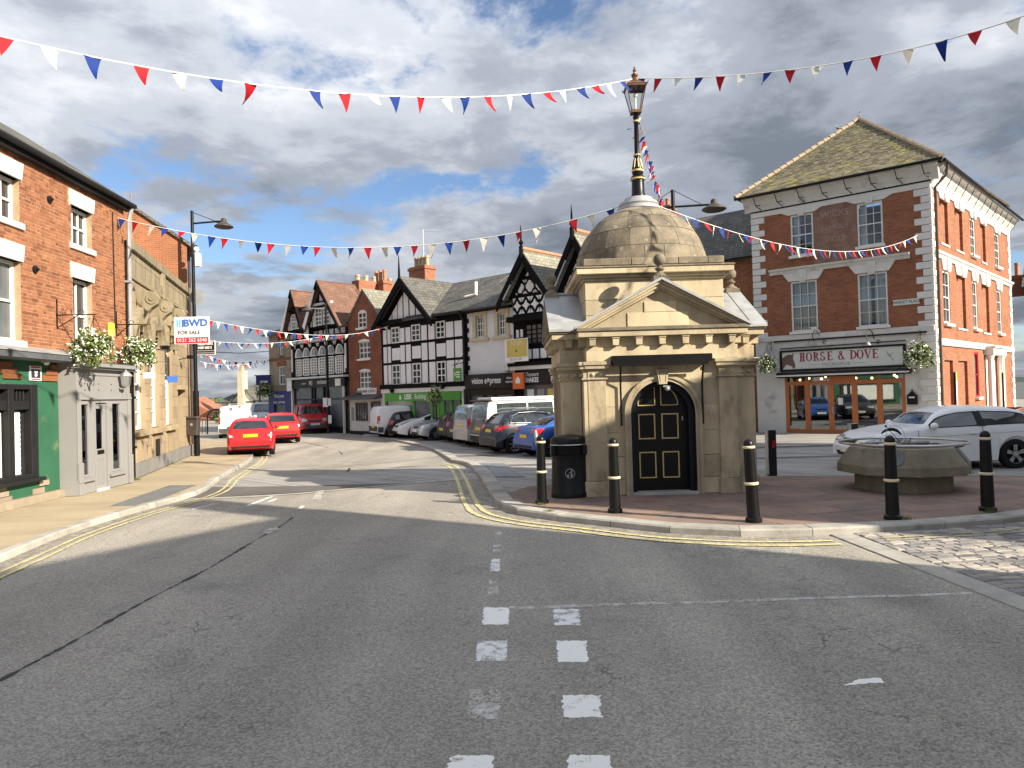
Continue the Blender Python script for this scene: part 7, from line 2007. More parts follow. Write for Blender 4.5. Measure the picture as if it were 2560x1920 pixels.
# --- hair studio
HS = row('hair_studio', 'narrow brown brick gabled house with white arched windows over hair studio')
h0, h1 = HS.uz(872, 900)[0], HS.uz(954, 900)[0]
zh = HS.uz(872, 803)[1]; Ah = HS.uz(907, 730)
L, Rr, A = (h0, zh), (h1, zh), ((h0 + h1) / 2, Ah[1] + 0.1)
zh0 = HS.uz(910, 990)[1]
hw = [HS.rect(897, 783, 918, 818), HS.rect(896, 856, 926, 895), HS.rect(898, 930, 928, 970)]
hol = [w for w in hw[1:]]
HS.part('wall', wall_mb(h0, h1, zh0, zh, hol, 0.0, 0.2), 'brick_hair'); HS.part('gable_wall', MB().prism([L, Rr, A], 0.0, 0.2), 'brick_hair'); HS.box('side_wall', 'brick_hair', h0, h1, 0.2, 6, zh0, zh)
window(HS, hw[0], 2, 3, -0.05, arch=0.16, sash=False, bar=0.06, sill=0.05); window(HS, hw[1], 3, 3, 0.06, arch=0.0, sash=False, bar=0.06, sill=0.05); window(HS, hw[2], 3, 3, 0.06, sash=False, bar=0.06, sill=0.05)
for w in hw[1:]: MB().prism([(w[0], w[3]), (w[1], w[3]), (w[1] - 0.1, w[3] + 0.10), ((w[0] + w[1]) / 2, w[3] + 0.17), (w[0] + 0.1, w[3] + 0.10)], -0.03, 0.05).build('arched_head', 'frame_white', HS.root)
gable_roof(HS, L, Rr, A, 7, 'slate_light', over=0.12, front=-0.08)
uc, zc = HS.uz(952, 716, 4.0); chimney(HS, uc, 4.0, zh, zc + 0.3, 1.5, 0.7, 3, 'brick_far', 'terracotta', ph=0.75)
HS.box('ground_floor', 'white_old', h0, h1, -0.02, 0.2, zB + 0.4, zh0 + 0.05); HS.box('plinth', 'black_matt', h0, h1, -0.05, 0.2, zB - 0.2, zB + 0.45)
zcn = HS.uz(910, 994, -0.3)[1]
HS.part('canopy', MB().xprism([(0, zcn + 0.15), (-0.6, zcn + 0.0), (-0.6, zcn - 0.12), (0, zcn - 0.05)], h0 - 0.2, h1), 'lead_dark')
r = HS.rect(891, 974, 942, 985, -0.02)
hsn = thing('shop_sign', 'narrow white HAIR STUDIO sign on the brown brick wall', 'sign', HS.world(r[0], 0, HS.uz(915, 986)[1]), HS.root.rotation_euler.z)
hw_ = r[1] - r[0]; MB().box(hw_ * 0.30, hw_, -0.06, 0.0, 0, 0.36).build('board', 'sign_white', hsn); MB().box(0, hw_ * 0.30, -0.05, 0.0, 0, 0.36).build('dark_board', 'shop_black', hsn)
text('HAIR STUDIO', 0.24, 'sign_ink', hsn, (hw_ * 0.65, -0.065, 0.18), ext=0.004, xs=0.9); text('TREND', 0.20, 'sign_white', hsn, (hw_ * 0.15, -0.055, 0.18), ext=0.004, xs=0.8)
window(HS, HS.rect(889, 1007, 919, 1052, -0.05), 4, 4, -0.08, fm='trim_grey', pm='pane_grey', sash=False, fw=0.12, bar=0.04); window(HS, HS.rect(928, 1004, 951, 1050, -0.05), 3, 4, -0.08, fm='trim_grey', pm='pane_grey', sash=False, fw=0.12, bar=0.04)
u, z = HS.uz(883, 1035); MB().box(u - 0.12, u + 0.12, -0.05, 0.0, z - 0.4, z + 0.4).build('menu_board', 'sign_grey', HS.root)

# --- interiors shop
IN = row('timbered_interiors_shop', 'twin gabled black and white shop with arcaded windows over black shopfront')
i0, i1 = IN.uz(728, 900)[0], IN.uz(870.5, 900)[0]
zi = IN.uz(870, 803)[1]
zband = IN.uz(800, 854)[1]; zfa = IN.uz(800, 945)[1]
IN.box('wall', 'timber', i0, i1, 0.0, 7, zfa - 0.1, zi)
g1a = IN.uz(744, 731); g2a = IN.uz(804.5, 709)
m1 = IN.uz(778, 800)[0]
G1 = ((i0 - 0.1, zi - 0.2), (m1 - 0.1, zi - 0.2), ((i0 + m1) / 2, g1a[1])); G2 = ((m1 + 0.05, zi - 0.2), (i1, zi - 0.2), ((m1 + i1) / 2 - 0.2, g2a[1]))
for k, (L, Rr, A) in enumerate((G1, G2)):
    IN.part('gable_wall', MB().prism([L, Rr, A], -0.3, 0.1), 'timber')
    barge(IN, L, Rr, A, w=0.22, front=-0.75, over=0.2); gable_roof(IN, L, Rr, A, 7.5, 'tile_red', front=-0.7, over=0.25)
    for s in (-1, 1):
        p0 = Vector(L if s < 0 else Rr); a = p0.lerp(Vector(A), 0.08); b = p0.lerp(Vector(A), 0.86)
        if s < 0: MB().prism([(a.x, a.y - 0.06), (b.x, b.y - 0.06), (b.x + 0.10, b.y - 0.16), (a.x + 0.22, a.y - 0.30)], -0.78, -0.74).build('barge_panel', 'panel_white', IN.root)
    wdt = Rr[0] - L[0]; zl = L[1]; hh = A[1] - zl
    zc1 = zl + hh * 0.52
    MB().box(A[0] - wdt * 0.26, A[0] + wdt * 0.30, -0.5, -0.3, zc1 - 0.08, zc1 + 0.06).build('collar_beam', 'white_old' if k else 'timber', IN.root)
    for q in (-0.17, 0.0, 0.17): panel(IN, tri_clip(rp(A[0] + q * wdt - wdt * 0.065, A[0] + q * wdt + wdt * 0.065, zc1 + 0.2, A[1]), L, Rr, A, 0.22), -0.34)
    for q in (-0.36, -0.235, 0.28, 0.38): panel(IN, tri_clip(rp(A[0] + q * wdt - wdt * 0.045, A[0] + q * wdt + wdt * 0.045, zl + 0.12, zc1 - 0.3), L, Rr, A, 0.18), -0.34)
    for q in (-0.10, 0.13): window(IN, (A[0] + q * wdt - wdt * 0.095, A[0] + q * wdt + wdt * 0.095, zl + 0.15, zc1 - 0.22), 2, 4, -0.37, pm='pane_grey', bar=0.05)
    for q in range(6): panel(IN, rp(L[0] + wdt * (0.06 + q * 0.155), L[0] + wdt * (0.165 + q * 0.155), zband + 0.35, zl - 0.12), -0.04)
m = MB(); uo, zo = (G1[1][0] + G2[0][0]) / 2 + 0.1, zi - 0.35; m.prism([(uo + 0.42 * math.cos(t), zo + 0.72 * math.sin(t)) for t in [2 * math.pi * i / 20 for i in range(20)]], -0.42, -0.3); ov = m.build('oval_window', 'timber', IN.root)
MB().prism([(uo + 0.28 * math.cos(t), zo + 0.55 * math.sin(t)) for t in [2 * math.pi * i / 20 for i in range(20)]], -0.44, -0.42).build('oval_panel', 'panel_white', ov)
IN.box('band_cornice', 'white_old', i0, i1, -0.45, 0.0, zband, zband + 0.16); IN.box('band_shadow', 'timber', i0, i1, -0.5, 0.0, zband + 0.16, zband + 0.30)
zw1 = IN.uz(800, 889)[1]; zw0 = IN.uz(800, 937)[1]
for i, px in enumerate((749, 768, 787.5, 808, 829, 851)):
    c = IN.uz(px, 900)[0]; hw2 = 0.40
    window(IN, (c - hw2 * 0.85, c + hw2 * 0.85, zw0, zw1 - 0.12), 3, 6, -0.10, pm='pane_grey', sash=False, fw=0.05, bar=0.05)
    pts = [(c + hw2 * math.cos(math.pi * k / 10), zw1 + hw2 * 1.5 * math.sin(math.pi * k / 10)) for k in range(11)]
    o = MB().prism(pts, -0.10, -0.02).build('arched_light', 'panel_white', IN.root)
    MB().prism([(c + 0.08 + (x - c) * 0.72, zw1 + 0.05 + (z - zw1) * 0.76) for x, z in pts], -0.13, -0.10).build('pane', 'pane_grey', o)
    mm = MB()
    for dx in (-0.1, 0.05, 0.2): mm.box(c + dx - 0.018, c + dx + 0.018, -0.15, -0.13, zw1 + 0.05, zw1 + 0.42)
    mm.build('glazing_bars', 'frame_white', o)
    panel(IN, rp(c + 0.47, c + 0.56, zw0 + 0.05, zw1 - 0.15), -0.06)
    panel(IN, [(c - 0.45, zband - 0.06), (c - 0.32, zband - 0.06), (c - 0.42, zband - 0.30)], -0.10); panel(IN, [(c + 0.28, zband - 0.06), (c + 0.45, zband - 0.06), (c + 0.42, zband - 0.30)], -0.10)
panel(IN, rp(i0 + 0.12, i0 + 0.24, zw0 + 0.3, zband - 0.3), -0.06); panel(IN, rp(i1 - 0.28, i1 - 0.16, zw0 + 0.3, zband - 0.3), -0.06)
IN.box('shop_cornice', 'white_old', i0, i1, -0.40, 0.0, zfa - 0.02, zfa + 0.10)
fz0 = IN.uz(800, 968, -0.2)[1]
isg = thing('shop_sign', 'black fascia sign reading INTERIORS in white serif letters', 'sign', IN.world(i0 + 0.25, 0, fz0), IN.root.rotation_euler.z)
MB().box(0, i1 - i0 - 0.35, -0.25, 0.0, 0, zfa - 0.05 - fz0).build('board', 'shop_black', isg)
iw = i1 - i0; hS = zfa - fz0
text('INTERIORS', hS * 0.50, 'sign_white', isg, (iw * 0.585, -0.258, hS * 0.48), ext=0.006, xs=0.80); text('BLACK &', hS * 0.22, 'sign_white', isg, (iw * 0.26, -0.258, hS * 0.45), ext=0.006); text('WG', hS * 0.72, 'sign_white', isg, (iw * 0.375, -0.258, hS * 0.46), ext=0.006, xs=0.55, shear=0.25)
MB().box(iw * 0.80, iw * 0.89, -0.27, -0.25, hS * 0.05, hS * 0.8).build('white_box', 'sign_white', isg)
mu = [IN.uz(x, 1020)[0] for x in (741, 784, 790, 813, 822, 868)]
m = MB(); zd = IN.uz(800, 998)[1]
for u in mu: m.box(u - 0.07, u + 0.07, -0.12, 0.0, zB, fz0)
m.box(mu[0], mu[-1], -0.11, 0.0, zd - 0.04, zd + 0.04); m.box(mu[0], mu[-1], -0.13, 0.0, zB - 0.2, 0.32); o = m.build('shop_frame', 'shop_black', IN.root)
for a, b, mt in ((mu[0], mu[1], 'pane_grey'), (mu[2], mu[3], 'pane_dark'), (mu[4], mu[5], 'pane_grey')):
    MB().box(a + 0.07, b - 0.07, -0.05, -0.03, zd + 0.04, fz0).build('pane', mt, o)
    if mt == 'pane_grey': MB().box(a + 0.07, b - 0.07, -0.05, -0.03, 0.32, zd - 0.04).build('pane', mt, o)
dr_ = MB().box(mu[2] + 0.07, mu[3] - 0.07, -0.04, 0.02, zB, zd - 0.04).build('door', 'shop_black', o)
for px in (736, 865): 
    u = IN.uz(px, 1000)[0]; MB().box(u - 0.09, u + 0.09, -0.2, 0.0, zB, fz0 + 0.25).build('pilaster', 'white_old', IN.root)
IN.part('chimney_row', MB().box(G2[2][0] - 0.4, G2[2][0] + 0.4, 2.2, 5.2, zi, g2a[1] + 0.35), 'brick_far')
for k in range(5): MB().lathe([(0.16, g2a[1] + 0.35), (0.14, g2a[1] + 0.62), (0.17, g2a[1] + 0.64), (0.16, g2a[1] + 0.75)], 10, (G2[2][0], 2.4 + k * 0.65)).build('chimney_pot', 'pot_buff', IN.root)

# --- buff brick corner with blue shopfront
BC = row('buff_brick_shop', 'buff brick corner building with a blue shopfront and sash windows')
c0, c1 = BC.uz(674, 950)[0], i0 - 0.02
zbc = BC.uz(700, 834)[1]; zb2 = BC.uz(700, 978)[1]
bw_ = [BC.rect(696, 916, 713, 962), BC.rect(698, 851, 708, 887)]
BC.part('wall', wall_mb(c0, c1, zb2, zbc, bw_, 0.0, 0.2), 'brick_buff'); BC.box('side_wall', 'brick_buff', c0, c1, 0.2, 7, zB, zbc)
for w in bw_: window(BC, w, 2, 2, 0.05, pm='pane_grey', fw=0.09, sill=0.06, sillmat='plinth'); BC.box('lintel', 'brick_hair', w[0] - 0.15, w[1] + 0.15, -0.04, 0.1, w[3], w[3] + 0.3)
BC.box('string_band', 'brick_hair', c0, c1, -0.03, 0.0, BC.uz(700, 898)[1] - 0.1, BC.uz(700, 898)[1] + 0.1)
roof_slope(BC, 'roof', [(c0 - 0.3, -0.4, zbc), (c1, -0.4, zbc), (c1, 4, zbc + 1.9), (c0 + 2, 4, zbc + 1.9)], 'slate', 0.1)
BC.part('blue_shopfront', wall_mb(c0, c1, zB, zb2, [(c0 + 0.75, c1 - 0.75, zB + 0.2, BC.uz(700, 1012)[1])], -0.12, 0.2), 'shop_blue')
BC.box('shop_pane', 'pane_grey', c0 + 0.7, c1 - 0.7, 0.0, 0.04, zB, BC.uz(700, 1012)[1])
text('The Lunar', 0.34, 'sign_white', BC.root, ((c0 + c1) / 2, -0.13, BC.uz(700, 990)[1]), ext=0.004)
text('SALES   LETTINGS', 0.20, 'sign_white', BC.root, ((c0 + c1) / 2, -0.13, BC.uz(700, 1006)[1]), ext=0.004)
u, z = BC.uz(674, 950, -0.2)
bs = thing('hanging_sign', 'dark blue hanging sign at the corner of the buff brick shop', 'sign', BC.world(u - 0.2, -0.5, z), BC.root.rotation_euler.z + 0.8); MB().box(-0.55, 0.45, -0.04, 0.04, -0.35, 0.30).build('board', 'shop_blue', bs); MB().box(-0.65, 0.5, -0.03, 0.03, 0.3, 0.36).build('arm', 'black', bs); MB().box(-0.25, 0.25, -0.05, -0.04, -0.2, -0.05).build('lettering_bar', 'sign_white', bs)
u, z = BC.uz(674, 972, -0.4)
t = foliage('hanging_basket', 'green leafy hanging basket at the corner over the blue shopfront', BC.world(u - 0.3, -0.6, z), 0.62, 'hanging baskets', leaves=360, flowers=10, orange=0); chains(t, 0.6, 0.9)
u, z = BC.uz(724, 963, -0.3)
tag(MB().box(-0.3, 0.3, -0.04, 0.0, -0.4, 0.4).build('square_sign', 'sign_white', None, loc=BC.world(u, -0.3, z), rz=BC.root.rotation_euler.z), 'small plain white square sign between buff brick and timbered shops', 'sign')

# ------------------------------------------------------------------ street end: white house, far houses, hill
WH = Fac('white_house', 'low white rendered house with a tall tapering chimney breast', 'house', (-29.0, 78), 100.0)
w0 = WH.uz(556, 1050)[0]; w1_ = WH.uz(682, 1050)[0]; zwe = WH.uz(580, 1003)[1]; zwr = WH.uz(640, 958, 3.2)[1]
WH.box('wall', 'white_old', w0, w1_ + 4, 0, 6, -0.6, zwe)
roof_slope(WH, 'roof', [(w0 - 0.6, -0.5, zwe - 0.1), (w1_ + 4, -0.5, zwe - 0.1), (w1_ + 4, 3.2, zwr), (w0 + 2.4, 3.2, zwr)], 'slate', 0.1)
cc = WH.uz(612, 1000)[0]; zct = WH.uz(612, 928)[1]
ch = MB().prism([(cc - 0.6, -0.6), (cc + 0.7, -0.6), (cc + 0.6, 1.2), (cc + 0.33, 2.0), (cc + 0.29, zct - 0.2), (cc + 0.35, zct - 0.2), (cc + 0.35, zct), (cc - 0.35, zct), (cc - 0.35, zct - 0.2), (cc - 0.29, zct - 0.2), (cc - 0.33, 2.0), (cc - 0.5, 1.2)], -0.9, 0.1).build('chimney_breast', 'cream_stone', WH.root)
MB().lathe([(0.25, zct), (0.22, zct + 0.6)], 10, (cc, -0.4)).build('chimney_pot', 'pot_buff', ch)
gA = cc - 2.0; gB = cc + 2.2
WH.part('gable', MB().prism([(gA, -0.6), (gB, -0.6), (gB, zwe - 0.6), (cc + 0.1, zwr - 0.6), (gA, zwe - 0.4)], -0.4, 2.5), 'white_old')
for s, e_ in ((-1, gA), (1, gB)): roof_slope(WH, 'roof', [(e_ + s * 0.2, -0.6, zwe - 0.7), (cc + 0.1, -0.6, zwr - 0.5), (cc + 0.1, 3, zwr - 0.5), (e_ + s * 0.2, 3, zwe - 0.7)], 'slate', 0.1)
window(WH, (w0 + 0.7, w0 + 1.9, zwe - 1.7, zwe - 0.7), 2, 2, -0.06, pm='pane_grey'); window(WH, (w1_ - 1.2, w1_ + 0.2, 0.2, 2.0), 3, 3, -0.06)
FH = Fac('far_brick_house', 'small red brick house with grey roof far beyond the iron arch', 'house', (-38.0, 92), 100.0)
p0 = FH.uz(500, 1040)[0]; p1 = FH.uz(552, 1040)[0]; zfe = FH.uz(540, 1021)[1]; zfr = FH.uz(530, 1004, 3)[1]
FH.box('wall', 'brick_far', p0 - 6, p1, 0, 6, -0.6, zfe); roof_slope(FH, 'roof', [(p0 - 6, -0.4, zfe), (p1 + 0.3, -0.4, zfe), (p1 + 0.3, 3, zfr), (p0 - 6, 3, zfr)], 'slate', 0.1)
window(FH, (p0 + 0.5, p0 + 1.7, 0.4, 1.8), 2, 2, -0.06)
FH2 = Fac('far_brick_house', 'red brick gabled house far away beside the lamp post foot', 'house', (-38, 80), 95.0)
p0 = FH2.uz(470, 1040)[0]; p1 = FH2.uz(530, 1040)[0]; ap = FH2.uz(500, 1005)
FH2.part('wall', MB().prism([(p0 - 4, -0.6), (p1, -0.6), (p1, ap[1] - 1.2), ((p0 + p1) / 2 - 2, ap[1] + 0.6), (p0 - 4, ap[1] - 1.2)], 0, 5), 'brick_far')
def tree(name, label, p, h, r, nl=900, ground=0.0):
    t = thing(name, label, 'tree', p)
    m = MB(); m.tube([(0, 0, -0.3), (0.05, 0, h * 0.3), (0.0, 0.05, h * 0.6)], [0.05 * h * 0.5, 0.04 * h * 0.5, 0.015 * h], 7)
    for k in range(6):
        a = rnd.uniform(0, 6.28); m.tube([(0, 0, h * rnd.uniform(.25, .5)), (r * .6 * math.cos(a), r * .6 * math.sin(a), h * rnd.uniform(.5, .85))], [0.02 * h, 0.006 * h], 5)
    m.build('trunk', 'soil', t)
    lv = MB(); cl = [(Vector((rnd.uniform(-.7, .7) * r, rnd.uniform(-.7, .7) * r, h * rnd.uniform(.35, .9))), r * rnd.uniform(.28, .5)) for _ in range(14)]
    for i in range(nl):
        c, rr = rnd.choice(cl); d = Vector((rnd.gauss(0, 1), rnd.gauss(0, 1), rnd.gauss(0, 1))).normalized() * rr * rnd.uniform(.6, 1.05); q = c + d
        s = r * rnd.uniform(.05, .1); n = Vector((rnd.gauss(0, 1), rnd.gauss(0, 1), rnd.gauss(0, 1))).normalized(); a = n.orthogonal().normalized() * s; b = n.cross(a) * .6
        lv.face([q - a, q - b, q + a, q + b], rnd.random())
    stuff(lv.build('crown', 'leaf', t))
p = at(590, 1075, 70); tree('garden_tree', 'bright green bush in front of the white house', (p.x, p.y, -0.6), 1.7, 1.9)
p = at(560, 1060, 120); tree('distant_tree', 'dark distant tree between the far houses', (p.x, p.y, -0.8), 3.0, 3.4)
p = at(545, 1060, 115); tree('distant_tree', 'dark rounded tree behind the far brick house roof', (p.x, p.y, -0.8), 2.6, 3.0)
m = MB(); rows = []
for i in range(61):
    x = -700 + i * 24; h = 12 + 9 * math.sin(i * 0.5) + 6 * math.sin(i * 1.3 + 1)
    rows.append([(x, 900, -2), (x, 960, h * 0.5), (x, 1050, h)])
m.grid(rows); struct(m.build('hills', 'hill', None, smooth=True))
# iron arch
p = G(541, 1076, 0.1)
ia = thing('iron_arch', 'black iron arch framing steps beyond the bank corner', 'arch', (at(541, 1050, 46).x, 46, gz(-18, 46)), R_(12))
m = MB(); m.tube([(-0.55, 0, 0)] + [(-0.55 * math.cos(a), 0, 1.05 + 0.55 * math.sin(a)) for a in [math.pi * i / 16 for i in range(17)]] + [(0.55, 0, 0)], 0.05, 6); m.build('frame', 'black', ia)
m = MB(); m.tube([(-0.42, 0, 1.05)] + [(-0.42 * math.cos(a), 0, 1.05 + 0.42 * math.sin(a)) for a in [math.pi * i / 12 for i in range(13)]], 0.02, 5)
for k in range(5): a = math.pi * (k + 1) / 6; m.tube([(0, 0, 1.05), (-0.5 * math.cos(a), 0, 1.05 + 0.5 * math.sin(a))], 0.015, 5)
m.tube([(-0.5, 0, 1.05), (0.5, 0, 1.05)], 0.02, 5); m.build('tracery', 'black', ia)
rl = thing('iron_railing', 'black iron railing running left from the iron arch', 'railing', ia.location + Vector((-0.7, 0, 0)), R_(12))
MB().tube([(0, 0, 0.95), (-3.2, 0, 0.95)], 0.025, 5).build('top_rail', 'black', rl); MB().tube([(0, 0, 0.2), (-3.2, 0, 0.2)], 0.02, 5).build('bottom_rail', 'black', rl)
for k in range(17): MB().tube([(-k * 0.2, 0, 0), (-k * 0.2, 0, 1.0)], 0.018, 5).build('baluster', 'black', rl)

# ------------------------------------------------------------------ houses across the place, out of view, that throw the foreground shade
sH = Vector((SUN_H.x, SUN_H.y)); pH = Vector((-SUN_H.y, SUN_H.x))
def shade_house(name, label, a0, p0, p1, ridge, eave, depth=7.0, chim=None):
    F = thing(name, label, 'house', (sH * a0 + pH * p0).to_3d(), math.atan2(sH.y, sH.x))
    L = p1 - p0
    MB().prism([(0, -0.2), (depth, -0.2), (depth, eave), (depth / 2, ridge), (0, eave)], 0, L).build('walls', 'white_old', F)  # walls made white to bounce extra fill light onto the place
    for x in (-0.3, depth + 0.3):
        mb = MB(); mb.face([(x, -0.02, eave - 0.15), (x, L + 0.02, eave - 0.15), (depth / 2, L + 0.02, ridge + 0.06), (depth / 2, -0.02, ridge + 0.06)]); mb.build('roof', 'slate', F)
    for k in range(int(L / 2.6)):
        for z in (0.8, 3.7):
            w = MB().box(-0.06, 0.0, 0.8 + k * 2.6, 1.9 + k * 2.6, z, z + 1.6).build('window', 'frame_white', F); MB().box(-0.07, -0.06, 0.88 + k * 2.6, 1.82 + k * 2.6, z + .08, z + 1.52).build('pane', 'pane_dark', w)
    if chim:
        MB().box(depth / 2 - 0.4, depth / 2 + 0.4, chim[0] - p0, chim[1] - p0, ridge - 0.8, chim[2]).build('chimney', 'brick_far', F)
    return F
TE = math.tan(SUN_EL)
A0 = 7.0; dp = 7.0
rdA = (A0 + dp / 2 + 10.2) * TE
shade_house('opposite_house', 'unseen white-walled house with end chimney across the road, its shadow on the tarmac', A0, -16.0, 9.15, rdA, rdA - 2.6, dp, (8.15, 9.1, (A0 + dp / 2 + 13.3) * TE))
rdB = (A0 + dp / 2 + 4.84) * TE + 1.9
shade_house('opposite_house', 'unseen white-walled house across the market place, its shadow on the kiosk foot', A0, 10.9, 29.0, rdB, rdB - 2.4, dp)
# ------------------------------------------------------------------ vehicles
def smooth_interp(pts, xs, w=0.07):
    px = [p[0] for p in pts]; pz = [p[1] for p in pts]
    acc = np.zeros(len(xs)); n = 7
    for k in range(n):
        acc += np.interp(np.array(xs) + (k / (n - 1) - 0.5) * 2 * w, px, pz)
    return acc / n
def car(name, label, cat, spec, pos, heading, group=None):
    L, Wd, top, belt = spec['L'], spec['W'], spec['top'], spec['belt']
    xr, xf, R = spec['xr'], spec['xf'], spec.get('R', 0.32)
    root = thing(name, label, cat, pos, R_(heading), group)
    h = L / 2
    xs = sorted(set([round(-h + L * i / 84, 4) for i in range(85)] + [-h + 0.02, -h + 0.05, h - 0.02, h - 0.05]))
    zt = smooth_interp(top, xs, spec.get('sm', 0.06)); zbelt = smooth_interp(belt, xs, 0.1)
    zroof = max(p[1] for p in top)
    Ra = R + 0.055
    rings = []
    tumble = spec.get('tumble', 0.22); corner = spec.get('corner', 0.55)
    for i, x in enumerate(xs):
        d = max(0.0, (abs(x) - (h - corner)) / corner)
        w = Wd / 2 * (1 - (spec.get('tf', 0.20) if x > 0 else spec.get('tr', 0.13)) * d ** 2.2)
        z0 = 0.20 + 0.10 * max(0, (abs(x) - (h - 0.5)) / 0.5)
        zs = z0
        for xw in (xr, xf):
            dx = abs(x - xw)
            if dx < Ra: zs = max(zs, R + math.sqrt(Ra * Ra - dx * dx))
        t = zt[i]; b = min(zbelt[i], t - 0.015)
        g = max(0.0, min(1.0, (t - b) / (zroof - max(p[1] for p in belt))))
        wr = w * (0.955 - tumble * g); ez = t - 0.085 * g - 0.012
        zm1 = max(zs + 0.02, z0 + (b - z0) * 0.42); zm2 = max(zm1 + 0.02, z0 + (b - z0) * 0.80)
        if zm2 > b - 0.01: zm2 = b - 0.01; zm1 = min(zm1, zm2 - 0.01); zs = min(zs, zm1 - 0.01)
        half = [(0, z0 + 0.02), (w * 0.70, z0 + 0.02), (w * 0.975, zs), (w, zm1), (w * 0.992, zm2), (w * 0.965, b), (w * 0.965 + (wr - w * 0.965) * 0.5, b + (ez - b) * 0.52), (wr, ez), (wr * 0.9, t - 0.035 * g - 0.006), (wr * 0.55, t - 0.008), (0, t)]
        rings.append([(x, y, z) for y, z in half] + [(x, -y, z) for y, z in half[-2:0:-1]])
    mb = MB(); mb.grid(rings, True); mb.face(rings[0][::-1]); mb.face(rings[-1])
    body = mb.build('body', spec['paint'], root, smooth=True)
    bvh = BVHTree.FromPolygons([Vector(v) for v in mb.v], mb.f)
    def fz(arr, x): return float(np.interp(x, xs, arr))
    def patch(nm, mat, axis, topl, botl, n=10, m=5, off=0.008, par=None):
        rows = []
        def ev(pl, t):
            k = t * (len(pl) - 1); i = min(int(k), len(pl) - 2); f = k - i
            return (pl[i][0] + (pl[i + 1][0] - pl[i][0]) * f, pl[i][1] + (pl[i + 1][1] - pl[i][1]) * f)
        for j in range(m + 1):
            row = []
            for i in range(n + 1):
                a = ev(topl, i / n); b = ev(botl, i / n); s_ = j / m
                q = (a[0] + (b[0] - a[0]) * s_, a[1] + (b[1] - a[1]) * s_)
                if axis == 'R': o = Vector((-9, q[0], q[1])); dv = Vector((1, 0, 0))
                elif axis == 'F': o = Vector((9, q[0], q[1])); dv = Vector((-1, 0, 0))
                elif axis == 'l': o = Vector((q[0], 5, q[1])); dv = Vector((0, -1, 0))
                else: o = Vector((q[0], -5, q[1])); dv = Vector((0, 1, 0))
                hit = bvh.ray_cast(o, dv)
                if hit[0] is None: row.append(None); continue
                row.append(hit[0] - dv * off)
            rows.append(row)
        g = MB()
        for j in range(m):
            for i in range(n):
                q = [rows[j][i], rows[j][i + 1], rows[j + 1][i + 1], rows[j + 1][i]]
                if all(c is not None for c in q) and max((a - b).length for a in q for b in q) < 0.9: g.face(q)
        if not g.f: return None
        return g.build(nm, mat, par or root, smooth=True, weld=True)
    rect_ = lambda a, b, z0, z1: ([(a, z1), (b, z1)], [(a, z0), (b, z0)])
    # side glass
    gl = spec.get('glass', 'car_glass')
    for ax in ('l', 'r'):
        for (x0, x1) in spec['side']:
            tp, bt = [], []
            for k in range(13):
                x = x0 + (x1 - x0) * k / 12
                t = fz(zt, x); b = fz(zbelt, x); b = min(b, t - .015); g = max(0, min(1, (t - b) / (zroof - max(p[1] for p in belt))))
                e = t - 0.085 * g - 0.012
                z1 = e - 0.045; z0 = b + 0.035
                if z1 < z0 + 0.01: z1 = z0 + 0.01
                tp.append((x, z1)); bt.append((x, z0))
            patch('window_trim', 'trim_black', ax, [(x + (0.02 if k_ > 6 else -0.02), z + 0.022) for k_, (x, z) in enumerate(tp)], [(x + (0.02 if k_ > 6 else -0.02), z - 0.022) for k_, (x, z) in enumerate(bt)], 14, 5, 0.004)
            patch('side_window', gl, ax, tp, bt, 14, 5, 0.009)
    for key, ax, nm in (('ws', 'F', 'windscreen'), ('rw', 'R', 'rear_window')):
        if key in spec:
            z0, z1, w0, w1 = spec[key]
            patch(nm, gl, ax, [(-w1, z1), (-w1 * .5, z1 + .012), (w1 * .5, z1 + .012), (w1, z1)], [(-w0, z0), (-w0 * .5, z0 - .01), (w0 * .5, z0 - .01), (w0, z0)], 14, 6)
    for nm, mat, ax, tp, bt in spec.get('patches', []):
        patch(nm, mat, ax, tp, bt, 8, 4, 0.012)
    for nm, mat, ax, tp, bt in spec.get('pairs', []):     # mirrored about the centre line
        patch(nm, mat, ax, tp, bt, 8, 4, 0.013)
        if ax in 'RF': patch(nm, mat, ax, [(-a, b) for a, b in tp], [(-a, b) for a, b in bt], 8, 4, 0.013)
        else: patch(nm, mat, 'r' if ax == 'l' else 'l', tp, bt, 8, 4, 0.013)
    zr_, zf_ = spec.get('plate_r', 0.62), spec.get('plate_f', 0.45)
    for ax, z, mat in (('R', zr_, 'plate_yellow'), ('F', zf_, 'plate_white')):
        hits = bvh.ray_cast(Vector((-9 if ax == 'R' else 9, 0, z)), Vector((1 if ax == 'R' else -1, 0, 0)))
        if hits[0] is None: continue
        x = hits[0].x; s_ = -1 if ax == 'R' else 1
        pl_ = MB().box(x, x + s_ * 0.022, -0.26, 0.26, z - 0.056, z + 0.056).build('number_plate', mat, root)
        if spec.get('reg'): text(spec['reg'], 0.085, 'sign_ink', pl_, (x + s_ * 0.024, 0, z), rot=(math.pi / 2, 0, math.pi / 2 if s_ > 0 else -math.pi / 2), ext=0.001, xs=1.15)
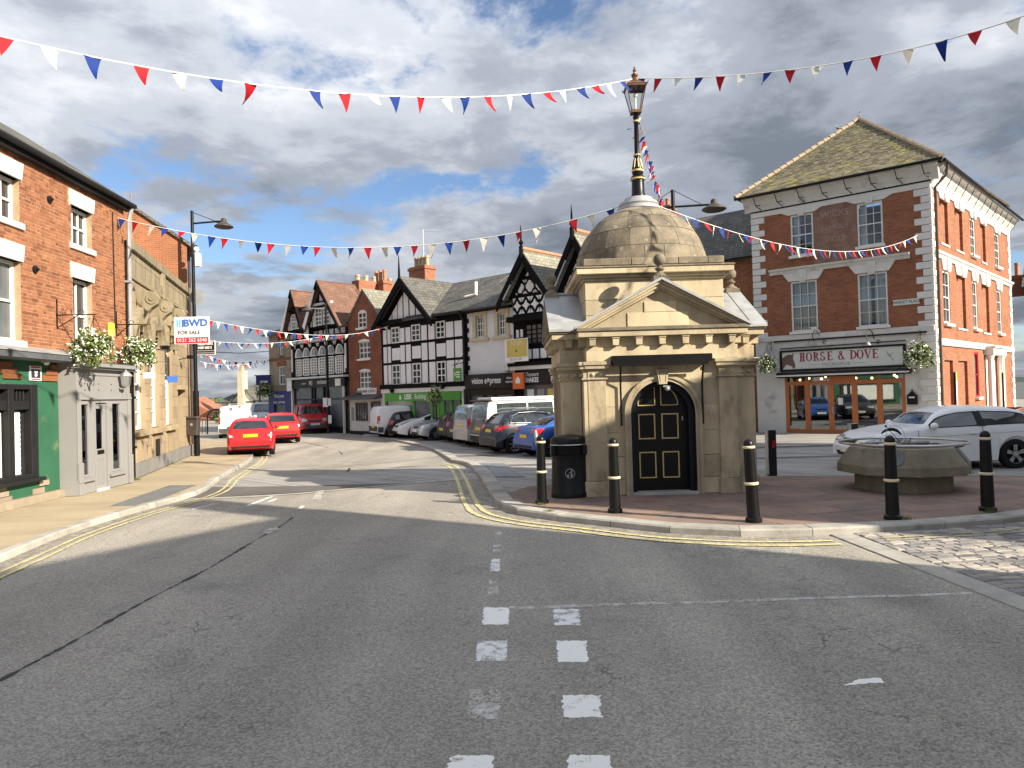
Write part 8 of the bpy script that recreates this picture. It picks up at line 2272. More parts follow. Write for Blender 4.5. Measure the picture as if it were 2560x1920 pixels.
    if spec.get('doorline', True):
        for ax in ('l', 'r'):
            for x in spec.get('seams', []):
                z0 = 0.30; z1 = fz(zbelt, x)
                patch('door_seam', 'arch_black', ax, [(x, z1), (x + 0.012, z1)], [(x - 0.02, z0), (x - 0.008, z0)], 1, 8, 0.004)
            for x in spec.get('handles', []):
                z = fz(zbelt, x) - 0.14; s_ = 1 if ax == 'l' else -1
                hh = bvh.ray_cast(Vector((x, 5 * s_, z)), Vector((0, -s_, 0)))
                if hh[0]: MB().box(x - 0.09, x + 0.09, min(hh[0].y, hh[0].y + s_ * 0.03), max(hh[0].y, hh[0].y + s_ * 0.03), z - 0.015, z + 0.015).build('door_handle', spec['paint'], root, bevel=0.006)
    if 'mirror' in spec:
        x = spec['mirror']; z = fz(zbelt, x) + 0.07
        for s_ in (-1, 1):
            MB().ball((x, s_ * (Wd / 2 + 0.07), z), 0.10, 12, 8, (0.75, 1.0, 0.8)).build('wing_mirror', spec.get('mirror_mat', spec['paint']), root, smooth=True)
    MB().box(-h + 0.45, h - 0.45, -Wd / 2 + 0.22, Wd / 2 - 0.22, 0.16, 0.62).build('underbody', 'arch_black', root)
    for xw in (xr, xf):
        for s_ in (-1, 1):
            y = s_ * (Wd / 2 - 0.115)
            w_ = MB(); prof = [(R * 0.64, -0.10), (R * 0.90, -0.105), (R, -0.07), (R, 0.07), (R * 0.90, 0.105), (R * 0.64, 0.10)]
            w_.lathe(prof, 26, cap=False); w_.v = [(xx + 0, yy, zz) for xx, yy, zz in w_.v]
            w_.v = [(xw + a, y + c, R + b) for a, b, c in w_.v]
            wo = w_.build('wheel', 'rubber', root, smooth=True)
            rm = MB(); oy = y + s_ * 0.07
            disc = [(xw + R * 0.66 * math.cos(a), oy - s_ * 0.05, R + R * 0.66 * math.sin(a)) for a in [2 * math.pi * k / 24 for k in range(24)]]
            rmb = MB(); rmb.face(disc); rmb.build('brake_disc', 'arch_black', wo)
            if spec.get('steel_wheel'):
                rm.face([(xw + R * 0.62 * math.cos(a), oy, R + R * 0.62 * math.sin(a)) for a in [2 * math.pi * k / 24 for k in range(24)]])
            ns = spec.get('spokes', 5)
            for k in range(ns):
                a = 2 * math.pi * k / ns + 0.3
                for da in ((-0.13, 0.13) if spec.get('twin') else (0,)):
                    dx, dz = math.cos(a + da), math.sin(a + da); nx, nz = -dz, dx; t0, t1 = 0.022, 0.034 if not spec.get('twin') else 0.02
                    pp = [(xw + dx * 0.05 + nx * t0, R + dz * 0.05 + nz * t0), (xw + dx * R * 0.66 + nx * t1, R + dz * R * 0.66 + nz * t1), (xw + dx * R * 0.66 - nx * t1, R + dz * R * 0.66 - nz * t1), (xw + dx * 0.05 - nx * t0, R + dz * 0.05 - nz * t0)]
                    rm.prism(pp, oy - 0.012, oy + 0.012)
            rm.tube([(xw + R * 0.65 * math.cos(a), oy, R + R * 0.65 * math.sin(a)) for a in [2 * math.pi * k / 26 for k in range(27)]], 0.014, 5, False)
            rm.tube([(xw, oy - 0.02, R), (xw, oy + 0.02, R)], 0.06, 12)
            rm.build('rim', spec.get('rim', 'alloy'), wo)
    return root
def shift(pts, dx): return [(x + dx, z) for x, z in pts]
def hatch(L=4.0, W=1.72, H=1.47, **k):
    h = L / 2
    sp = dict(L=L, W=W, xr=-h + 0.72, xf=h - 0.84,
        top=[(-h, 0.52), (-h + 0.03, 0.62), (-h + 0.07, 0.90), (-h + 0.14, 1.0), (-h + 0.42, H - 0.09), (-h + 0.75, H - 0.02), (-h + 1.5, H), (-h + 2.0, H - 0.03), (-h + 2.35, H - 0.10), (h - 1.02, 1.0), (h - 0.7, 0.93), (h - 0.25, 0.80), (h - 0.08, 0.68), (h, 0.50)],
        belt=[(-h, 0.90), (-h + 0.6, 1.0), (h - 1.2, 0.93), (h - 0.5, 0.84), (h, 0.62)],
        side=[(-h + 0.42, -h + 1.35), (-h + 1.42, h - 1.12)], ws=(1.02, H - 0.13, 0.66, 0.54), rw=(1.04, H - 0.12, 0.62, 0.54), mirror=h - 1.30, seams=[-h + 1.36, h - 1.05], handles=[-h + 1.6, -h + 0.9],
        pairs=[('tail_light', 'lens_red', 'R', [(0.50, 0.98), (W / 2 - 0.04, 1.0)], [(0.56, 0.78), (W / 2 - 0.03, 0.74)]), ('headlight', 'lens_clear', 'F', [(0.42, 0.80), (W / 2 - 0.10, 0.80)], [(0.46, 0.68), (W / 2 - 0.08, 0.66)])],
        patches=[('rear_bumper_trim', 'trim_black', 'R', [(-0.70, 0.42), (0.70, 0.42)], [(-0.66, 0.31), (0.66, 0.31)]), ('grille', 'trim_black', 'F', [(-0.36, 0.72), (0.36, 0.72)], [(-0.30, 0.62), (0.30, 0.62)]), ('lower_grille', 'trim_black', 'F', [(-0.5, 0.42), (0.5, 0.42)], [(-0.42, 0.32), (0.42, 0.32)])])
    sp.update(k); return sp
def van(L=4.2, W=1.76, H=1.83, **k):
    h = L / 2
    sp = dict(L=L, W=W, xr=-h + 0.75, xf=h - 0.80, tumble=0.10, tr=0.05, corner=0.4, sm=0.05,
        top=[(-h, 0.55), (-h + 0.03, 1.0), (-h + 0.10, H - 0.10), (-h + 0.22, H - 0.02), (-h + 0.9, H), (h - 1.9, H), (h - 1.6, H - 0.08), (h - 0.98, 1.18), (h - 0.72, 1.08), (h - 0.22, 0.92), (h - 0.06, 0.76), (h, 0.5)],
        belt=[(-h, 1.0), (h - 1.4, 1.08), (h - 0.6, 0.95), (h, 0.66)], side=[(h - 2.0, h - 1.14)], ws=(1.20, H - 0.16, 0.70, 0.58), mirror=h - 1.28, seams=[h - 2.05, h - 1.1], handles=[h - 1.9], spokes=8,
        pairs=[('tail_light', 'lens_red', 'R', [(W / 2 - 0.17, 1.22), (W / 2 - 0.03, 1.22)], [(W / 2 - 0.15, 0.80), (W / 2 - 0.02, 0.80)]), ('headlight', 'lens_clear', 'F', [(0.46, 0.92), (W / 2 - 0.08, 0.92)], [(0.48, 0.76), (W / 2 - 0.06, 0.72)]), ('sill_trim', 'trim_black', 'l', [(-h + 1.15, 0.42), (h - 1.2, 0.42)], [(-h + 1.15, 0.24), (h - 1.2, 0.24)])],
        patches=[('rear_bumper', 'trim_grey', 'R', [(-W / 2 + .06, 0.56), (W / 2 - .06, 0.56)], [(-W / 2 + .08, 0.32), (W / 2 - .08, 0.32)]), ('front_bumper', 'trim_grey', 'F', [(-W / 2 + .1, 0.62), (W / 2 - .1, 0.62)], [(-W / 2 + .14, 0.32), (W / 2 - .14, 0.32)]), ('grille', 'trim_black', 'F', [(-0.40, 0.80), (0.40, 0.80)], [(-0.38, 0.70), (0.38, 0.70)])])
    sp.update(k); return sp
def placed(px, py, heading, spec, lx, ly, off=0.085):        # by one wheel's contact point
    P = G(px, py, off); a = R_(heading)
    x = P.x - (lx * math.cos(a) - ly * math.sin(a)); y = P.y - (lx * math.sin(a) + ly * math.cos(a))
    return Vector((x, y, gz(x, y) + off))
def gp(x, y, off=0.085): return Vector((x, y, gz(x, y) + off))
# red saloon half on the kerb, seen from behind
sp = hatch(4.35, 1.72, 1.46, paint='paint_red', reg='PE18 XFG', plate_r=0.80, rw=(1.06, 1.33, 0.64, 0.52),
    pairs=[('tail_light', 'lens_red', 'R', [(0.56, 0.86), (0.84, 0.90)], [(0.52, 0.72), (0.85, 0.68)]), ('light_window', 'lens_clear', 'R', [(0.60, 0.83), (0.76, 0.84)], [(0.60, 0.75), (0.77, 0.75)]), ('headlight', 'lens_clear', 'F', [(0.42, 0.80), (0.76, 0.80)], [(0.46, 0.68), (0.78, 0.66)])])  # white highlight painted onto the red tail lights so they show
hd = 108
P = (G(580, 1140, 0.02) + G(678, 1140, 0.02)) / 2; a = R_(hd)
car('parked_car', 'bright red saloon parked half on the kerb seen from behind', 'car', sp, gp(P.x + 1.45 * math.cos(a), P.y + 1.45 * math.sin(a), 0.02), hd, 'vehicles on the street')
# red hatchback ahead of it
sp = hatch(3.95, 1.72, 1.48, paint='paint_red2', plate_r=0.78, rw=(1.05, 1.34, 0.60, 0.56), reg='LX61 PZH',
    pairs=[('tail_light', 'lens_red', 'R', [(0.66, 1.06), (0.80, 1.06)], [(0.64, 0.80), (0.84, 0.78)]), ('light_window', 'lens_clear', 'R', [(0.68, 0.90), (0.80, 0.90)], [(0.68, 0.83), (0.81, 0.83)]), ('reflector', 'lens_red', 'R', [(0.60, 0.50), (0.72, 0.50)], [(0.60, 0.46), (0.72, 0.46)]), ('headlight', 'lens_clear', 'F', [(0.42, 0.80), (0.76, 0.80)], [(0.46, 0.68), (0.78, 0.66)])])  # these tail lights carry a painted white highlight too
sp['patches'][0] = ('rear_bumper_trim', 'trim_black', 'R', [(-0.72, 0.46), (0.0, 0.44), (0.72, 0.46)], [(-0.62, 0.32), (0.0, 0.30), (0.62, 0.32)])
hd = 113
Pp = placed(744, 1107, hd, sp, sp['xr'], -0.74, 0.0)
car('parked_car', 'bright red hatchback with black lower bumper ahead of the red saloon', 'car', sp, gp(Pp.x, Pp.y, 0.0), hd, 'vehicles on the street')
# grey-white van parked facing away at the far kerb
sp = van(4.4, 1.80, 1.84, paint='paint_white', rim='grey_metal', plate_r=0.72)
p = at(568, 1092, 40.5); car('parked_van', 'white panel van parked facing away beyond the red saloon', 'van', sp, gp(p.x, p.y + 1.5, 0.0), 108, 'vehicles on the street')
sp = van(4.9, 1.92, 1.96, paint='paint_grey')
p = at(660, 1075, 56); v_ = car('panel_van', 'silver grey van with roof rack facing the market place', 'van', sp, gp(p.x, p.y, 0.0), -72, 'vehicles on the street')
m = MB()
for y in (-0.7, 0.7): m.tube([(-1.6, y, 2.10), (0.4, y, 2.10)], 0.03, 6)
for x in (-1.6, -1.1, -0.6, -0.1, 0.4): m.tube([(x, -0.7, 2.10), (x, 0.7, 2.10)], 0.025, 6); m.tube([(x, -0.7, 1.93), (x, -0.7, 2.10)], 0.02, 5); m.tube([(x, 0.7, 1.93), (x, 0.7, 2.10)], 0.02, 5)
m.build('roof_rack', 'black', v_)
# red post van
sp = van(4.05, 1.68, 1.80, paint='paint_postal', reg='BX10 KZL', plate_f=0.56, steel_wheel=True, rim='grey_metal')
p = G(775, 1083, 0.0); car('post_van', 'red post van facing the camera outside the interiors shop', 'van', sp, gp(p.x - 0.3, p.y + 1.2, 0.0), -66, 'vehicles on the street')
# white van in the parking row
HDG = 25
sp = van(4.15, 1.76, 1.76, paint='paint_white', rim='pot_buff', steel_wheel=True)
sp['patches'][0] = ('rear_bumper', 'trim_grey', 'R', [(-0.82, 0.66), (0.82, 0.66)], [(-0.80, 0.30), (0.80, 0.30)])
sp['pairs'].append(('wheel_trim', 'trim_grey', 'l', [(-2.05, 0.62), (-1.75, 0.62)], [(-2.05, 0.32), (-1.75, 0.32)]))
PV = placed(977, 1094, 27, sp, sp['xr'], -0.76)
car('parked_van', 'plain white panel van parked outside the hair studio', 'van', sp, PV, 27, 'vehicles parked in the market place')
# silver saloon nose towards us
sp = hatch(4.6, 1.80, 1.46, paint='paint_silver', spokes=9, rim='alloy', plate_f=0.50, top=None)
h = 2.3
sp['top'] = [(-h, 0.55), (-h + 0.05, 0.95), (-h + 0.3, 1.05), (-h + 0.9, 1.34), (-h + 1.6, 1.46), (-h + 2.2, 1.45), (-h + 2.6, 1.38), (h - 1.30, 1.0), (h - 0.8, 0.93), (h - 0.2, 0.80), (h - 0.06, 0.68), (h, 0.48)]
sp['side'] = [(-h + 0.85, -h + 1.75), (-h + 1.82, h - 1.40)]; sp['ws'] = (1.02, 1.33, 0.68, 0.56)
PI = placed(1090, 1101, 207, sp, sp['xf'], 0.78)
car('parked_car', 'silver saloon parked nose out with black grille beside white hybrid', 'car', sp, PI, 207, 'vehicles parked in the market place')
# white hybrid
d_ = Vector((-0.45, 0.89))

sp = hatch(4.6, 1.77, 1.58, paint='paint_white', plate_f=0.58)
h = 2.3
sp['top'] = [(-h, 0.55), (-h + 0.05, 1.0), (-h + 0.35, 1.18), (-h + 0.9, 1.50), (-h + 1.5, 1.58), (-h + 2.1, 1.55), (h - 1.0, 1.02), (h - 0.6, 0.92), (h - 0.2, 0.78), (h - 0.05, 0.62), (h, 0.45)]
sp['side'] = [(-h + 0.75, -h + 1.6), (-h + 1.68, h - 1.30)]; sp['ws'] = (1.06, 1.45, 0.70, 0.55)
sp['pairs'] = [('headlight', 'lens_clear', 'F', [(0.50, 0.90), (0.80, 0.94)], [(0.46, 0.74), (0.80, 0.72)]), ('tail_light', 'lens_red', 'R', [(0.6, 1.0), (0.8, 1.0)], [(0.6, 0.8), (0.8, 0.8)])]
PH = PI + Vector((d_.x * 2.15 - 0.35, d_.y * 2.15, 0)); car('parked_car', 'white hybrid hatchback parked nose out beside the silver saloon', 'car', sp, gp(PH.x, PH.y), 206, 'vehicles parked in the market place')
def rear_by(px, py, spec, hd=HDG):     # place by the near rear wheel
    return placed(px, py, hd, spec, spec['xr'], -spec['W'] / 2 + 0.1)
sp = hatch(4.0, 1.72, 1.46, paint='paint_dark'); PG = PV.lerp(PH, 0.46); car('parked_car', 'dark grey hatchback parked between the white van and white hybrid', 'car', sp, gp(PG.x - 0.15, PG.y + 0.3), 26, 'vehicles parked in the market place')
# dark navy crossover: the biggest of the row
sp = hatch(4.45, 1.84, 1.61, paint='paint_navy', R=0.36, spokes=7, plate_r=0.86)
h = 4.45 / 2
sp['top'] = [(-h, 0.60), (-h + 0.04, 0.75), (-h + 0.09, 1.02), (-h + 0.18, 1.10), (-h + 0.55, 1.50), (-h + 0.80, 1.57), (-h + 1.5, 1.61), (-h + 2.2, 1.58), (-h + 2.6, 1.48), (h - 1.15, 1.08), (h - 0.5, 0.95), (h - 0.08, 0.75), (h, 0.5)]
sp['belt'] = [(-h, 1.0), (-h + 0.6, 1.10), (h - 1.3, 1.0), (h - 0.5, 0.9), (h, 0.7)]
sp['pairs'] = [('tail_light', 'lens_red', 'R', [(0.44, 1.06), (0.86, 1.10)], [(0.48, 0.90), (0.88, 0.84)]), ('tail_light', 'lens_red', 'l', [(-h + 0.08, 1.06), (-h + 0.55, 1.05)], [(-h + 0.08, 0.90), (-h + 0.30, 0.96)]), ('sill_trim', 'trim_black', 'l', [(-h + 1.2, 0.46), (h - 1.2, 0.46)], [(-h + 1.2, 0.24), (h - 1.2, 0.24)]), ('headlight', 'lens_clear', 'F', [(0.45, 0.9), (0.82, 0.9)], [(0.48, 0.78), (0.84, 0.74)])]
sp['patches'][0] = ('rear_bumper_trim', 'trim_grey', 'R', [(-0.86, 0.56), (0.86, 0.56)], [(-0.8, 0.32), (0.8, 0.32)])
sp['rw'] = (1.14, 1.46, 0.62, 0.52); sp['side'] = [(-h + 0.62, -h + 1.18), (-h + 1.26, -h + 2.05), (-h + 2.13, h - 1.25)]
PN = rear_by(1286, 1134, sp, HDG); nv = car('parked_car', 'dark navy crossover with chrome window line and black bumper', 'car', sp, PN, HDG, 'vehicles parked in the market place')
m = MB()
for s_ in (-1, 1): m.tube([(-1.5, s_ * 0.70, 1.60), (-1.3, s_ * 0.70, 1.655), (0.1, s_ * 0.70, 1.66), (0.3, s_ * 0.70, 1.60)], 0.02, 6)
m.build('roof_rails', 'steel', nv)
ch_ = MB()
for s_ in (-1, 1):
    pts = [(-h + 0.55, s_ * 0.90, 1.15), (-h + 0.70, s_ * 0.80, 1.40), (-h + 0.95, s_ * 0.76, 1.50), (-h + 1.6, s_ * 0.745, 1.53), (-h + 2.3, s_ * 0.76, 1.46)]
    ch_.tube(pts, 0.016, 5); ch_.tube([(-h + 0.55, s_ * 0.90, 1.15), (0.0, s_ * 0.905, 1.10), (h - 1.3, s_ * 0.90, 1.06)], 0.014, 5)
ch_.build('chrome_trim', 'steel', nv)
# camper
Dr = (PI.xy - PN.xy); n_ = 5
sp = van(5.0, 1.90, 1.98, paint='paint_white', plate_r=0.85); h = 2.5
sp['side'] = [(-h + 0.5, -h + 1.8), (-h + 1.9, -h + 3.0), (h - 1.9, h - 1.1)]; sp['glass'] = 'car_glass_clear'
sp['patches'] = [('tailgate', 'paint_dark', 'R', [(-0.86, 1.86), (0.86, 1.86)], [(-0.88, 0.60), (0.88, 0.60)]), ('rear_window', 'car_glass', 'R', [(-0.72, 1.80), (0.72, 1.80)], [(-0.76, 1.22), (0.76, 1.22)]), ('rear_bumper', 'trim_black', 'R', [(-0.88, 0.56), (0.88, 0.56)], [(-0.86, 0.32), (0.86, 0.32)])]
px_ = lambda f, back=0.0: gp(PN.x + Dr.x * f + 0.9 * back, PN.y + Dr.y * f + 0.42 * back)
cm = car('camper_van', 'white camper van with black tailgate behind the navy crossover', 'van', sp, px_(0.22, 0.75), HDG, 'vehicles parked in the market place')
m = MB(); m.xprism([(-0.80, 1.97), (0.80, 1.97), (0.74, 2.10), (-0.74, 2.10)], -2.2, 1.2); m.build('pop_top', 'paint_white', cm, bevel=0.03)
m = MB(); m.box(-2.5, -2.2, -0.8, 0.8, 1.95, 2.02); m.build('spoiler', 'paint_dark', cm, bevel=0.02)
sp = van(4.4, 1.79, 1.83, paint='paint_silver', plate_r=0.9); h = 2.2
sp['patches'] = [('rear_window', 'car_glass', 'R', [(-0.70, 1.66), (0.70, 1.66)], [(-0.76, 1.18), (0.76, 1.18)]), ('rear_bumper', 'paint_silver', 'R', [(-0.86, 0.56), (0.86, 0.56)], [(-0.86, 0.32), (0.86, 0.32)]), ('plate_recess', 'plate_white', 'R', [(-0.3, 0.98), (0.3, 0.98)], [(-0.3, 0.84), (0.3, 0.84)])]
car('parked_van', 'silver window van with upright red tail lights in the parking row', 'van', sp, px_(0.42, 0.35), HDG, 'vehicles parked in the market place')
sp = hatch(3.9, 1.70, 1.50, paint='paint_plum'); car('parked_car', 'dark plum hatchback parked beside the silver window van', 'car', sp, px_(0.60, 0.35), HDG, 'vehicles parked in the market place')
sp = hatch(3.9, 1.68, 1.48, paint='paint_dark'); car('parked_car', 'black hatchback parked beside the silver saloon', 'car', sp, px_(0.78, 0.40), HDG, 'vehicles parked in the market place')
# blue saloon and brown hatchback beside the kiosk
sp = hatch(4.5, 1.78, 1.42, paint='paint_blue', R=0.33, plate_r=0.72); h = 2.25
sp['top'] = [(-h, 0.55), (-h + 0.05, 0.75), (-h + 0.12, 1.04), (-h + 0.5, 1.08), (-h + 1.0, 1.30), (-h + 1.6, 1.42), (-h + 2.2, 1.41), (-h + 2.6, 1.34), (h - 1.2, 0.98), (h - 0.6, 0.88), (h - 0.1, 0.70), (h, 0.5)]
sp['side'] = [(-h + 1.0, -h + 1.75), (-h + 1.82, h - 1.3)]; sp['rw'] = (1.10, 1.30, 0.6, 0.5)
sp['pairs'] = [('tail_light', 'lens_red', 'R', [(0.48, 0.98), (0.84, 1.0)], [(0.52, 0.84), (0.86, 0.82)]), ('tail_light', 'lens_red', 'l', [(-h + 0.08, 0.99), (-h + 0.42, 0.97)], [(-h + 0.08, 0.80), (-h + 0.25, 0.82)])]
pb2 = gp(PN.x - Dr.x * 0.23 + 0.40, PN.y - Dr.y * 0.23 - 0.1); bc = car('parked_car', 'bright blue saloon with taped rear corner beside the navy crossover', 'car', sp, pb2, HDG, 'vehicles parked in the market place')
MB().ball((-h + 0.12, -0.76, 0.66), 0.16, 12, 8, (0.5, 0.6, 1.9)).build('tape_patch', 'grey_metal', bc, smooth=True)
sp = hatch(4.35, 1.80, 1.52, paint='paint_brown', plate_r=0.8)
pb3 = gp(PN.x - Dr.x * 0.43 + 0.85, PN.y - Dr.y * 0.43 + 0.0); car('parked_car', 'brown hatchback mostly hidden behind the stone kiosk', 'car', sp, pb3, HDG, 'vehicles parked in the market place')
# white three-door hatchback on the right
sp = hatch(4.15, 1.77, 1.43, paint='paint_white', R=0.33, spokes=5, twin=True, glass='car_glass_clear'); h = 2.075
sp['xr'] = -1.30; sp['xf'] = 1.26
sp['top'] = [(-h, 0.52), (-h + 0.04, 0.66), (-h + 0.10, 0.98), (-h + 0.18, 1.06), (-h + 0.48, 1.31), (-h + 0.80, 1.39), (-h + 1.5, 1.43), (-h + 2.05, 1.40), (-h + 2.45, 1.28), (h - 1.42, 1.02), (h - 1.0, 0.97), (h - 0.4, 0.86), (h - 0.10, 0.72), (h, 0.50)]
sp['belt'] = [(-h, 0.92), (-h + 0.6, 0.99), (h - 1.5, 0.93), (h - 0.6, 0.84), (h, 0.64)]
sp['side'] = [(-h + 0.50, -h + 1.48), (-h + 1.58, h - 1.50)]; sp['ws'] = (1.04, 1.28, 0.66, 0.54); sp['seams'] = [-h + 1.50, h - 1.22]; sp['handles'] = [-h + 1.72]
sp['mirror'] = h - 1.52
sp['pairs'] = [('headlight', 'lens_clear', 'F', [(0.40, 0.76), (0.78, 0.80)], [(0.42, 0.66), (0.80, 0.64)]), ('headlight', 'lens_clear', 'l', [(h - 0.42, 0.80), (h - 0.12, 0.74)], [(h - 0.36, 0.68), (h - 0.12, 0.64)]), ('tail_light', 'lens_red', 'R', [(0.5, 0.95), (0.8, 0.95)], [(0.5, 0.8), (0.8, 0.8)]), ('waist_crease', 'paint_silver', 'l', [(-h + 0.35, 0.845), (h - 0.6, 0.735)], [(-h + 0.35, 0.838), (h - 0.6, 0.728)])]
sp['patches'].append(('black_pillar', 'trim_black', 'l', [(-h + 1.46, 1.30), (-h + 1.62, 1.30)], [(-h + 1.42, 0.97), (-h + 1.60, 0.97)]))
sp['patches'].append(('black_pillar', 'trim_black', 'r', [(-h + 1.46, 1.30), (-h + 1.62, 1.30)], [(-h + 1.42, 0.97), (-h + 1.60, 0.97)]))
hd = 180
Pw = placed(2536, 1170, hd, sp, sp['xr'], sp['W'] / 2 - 0.1)
car('parked_car', 'white three door hatchback parked before the pub beyond the planter', 'car', sp, Pw, hd, 'vehicles parked in the market place')
sp = hatch(4.4, 1.80, 1.50, paint='paint_silver', glass='car_glass_clear')
p = at(2640, 1060, 20.5); car('parked_car', 'silver car whose roof shows behind the white three door hatchback', 'car', sp, gp(p.x, p.y), 170, 'vehicles parked in the market place')
# skips and bins by the pub wing
def skip(name, label, px, py, Y, mat, w, d, hh, rz):
    p = at(px, py, Y); t = thing(name, label, 'skip', gp(p.x, p.y), rz)
    MB().xprism([(-d * 0.35, 0.1), (d * 0.35, 0.1), (d / 2, hh), (-d / 2, hh)], -w / 2, w / 2).build('body', mat, t); MB().box(-w / 2 - 0.05, w / 2 + 0.05, -d / 2 - 0.05, d / 2 + 0.05, hh, hh + 0.10).build('rim', mat, t)
    return t
skip('yellow_skip', 'yellow grit skip with green lid behind the white hatchback bonnet', 2352, 1040, 22.5, 'paint_yellow', 1.2, 0.9, 0.95, 0.2)
tp = skip('red_skip', 'long red bin top showing behind the white hatchback roof', 2440, 1040, 22.8, 'paint_red', 2.4, 1.0, 1.15, 0.2)
p = at(2378, 1040, 23.5); t = thing('wheeled_bin', 'dark brown lidded bin standing against the pub wing', 'bin', gp(p.x, p.y), 0.6)
MB().prism([(-0.5, 0.1), (0.5, 0.1), (0.58, 1.15), (-0.58, 1.15)], -0.4, 0.4).build('body', 'black_matt', t); MB().box(-0.62, 0.62, -0.46, 0.44, 1.16, 1.26).build('lid', 'black_matt', t, bevel=0.03)
# ------------------------------------------------------------------ street lamps, boards
lampP = G(493, 1139, 0.1)
sl = thing('street_lamp', 'tall black street lamp with side arm at the end of the bank', 'street lamp', lampP)
ztop = at(480, 527, lampP.y).z - lampP.z
MB().tube([(0, 0, 0), (0, 0, 2.4)], 0.105, 14).build('base_tube', 'black', sl, smooth=True); MB().tube([(0, 0, 2.4), (0, 0, ztop)], [0.075, 0.055], 12).build('pole', 'black', sl, smooth=True)
za = at(480, 559, lampP.y).z - lampP.z; Lx = at(562, 559, lampP.y).x - lampP.x
MB().tube([(0, 0, za), (Lx - 0.2, -0.1, za + 0.03)], 0.035, 8).build('arm', 'black', sl); MB().tube([(0, 0, ztop - 0.05), (Lx * 0.72, -0.08, za + 0.06)], 0.012, 6).build('stay', 'black', sl)
def lamp_head(par, x, y, z):
    MB().lathe([(0.02, 0.26), (0.09, 0.22), (0.11, 0.10), (0.16, 0.06), (0.33, -0.05), (0.34, -0.09), (0.28, -0.12), (0.05, -0.15)], 22, (0, 0)).build('lamp_head', 'pipe_brown', par, smooth=True, loc=(x, y, z))
    MB().tube([(x - 0.28, y, z + 0.12), (x - 0.05, y, z + 0.12)], 0.045, 8).build('coupling', 'black', par)
lamp_head(sl, Lx, -0.1, za - 0.10)
z = at(488, 650, lampP.y).z - lampP.z
MB().box(0.10, 0.28, -0.1, 0.1, z - 0.25, z + 0.25).build('equipment_box', 'sign_white', sl, bevel=0.02); MB().ball((0.13, 0, z + 0.40), 0.10, 10, 8).build('sensor', 'sign_white', sl)
z = at(490, 742, lampP.y).z - lampP.z
MB().lathe([(0.02, -0.05), (0.2, -0.02), (0.30, 0.05)], 18).build('satellite_dish', 'grey_metal', sl, smooth=True).matrix_basis = Matrix.Translation((0.1, 0.12, z)) @ Matrix.Rotation(R_(75), 4, 'X')
bn = thing('pole_bin', 'dark brown litter bin strapped to the street lamp pole', 'bin', lampP + Vector((0.0, -0.26, 0)))
zb0_, zb1_ = at(493, 1088, lampP.y).z - lampP.z, at(493, 1043, lampP.y).z - lampP.z
MB().prism([(-0.19, zb0_), (0.19, zb0_), (0.23, zb1_ - 0.05), (-0.23, zb1_ - 0.05)], -0.16, 0.12).build('body', 'pipe_brown', bn, bevel=0.03); MB().prism([(-0.25, zb1_ - 0.05), (0.25, zb1_ - 0.05), (0.2, zb1_ + 0.04), (-0.2, zb1_ + 0.04)], -0.19, 0.14).build('hood', 'pipe_brown', bn, bevel=0.02)
MB().prism([(0.05 * math.cos(t), (zb0_ + zb1_) / 2 + 0.08 + 0.05 * math.sin(t)) for t in [2 * math.pi * i / 14 for i in range(14)]], -0.166, -0.16).build('tidy_symbol', 'grey_metal', bn)
# agents' boards
r0, r1 = at(435, 793, 22.6), at(523, 858, 22.6)
fs = thing('for_sale_board', 'white BWD FOR SALE board with red telephone band at the bank end', 'sign', (r0.x, 22.6, r1.z), R_(1.5))
bw_, bh_ = r1.x - r0.x, r0.z - r1.z
MB().box(0, bw_, 0, 0.03, 0, bh_).build('board', 'sign_white', fs); MB().box(bw_ * 0.04, bw_ * 0.97, -0.006, 0, bh_ * 0.02, bh_ * 0.24).build('red_band', 'sign_red', fs)
text('0121 262 6540', bh_ * 0.19, 'sign_white', fs, (bw_ * 0.505, -0.008, bh_ * 0.13), ext=0.001, xs=0.95); text('FOR SALE', bh_ * 0.19, 'sign_ink', fs, (bw_ * 0.42, -0.004, bh_ * 0.41), ext=0.002, xs=1.0, bold=0.003); text('BWD', bh_ * 0.36, 'sign_blue', fs, (bw_ * 0.61, -0.004, bh_ * 0.76), ext=0.002, xs=1.05, bold=0.012)
for k in range(3): MB().box(bw_ * (0.07 + 0.075 * k), bw_ * (0.115 + 0.075 * k), -0.006, 0, bh_ * 0.63, bh_ * 0.90).build('bar_emblem', ('sign_sky', 'sign_sky', 'sign_blue')[k], fs)
MB().tube([(-0.35, 0.6, bh_ * 0.9), (bw_ * 0.3, 0.04, bh_ * 0.9)], 0.025, 6).build('arm', 'grey_metal', fs); MB().tube([(-0.35, 0.6, bh_ * 0.1), (bw_ * 0.3, 0.04, bh_ * 0.1)], 0.025, 6).build('arm', 'grey_metal', fs)
r0, r1 = at(484, 853, 29.5), at(538, 886, 29.5)
hb = thing('takeaway_board', 'black HILLOWAYS board with white telephone lettering behind the street lamp', 'sign', (r0.x, 29.5, r1.z), R_(1.5))
bw_, bh_ = r1.x - r0.x, r0.z - r1.z
MB().box(0, bw_, 0, 0.04, 0, bh_).build('board', 'sign_white', hb); MB().box(0.02, bw_ - 0.03, -0.006, 0, 0.02, bh_ - 0.03).build('black_field', 'shop_black', hb)
text('HILLOWAYS', bh_ * 0.27, 'sign_white', hb, (bw_ * 0.54, -0.009, bh_ * 0.78), ext=0.002, bold=0.006, xs=0.72); text('01889 358515', bh_ * 0.24, 'sign_white', hb, (bw_ * 0.52, -0.009, bh_ * 0.50), ext=0.002, bold=0.004, xs=0.72)
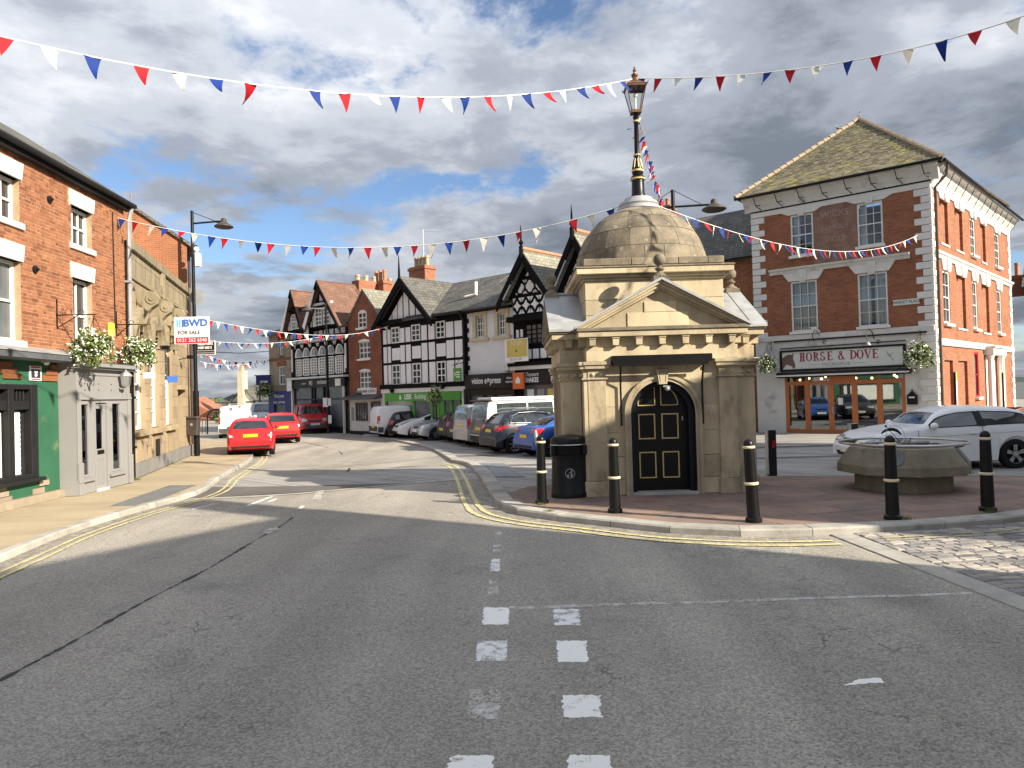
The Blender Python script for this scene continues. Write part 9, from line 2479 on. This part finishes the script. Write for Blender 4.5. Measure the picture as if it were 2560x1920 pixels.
for k in range(2): MB().box(bw_ * 0.06, bw_ * 0.95, -0.008, -0.006, bh_ * (0.10 + 0.16 * k), bh_ * (0.16 + 0.16 * k)).build('text_bar', 'sign_grey', hb)
MB().tube([(-0.3, 0.1, bh_ * 0.7), (0.1, 0.05, bh_ * 0.7)], 0.03, 6).build('arm', 'black', hb)
# lamp by the interiors shop
p = G(822, 1082, 0.05)
s2 = thing('street_lamp', 'tall slim dark street lamp with notices before the interiors shop', 'street lamp', p)
zt2 = at(812, 757, p.y).z - p.z
MB().tube([(0, 0, 0), (0, 0, 2.6)], 0.11, 12).build('base_tube', 'black', s2, smooth=True); MB().tube([(0, 0, 2.6), (0, 0, zt2)], [0.08, 0.055], 10).build('pole', 'black', s2, smooth=True)
za2 = at(812, 772, p.y).z - p.z; xl = at(773, 772, p.y).x - p.x
MB().tube([(0, 0, za2), (xl, 0, za2 + 0.05)], 0.03, 6).build('arm', 'steel', s2); lamp_head(s2, xl - 0.15, 0, za2)
for (px, py, w_, h_) in ((815, 1006, 0.30, 0.55), (824, 1005, 0.22, 0.45), (826, 1048, 0.2, 0.5)):
    q = at(px, py, p.y); MB().box(q.x - p.x - w_ / 2, q.x - p.x + w_ / 2, -0.14, -0.11, q.z - p.z - h_ / 2, q.z - p.z + h_ / 2).build('notice', 'sign_white', s2)
# lamp behind the dome
p = at(1684, 560, 30); s3 = thing('street_lamp', 'dark double arm street lamp rising behind the stone dome', 'street lamp', (p.x, 30, gz(p.x, 30) + 0.085))
zt3 = at(1684, 475, 30).z - s3.location.z; za3 = at(1684, 520, 30).z - s3.location.z
MB().tube([(0, 0, 0), (0, 0, zt3)], [0.11, 0.08], 10).build('pole', 'black', s3, smooth=True)
xr_ = at(1785, 520, 30).x - p.x
MB().tube([(-1.4, 0, za3), (xr_ - 0.2, 0, za3 + 0.1)], 0.045, 6).build('arm', 'black', s3); MB().tube([(0, 0, zt3), (xr_ * 0.72, 0, za3 + 0.1)], 0.015, 5).build('stay', 'black', s3); MB().tube([(0, 0, zt3), (-1.2, 0, za3)], 0.015, 5).build('stay', 'black', s3)
o = MB().lathe([(0.02, 0.36), (0.12, 0.30), (0.15, 0.14), (0.22, 0.08), (0.50, -0.07), (0.51, -0.12), (0.42, -0.17), (0.05, -0.2)], 22).build('lamp_head', 'pipe_brown', s3, smooth=True, loc=(xr_, 0, za3))
p = at(651, 1060, 62); s4 = thing('street_lamp', 'distant street lamp beside the white house', 'street lamp', (p.x, 62, -0.3))
zt4 = at(651, 948, 62).z + 0.3; MB().tube([(0, 0, 0), (0, 0, zt4)], [0.10, 0.06], 8).build('pole', 'black', s4); MB().tube([(0, 0, zt4 - 0.6), (0.9, 0, zt4 - 0.6)], 0.03, 5).build('arm', 'black', s4); MB().tube([(0, 0, zt4), (0.7, 0, zt4 - 0.55)], 0.012, 5).build('stay', 'black', s4)

# ------------------------------------------------------------------ bunting
flagmesh = {}
def flag_me(col, k):
    key = (col, k)
    if key not in flagmesh:
        r_ = random.Random(k * 7 + 1); w, hh = 0.19, 0.285; n = 5; m = MB(); b = r_.uniform(-0.13, 0.13); sw_ = r_.uniform(-0.06, 0.06); rows = []
        for j in range(n + 1):
            t = j / n; ww = w * (1 - t) / 2 + 0.002; y = b * t * t; xo = sw_ * t * t
            rows.append([(xo - ww, y - 0.0008, -hh * t), (xo + ww, y + b * 0.3 * t - 0.0008, -hh * t), (xo + ww, y + b * 0.3 * t + 0.0008, -hh * t), (xo - ww, y + 0.0008, -hh * t)])
        m.grid(rows, True); m.face(rows[0])
        flagmesh[key] = m.mesh('flag', 'flag_' + col, smooth=True)
    return flagmesh[key]
def bunting(label, P, spacing=0.47, start=0, sc=1.0, skip=(), twist=0.35, wind=0.0):
    A, B, C = [Vector(p) for p in P]
    pt = lambda t: A * (2 * (t - .5) * (t - 1)) + B * (-4 * t * (t - 1)) + C * (2 * t * (t - .5))
    N_ = 120; pts = [pt(i / N_) for i in range(N_ + 1)]
    o = A.copy()
    root = thing('bunting', label, 'bunting', o, 0, 'bunting strings across the place')
    MB().tube([p - o for p in pts], 0.010 * sc, 5).build('string', 'cord', root)
    acc = spacing * 0.6; k = start; cols = ('red', 'white', 'blue')
    for a, b in zip(pts, pts[1:]):
        acc += (b - a).length
        if acc >= spacing:
            acc -= spacing; d = b - a
            if k - start not in skip:
                f = link('flag', flag_me(cols[k % 3], rnd.randrange(9)), root, a - o)
                f.rotation_euler = (rnd.uniform(-.25, .25) + wind, -math.atan2(d.z, math.hypot(d.x, d.y)) if True else 0, math.atan2(d.y, d.x) + rnd.uniform(-twist, twist)); f.scale = (sc, sc, sc * rnd.uniform(.85, 1.05))
            k += 1
    return root
lan_top = at(1588, 196, 15.06)
bunting('bunting string sweeping from the left over the road to the lantern', [at(-160, 50, 8.0), at(960, 240, 11.3), lan_top], 0.475, 2, skip=(8,))
bunting('bunting string sweeping from the lantern out over the right of the place', [lan_top, at(2130, 152, 12.0), at(2760, -40, 9.6)], 0.475, 2)
bunting('bunting string from the brick shop corner across to the stone dome', [L1.world(L1.uz(291, 545)[0], -0.03, L1.uz(291, 545)[1]), at(930, 619, 17.0), KC + Vector((0, -0.05, 5.98))], 0.42, 2, skip=(27,))
bunting('bunting string from the stone dome to the pub corner', [KC + Vector((0.1, 0, 6.0)), at(2080, 628, 23.5), PB.world(uZ - 0.5, -0.08, PB.uz(2297, 588)[1])], 0.45, 0)
bunting('bunting string falling from the lantern behind the lamp post', [KC + Vector((0.06, 0.1, 7.85)), at(1633, 430, 21.5), at(1668, 545, 30)], 0.50, 1, twist=1.2, wind=0.5)
bunting('bunting string from the bank end to the timbered building society', [at(500, 796, 30.5), at(800, 838, 36.5), LK_.world(LK_.uz(985, 816)[0], -0.4, LK_.uz(985, 816)[1])], 0.43, 2, 1.15)
bunting('bunting string hanging level before the interiors shop band', [at(500, 851, 33), at(690, 857, 40), IN.world(IN.uz(845, 838)[0], -0.7, IN.uz(845, 838)[1])], 0.55, 1, 1.15)
bunting('far bunting string low over the street end', [at(500, 904, 40), at(600, 912, 46), at(690, 893, 52)], 0.55, 0, 1.2)
bunting('furthest bunting string rising towards the buff brick corner', [at(498, 880, 46), at(590, 905, 50), BC.world(c0 + 0.2, -0.1, BC.uz(676, 893)[1])], 0.50, 1, 1.2, twist=0.8)
m = MB(); pts = [at(538, 880, 36), at(600, 883, 44), at(674, 878, 52)]
tag(m.tube([p - pts[0] for p in pts], 0.025, 5).build('overhead_cable', 'cable', None, loc=pts[0]), 'thin black overhead cable crossing the street end', 'cable')
flush_texts()
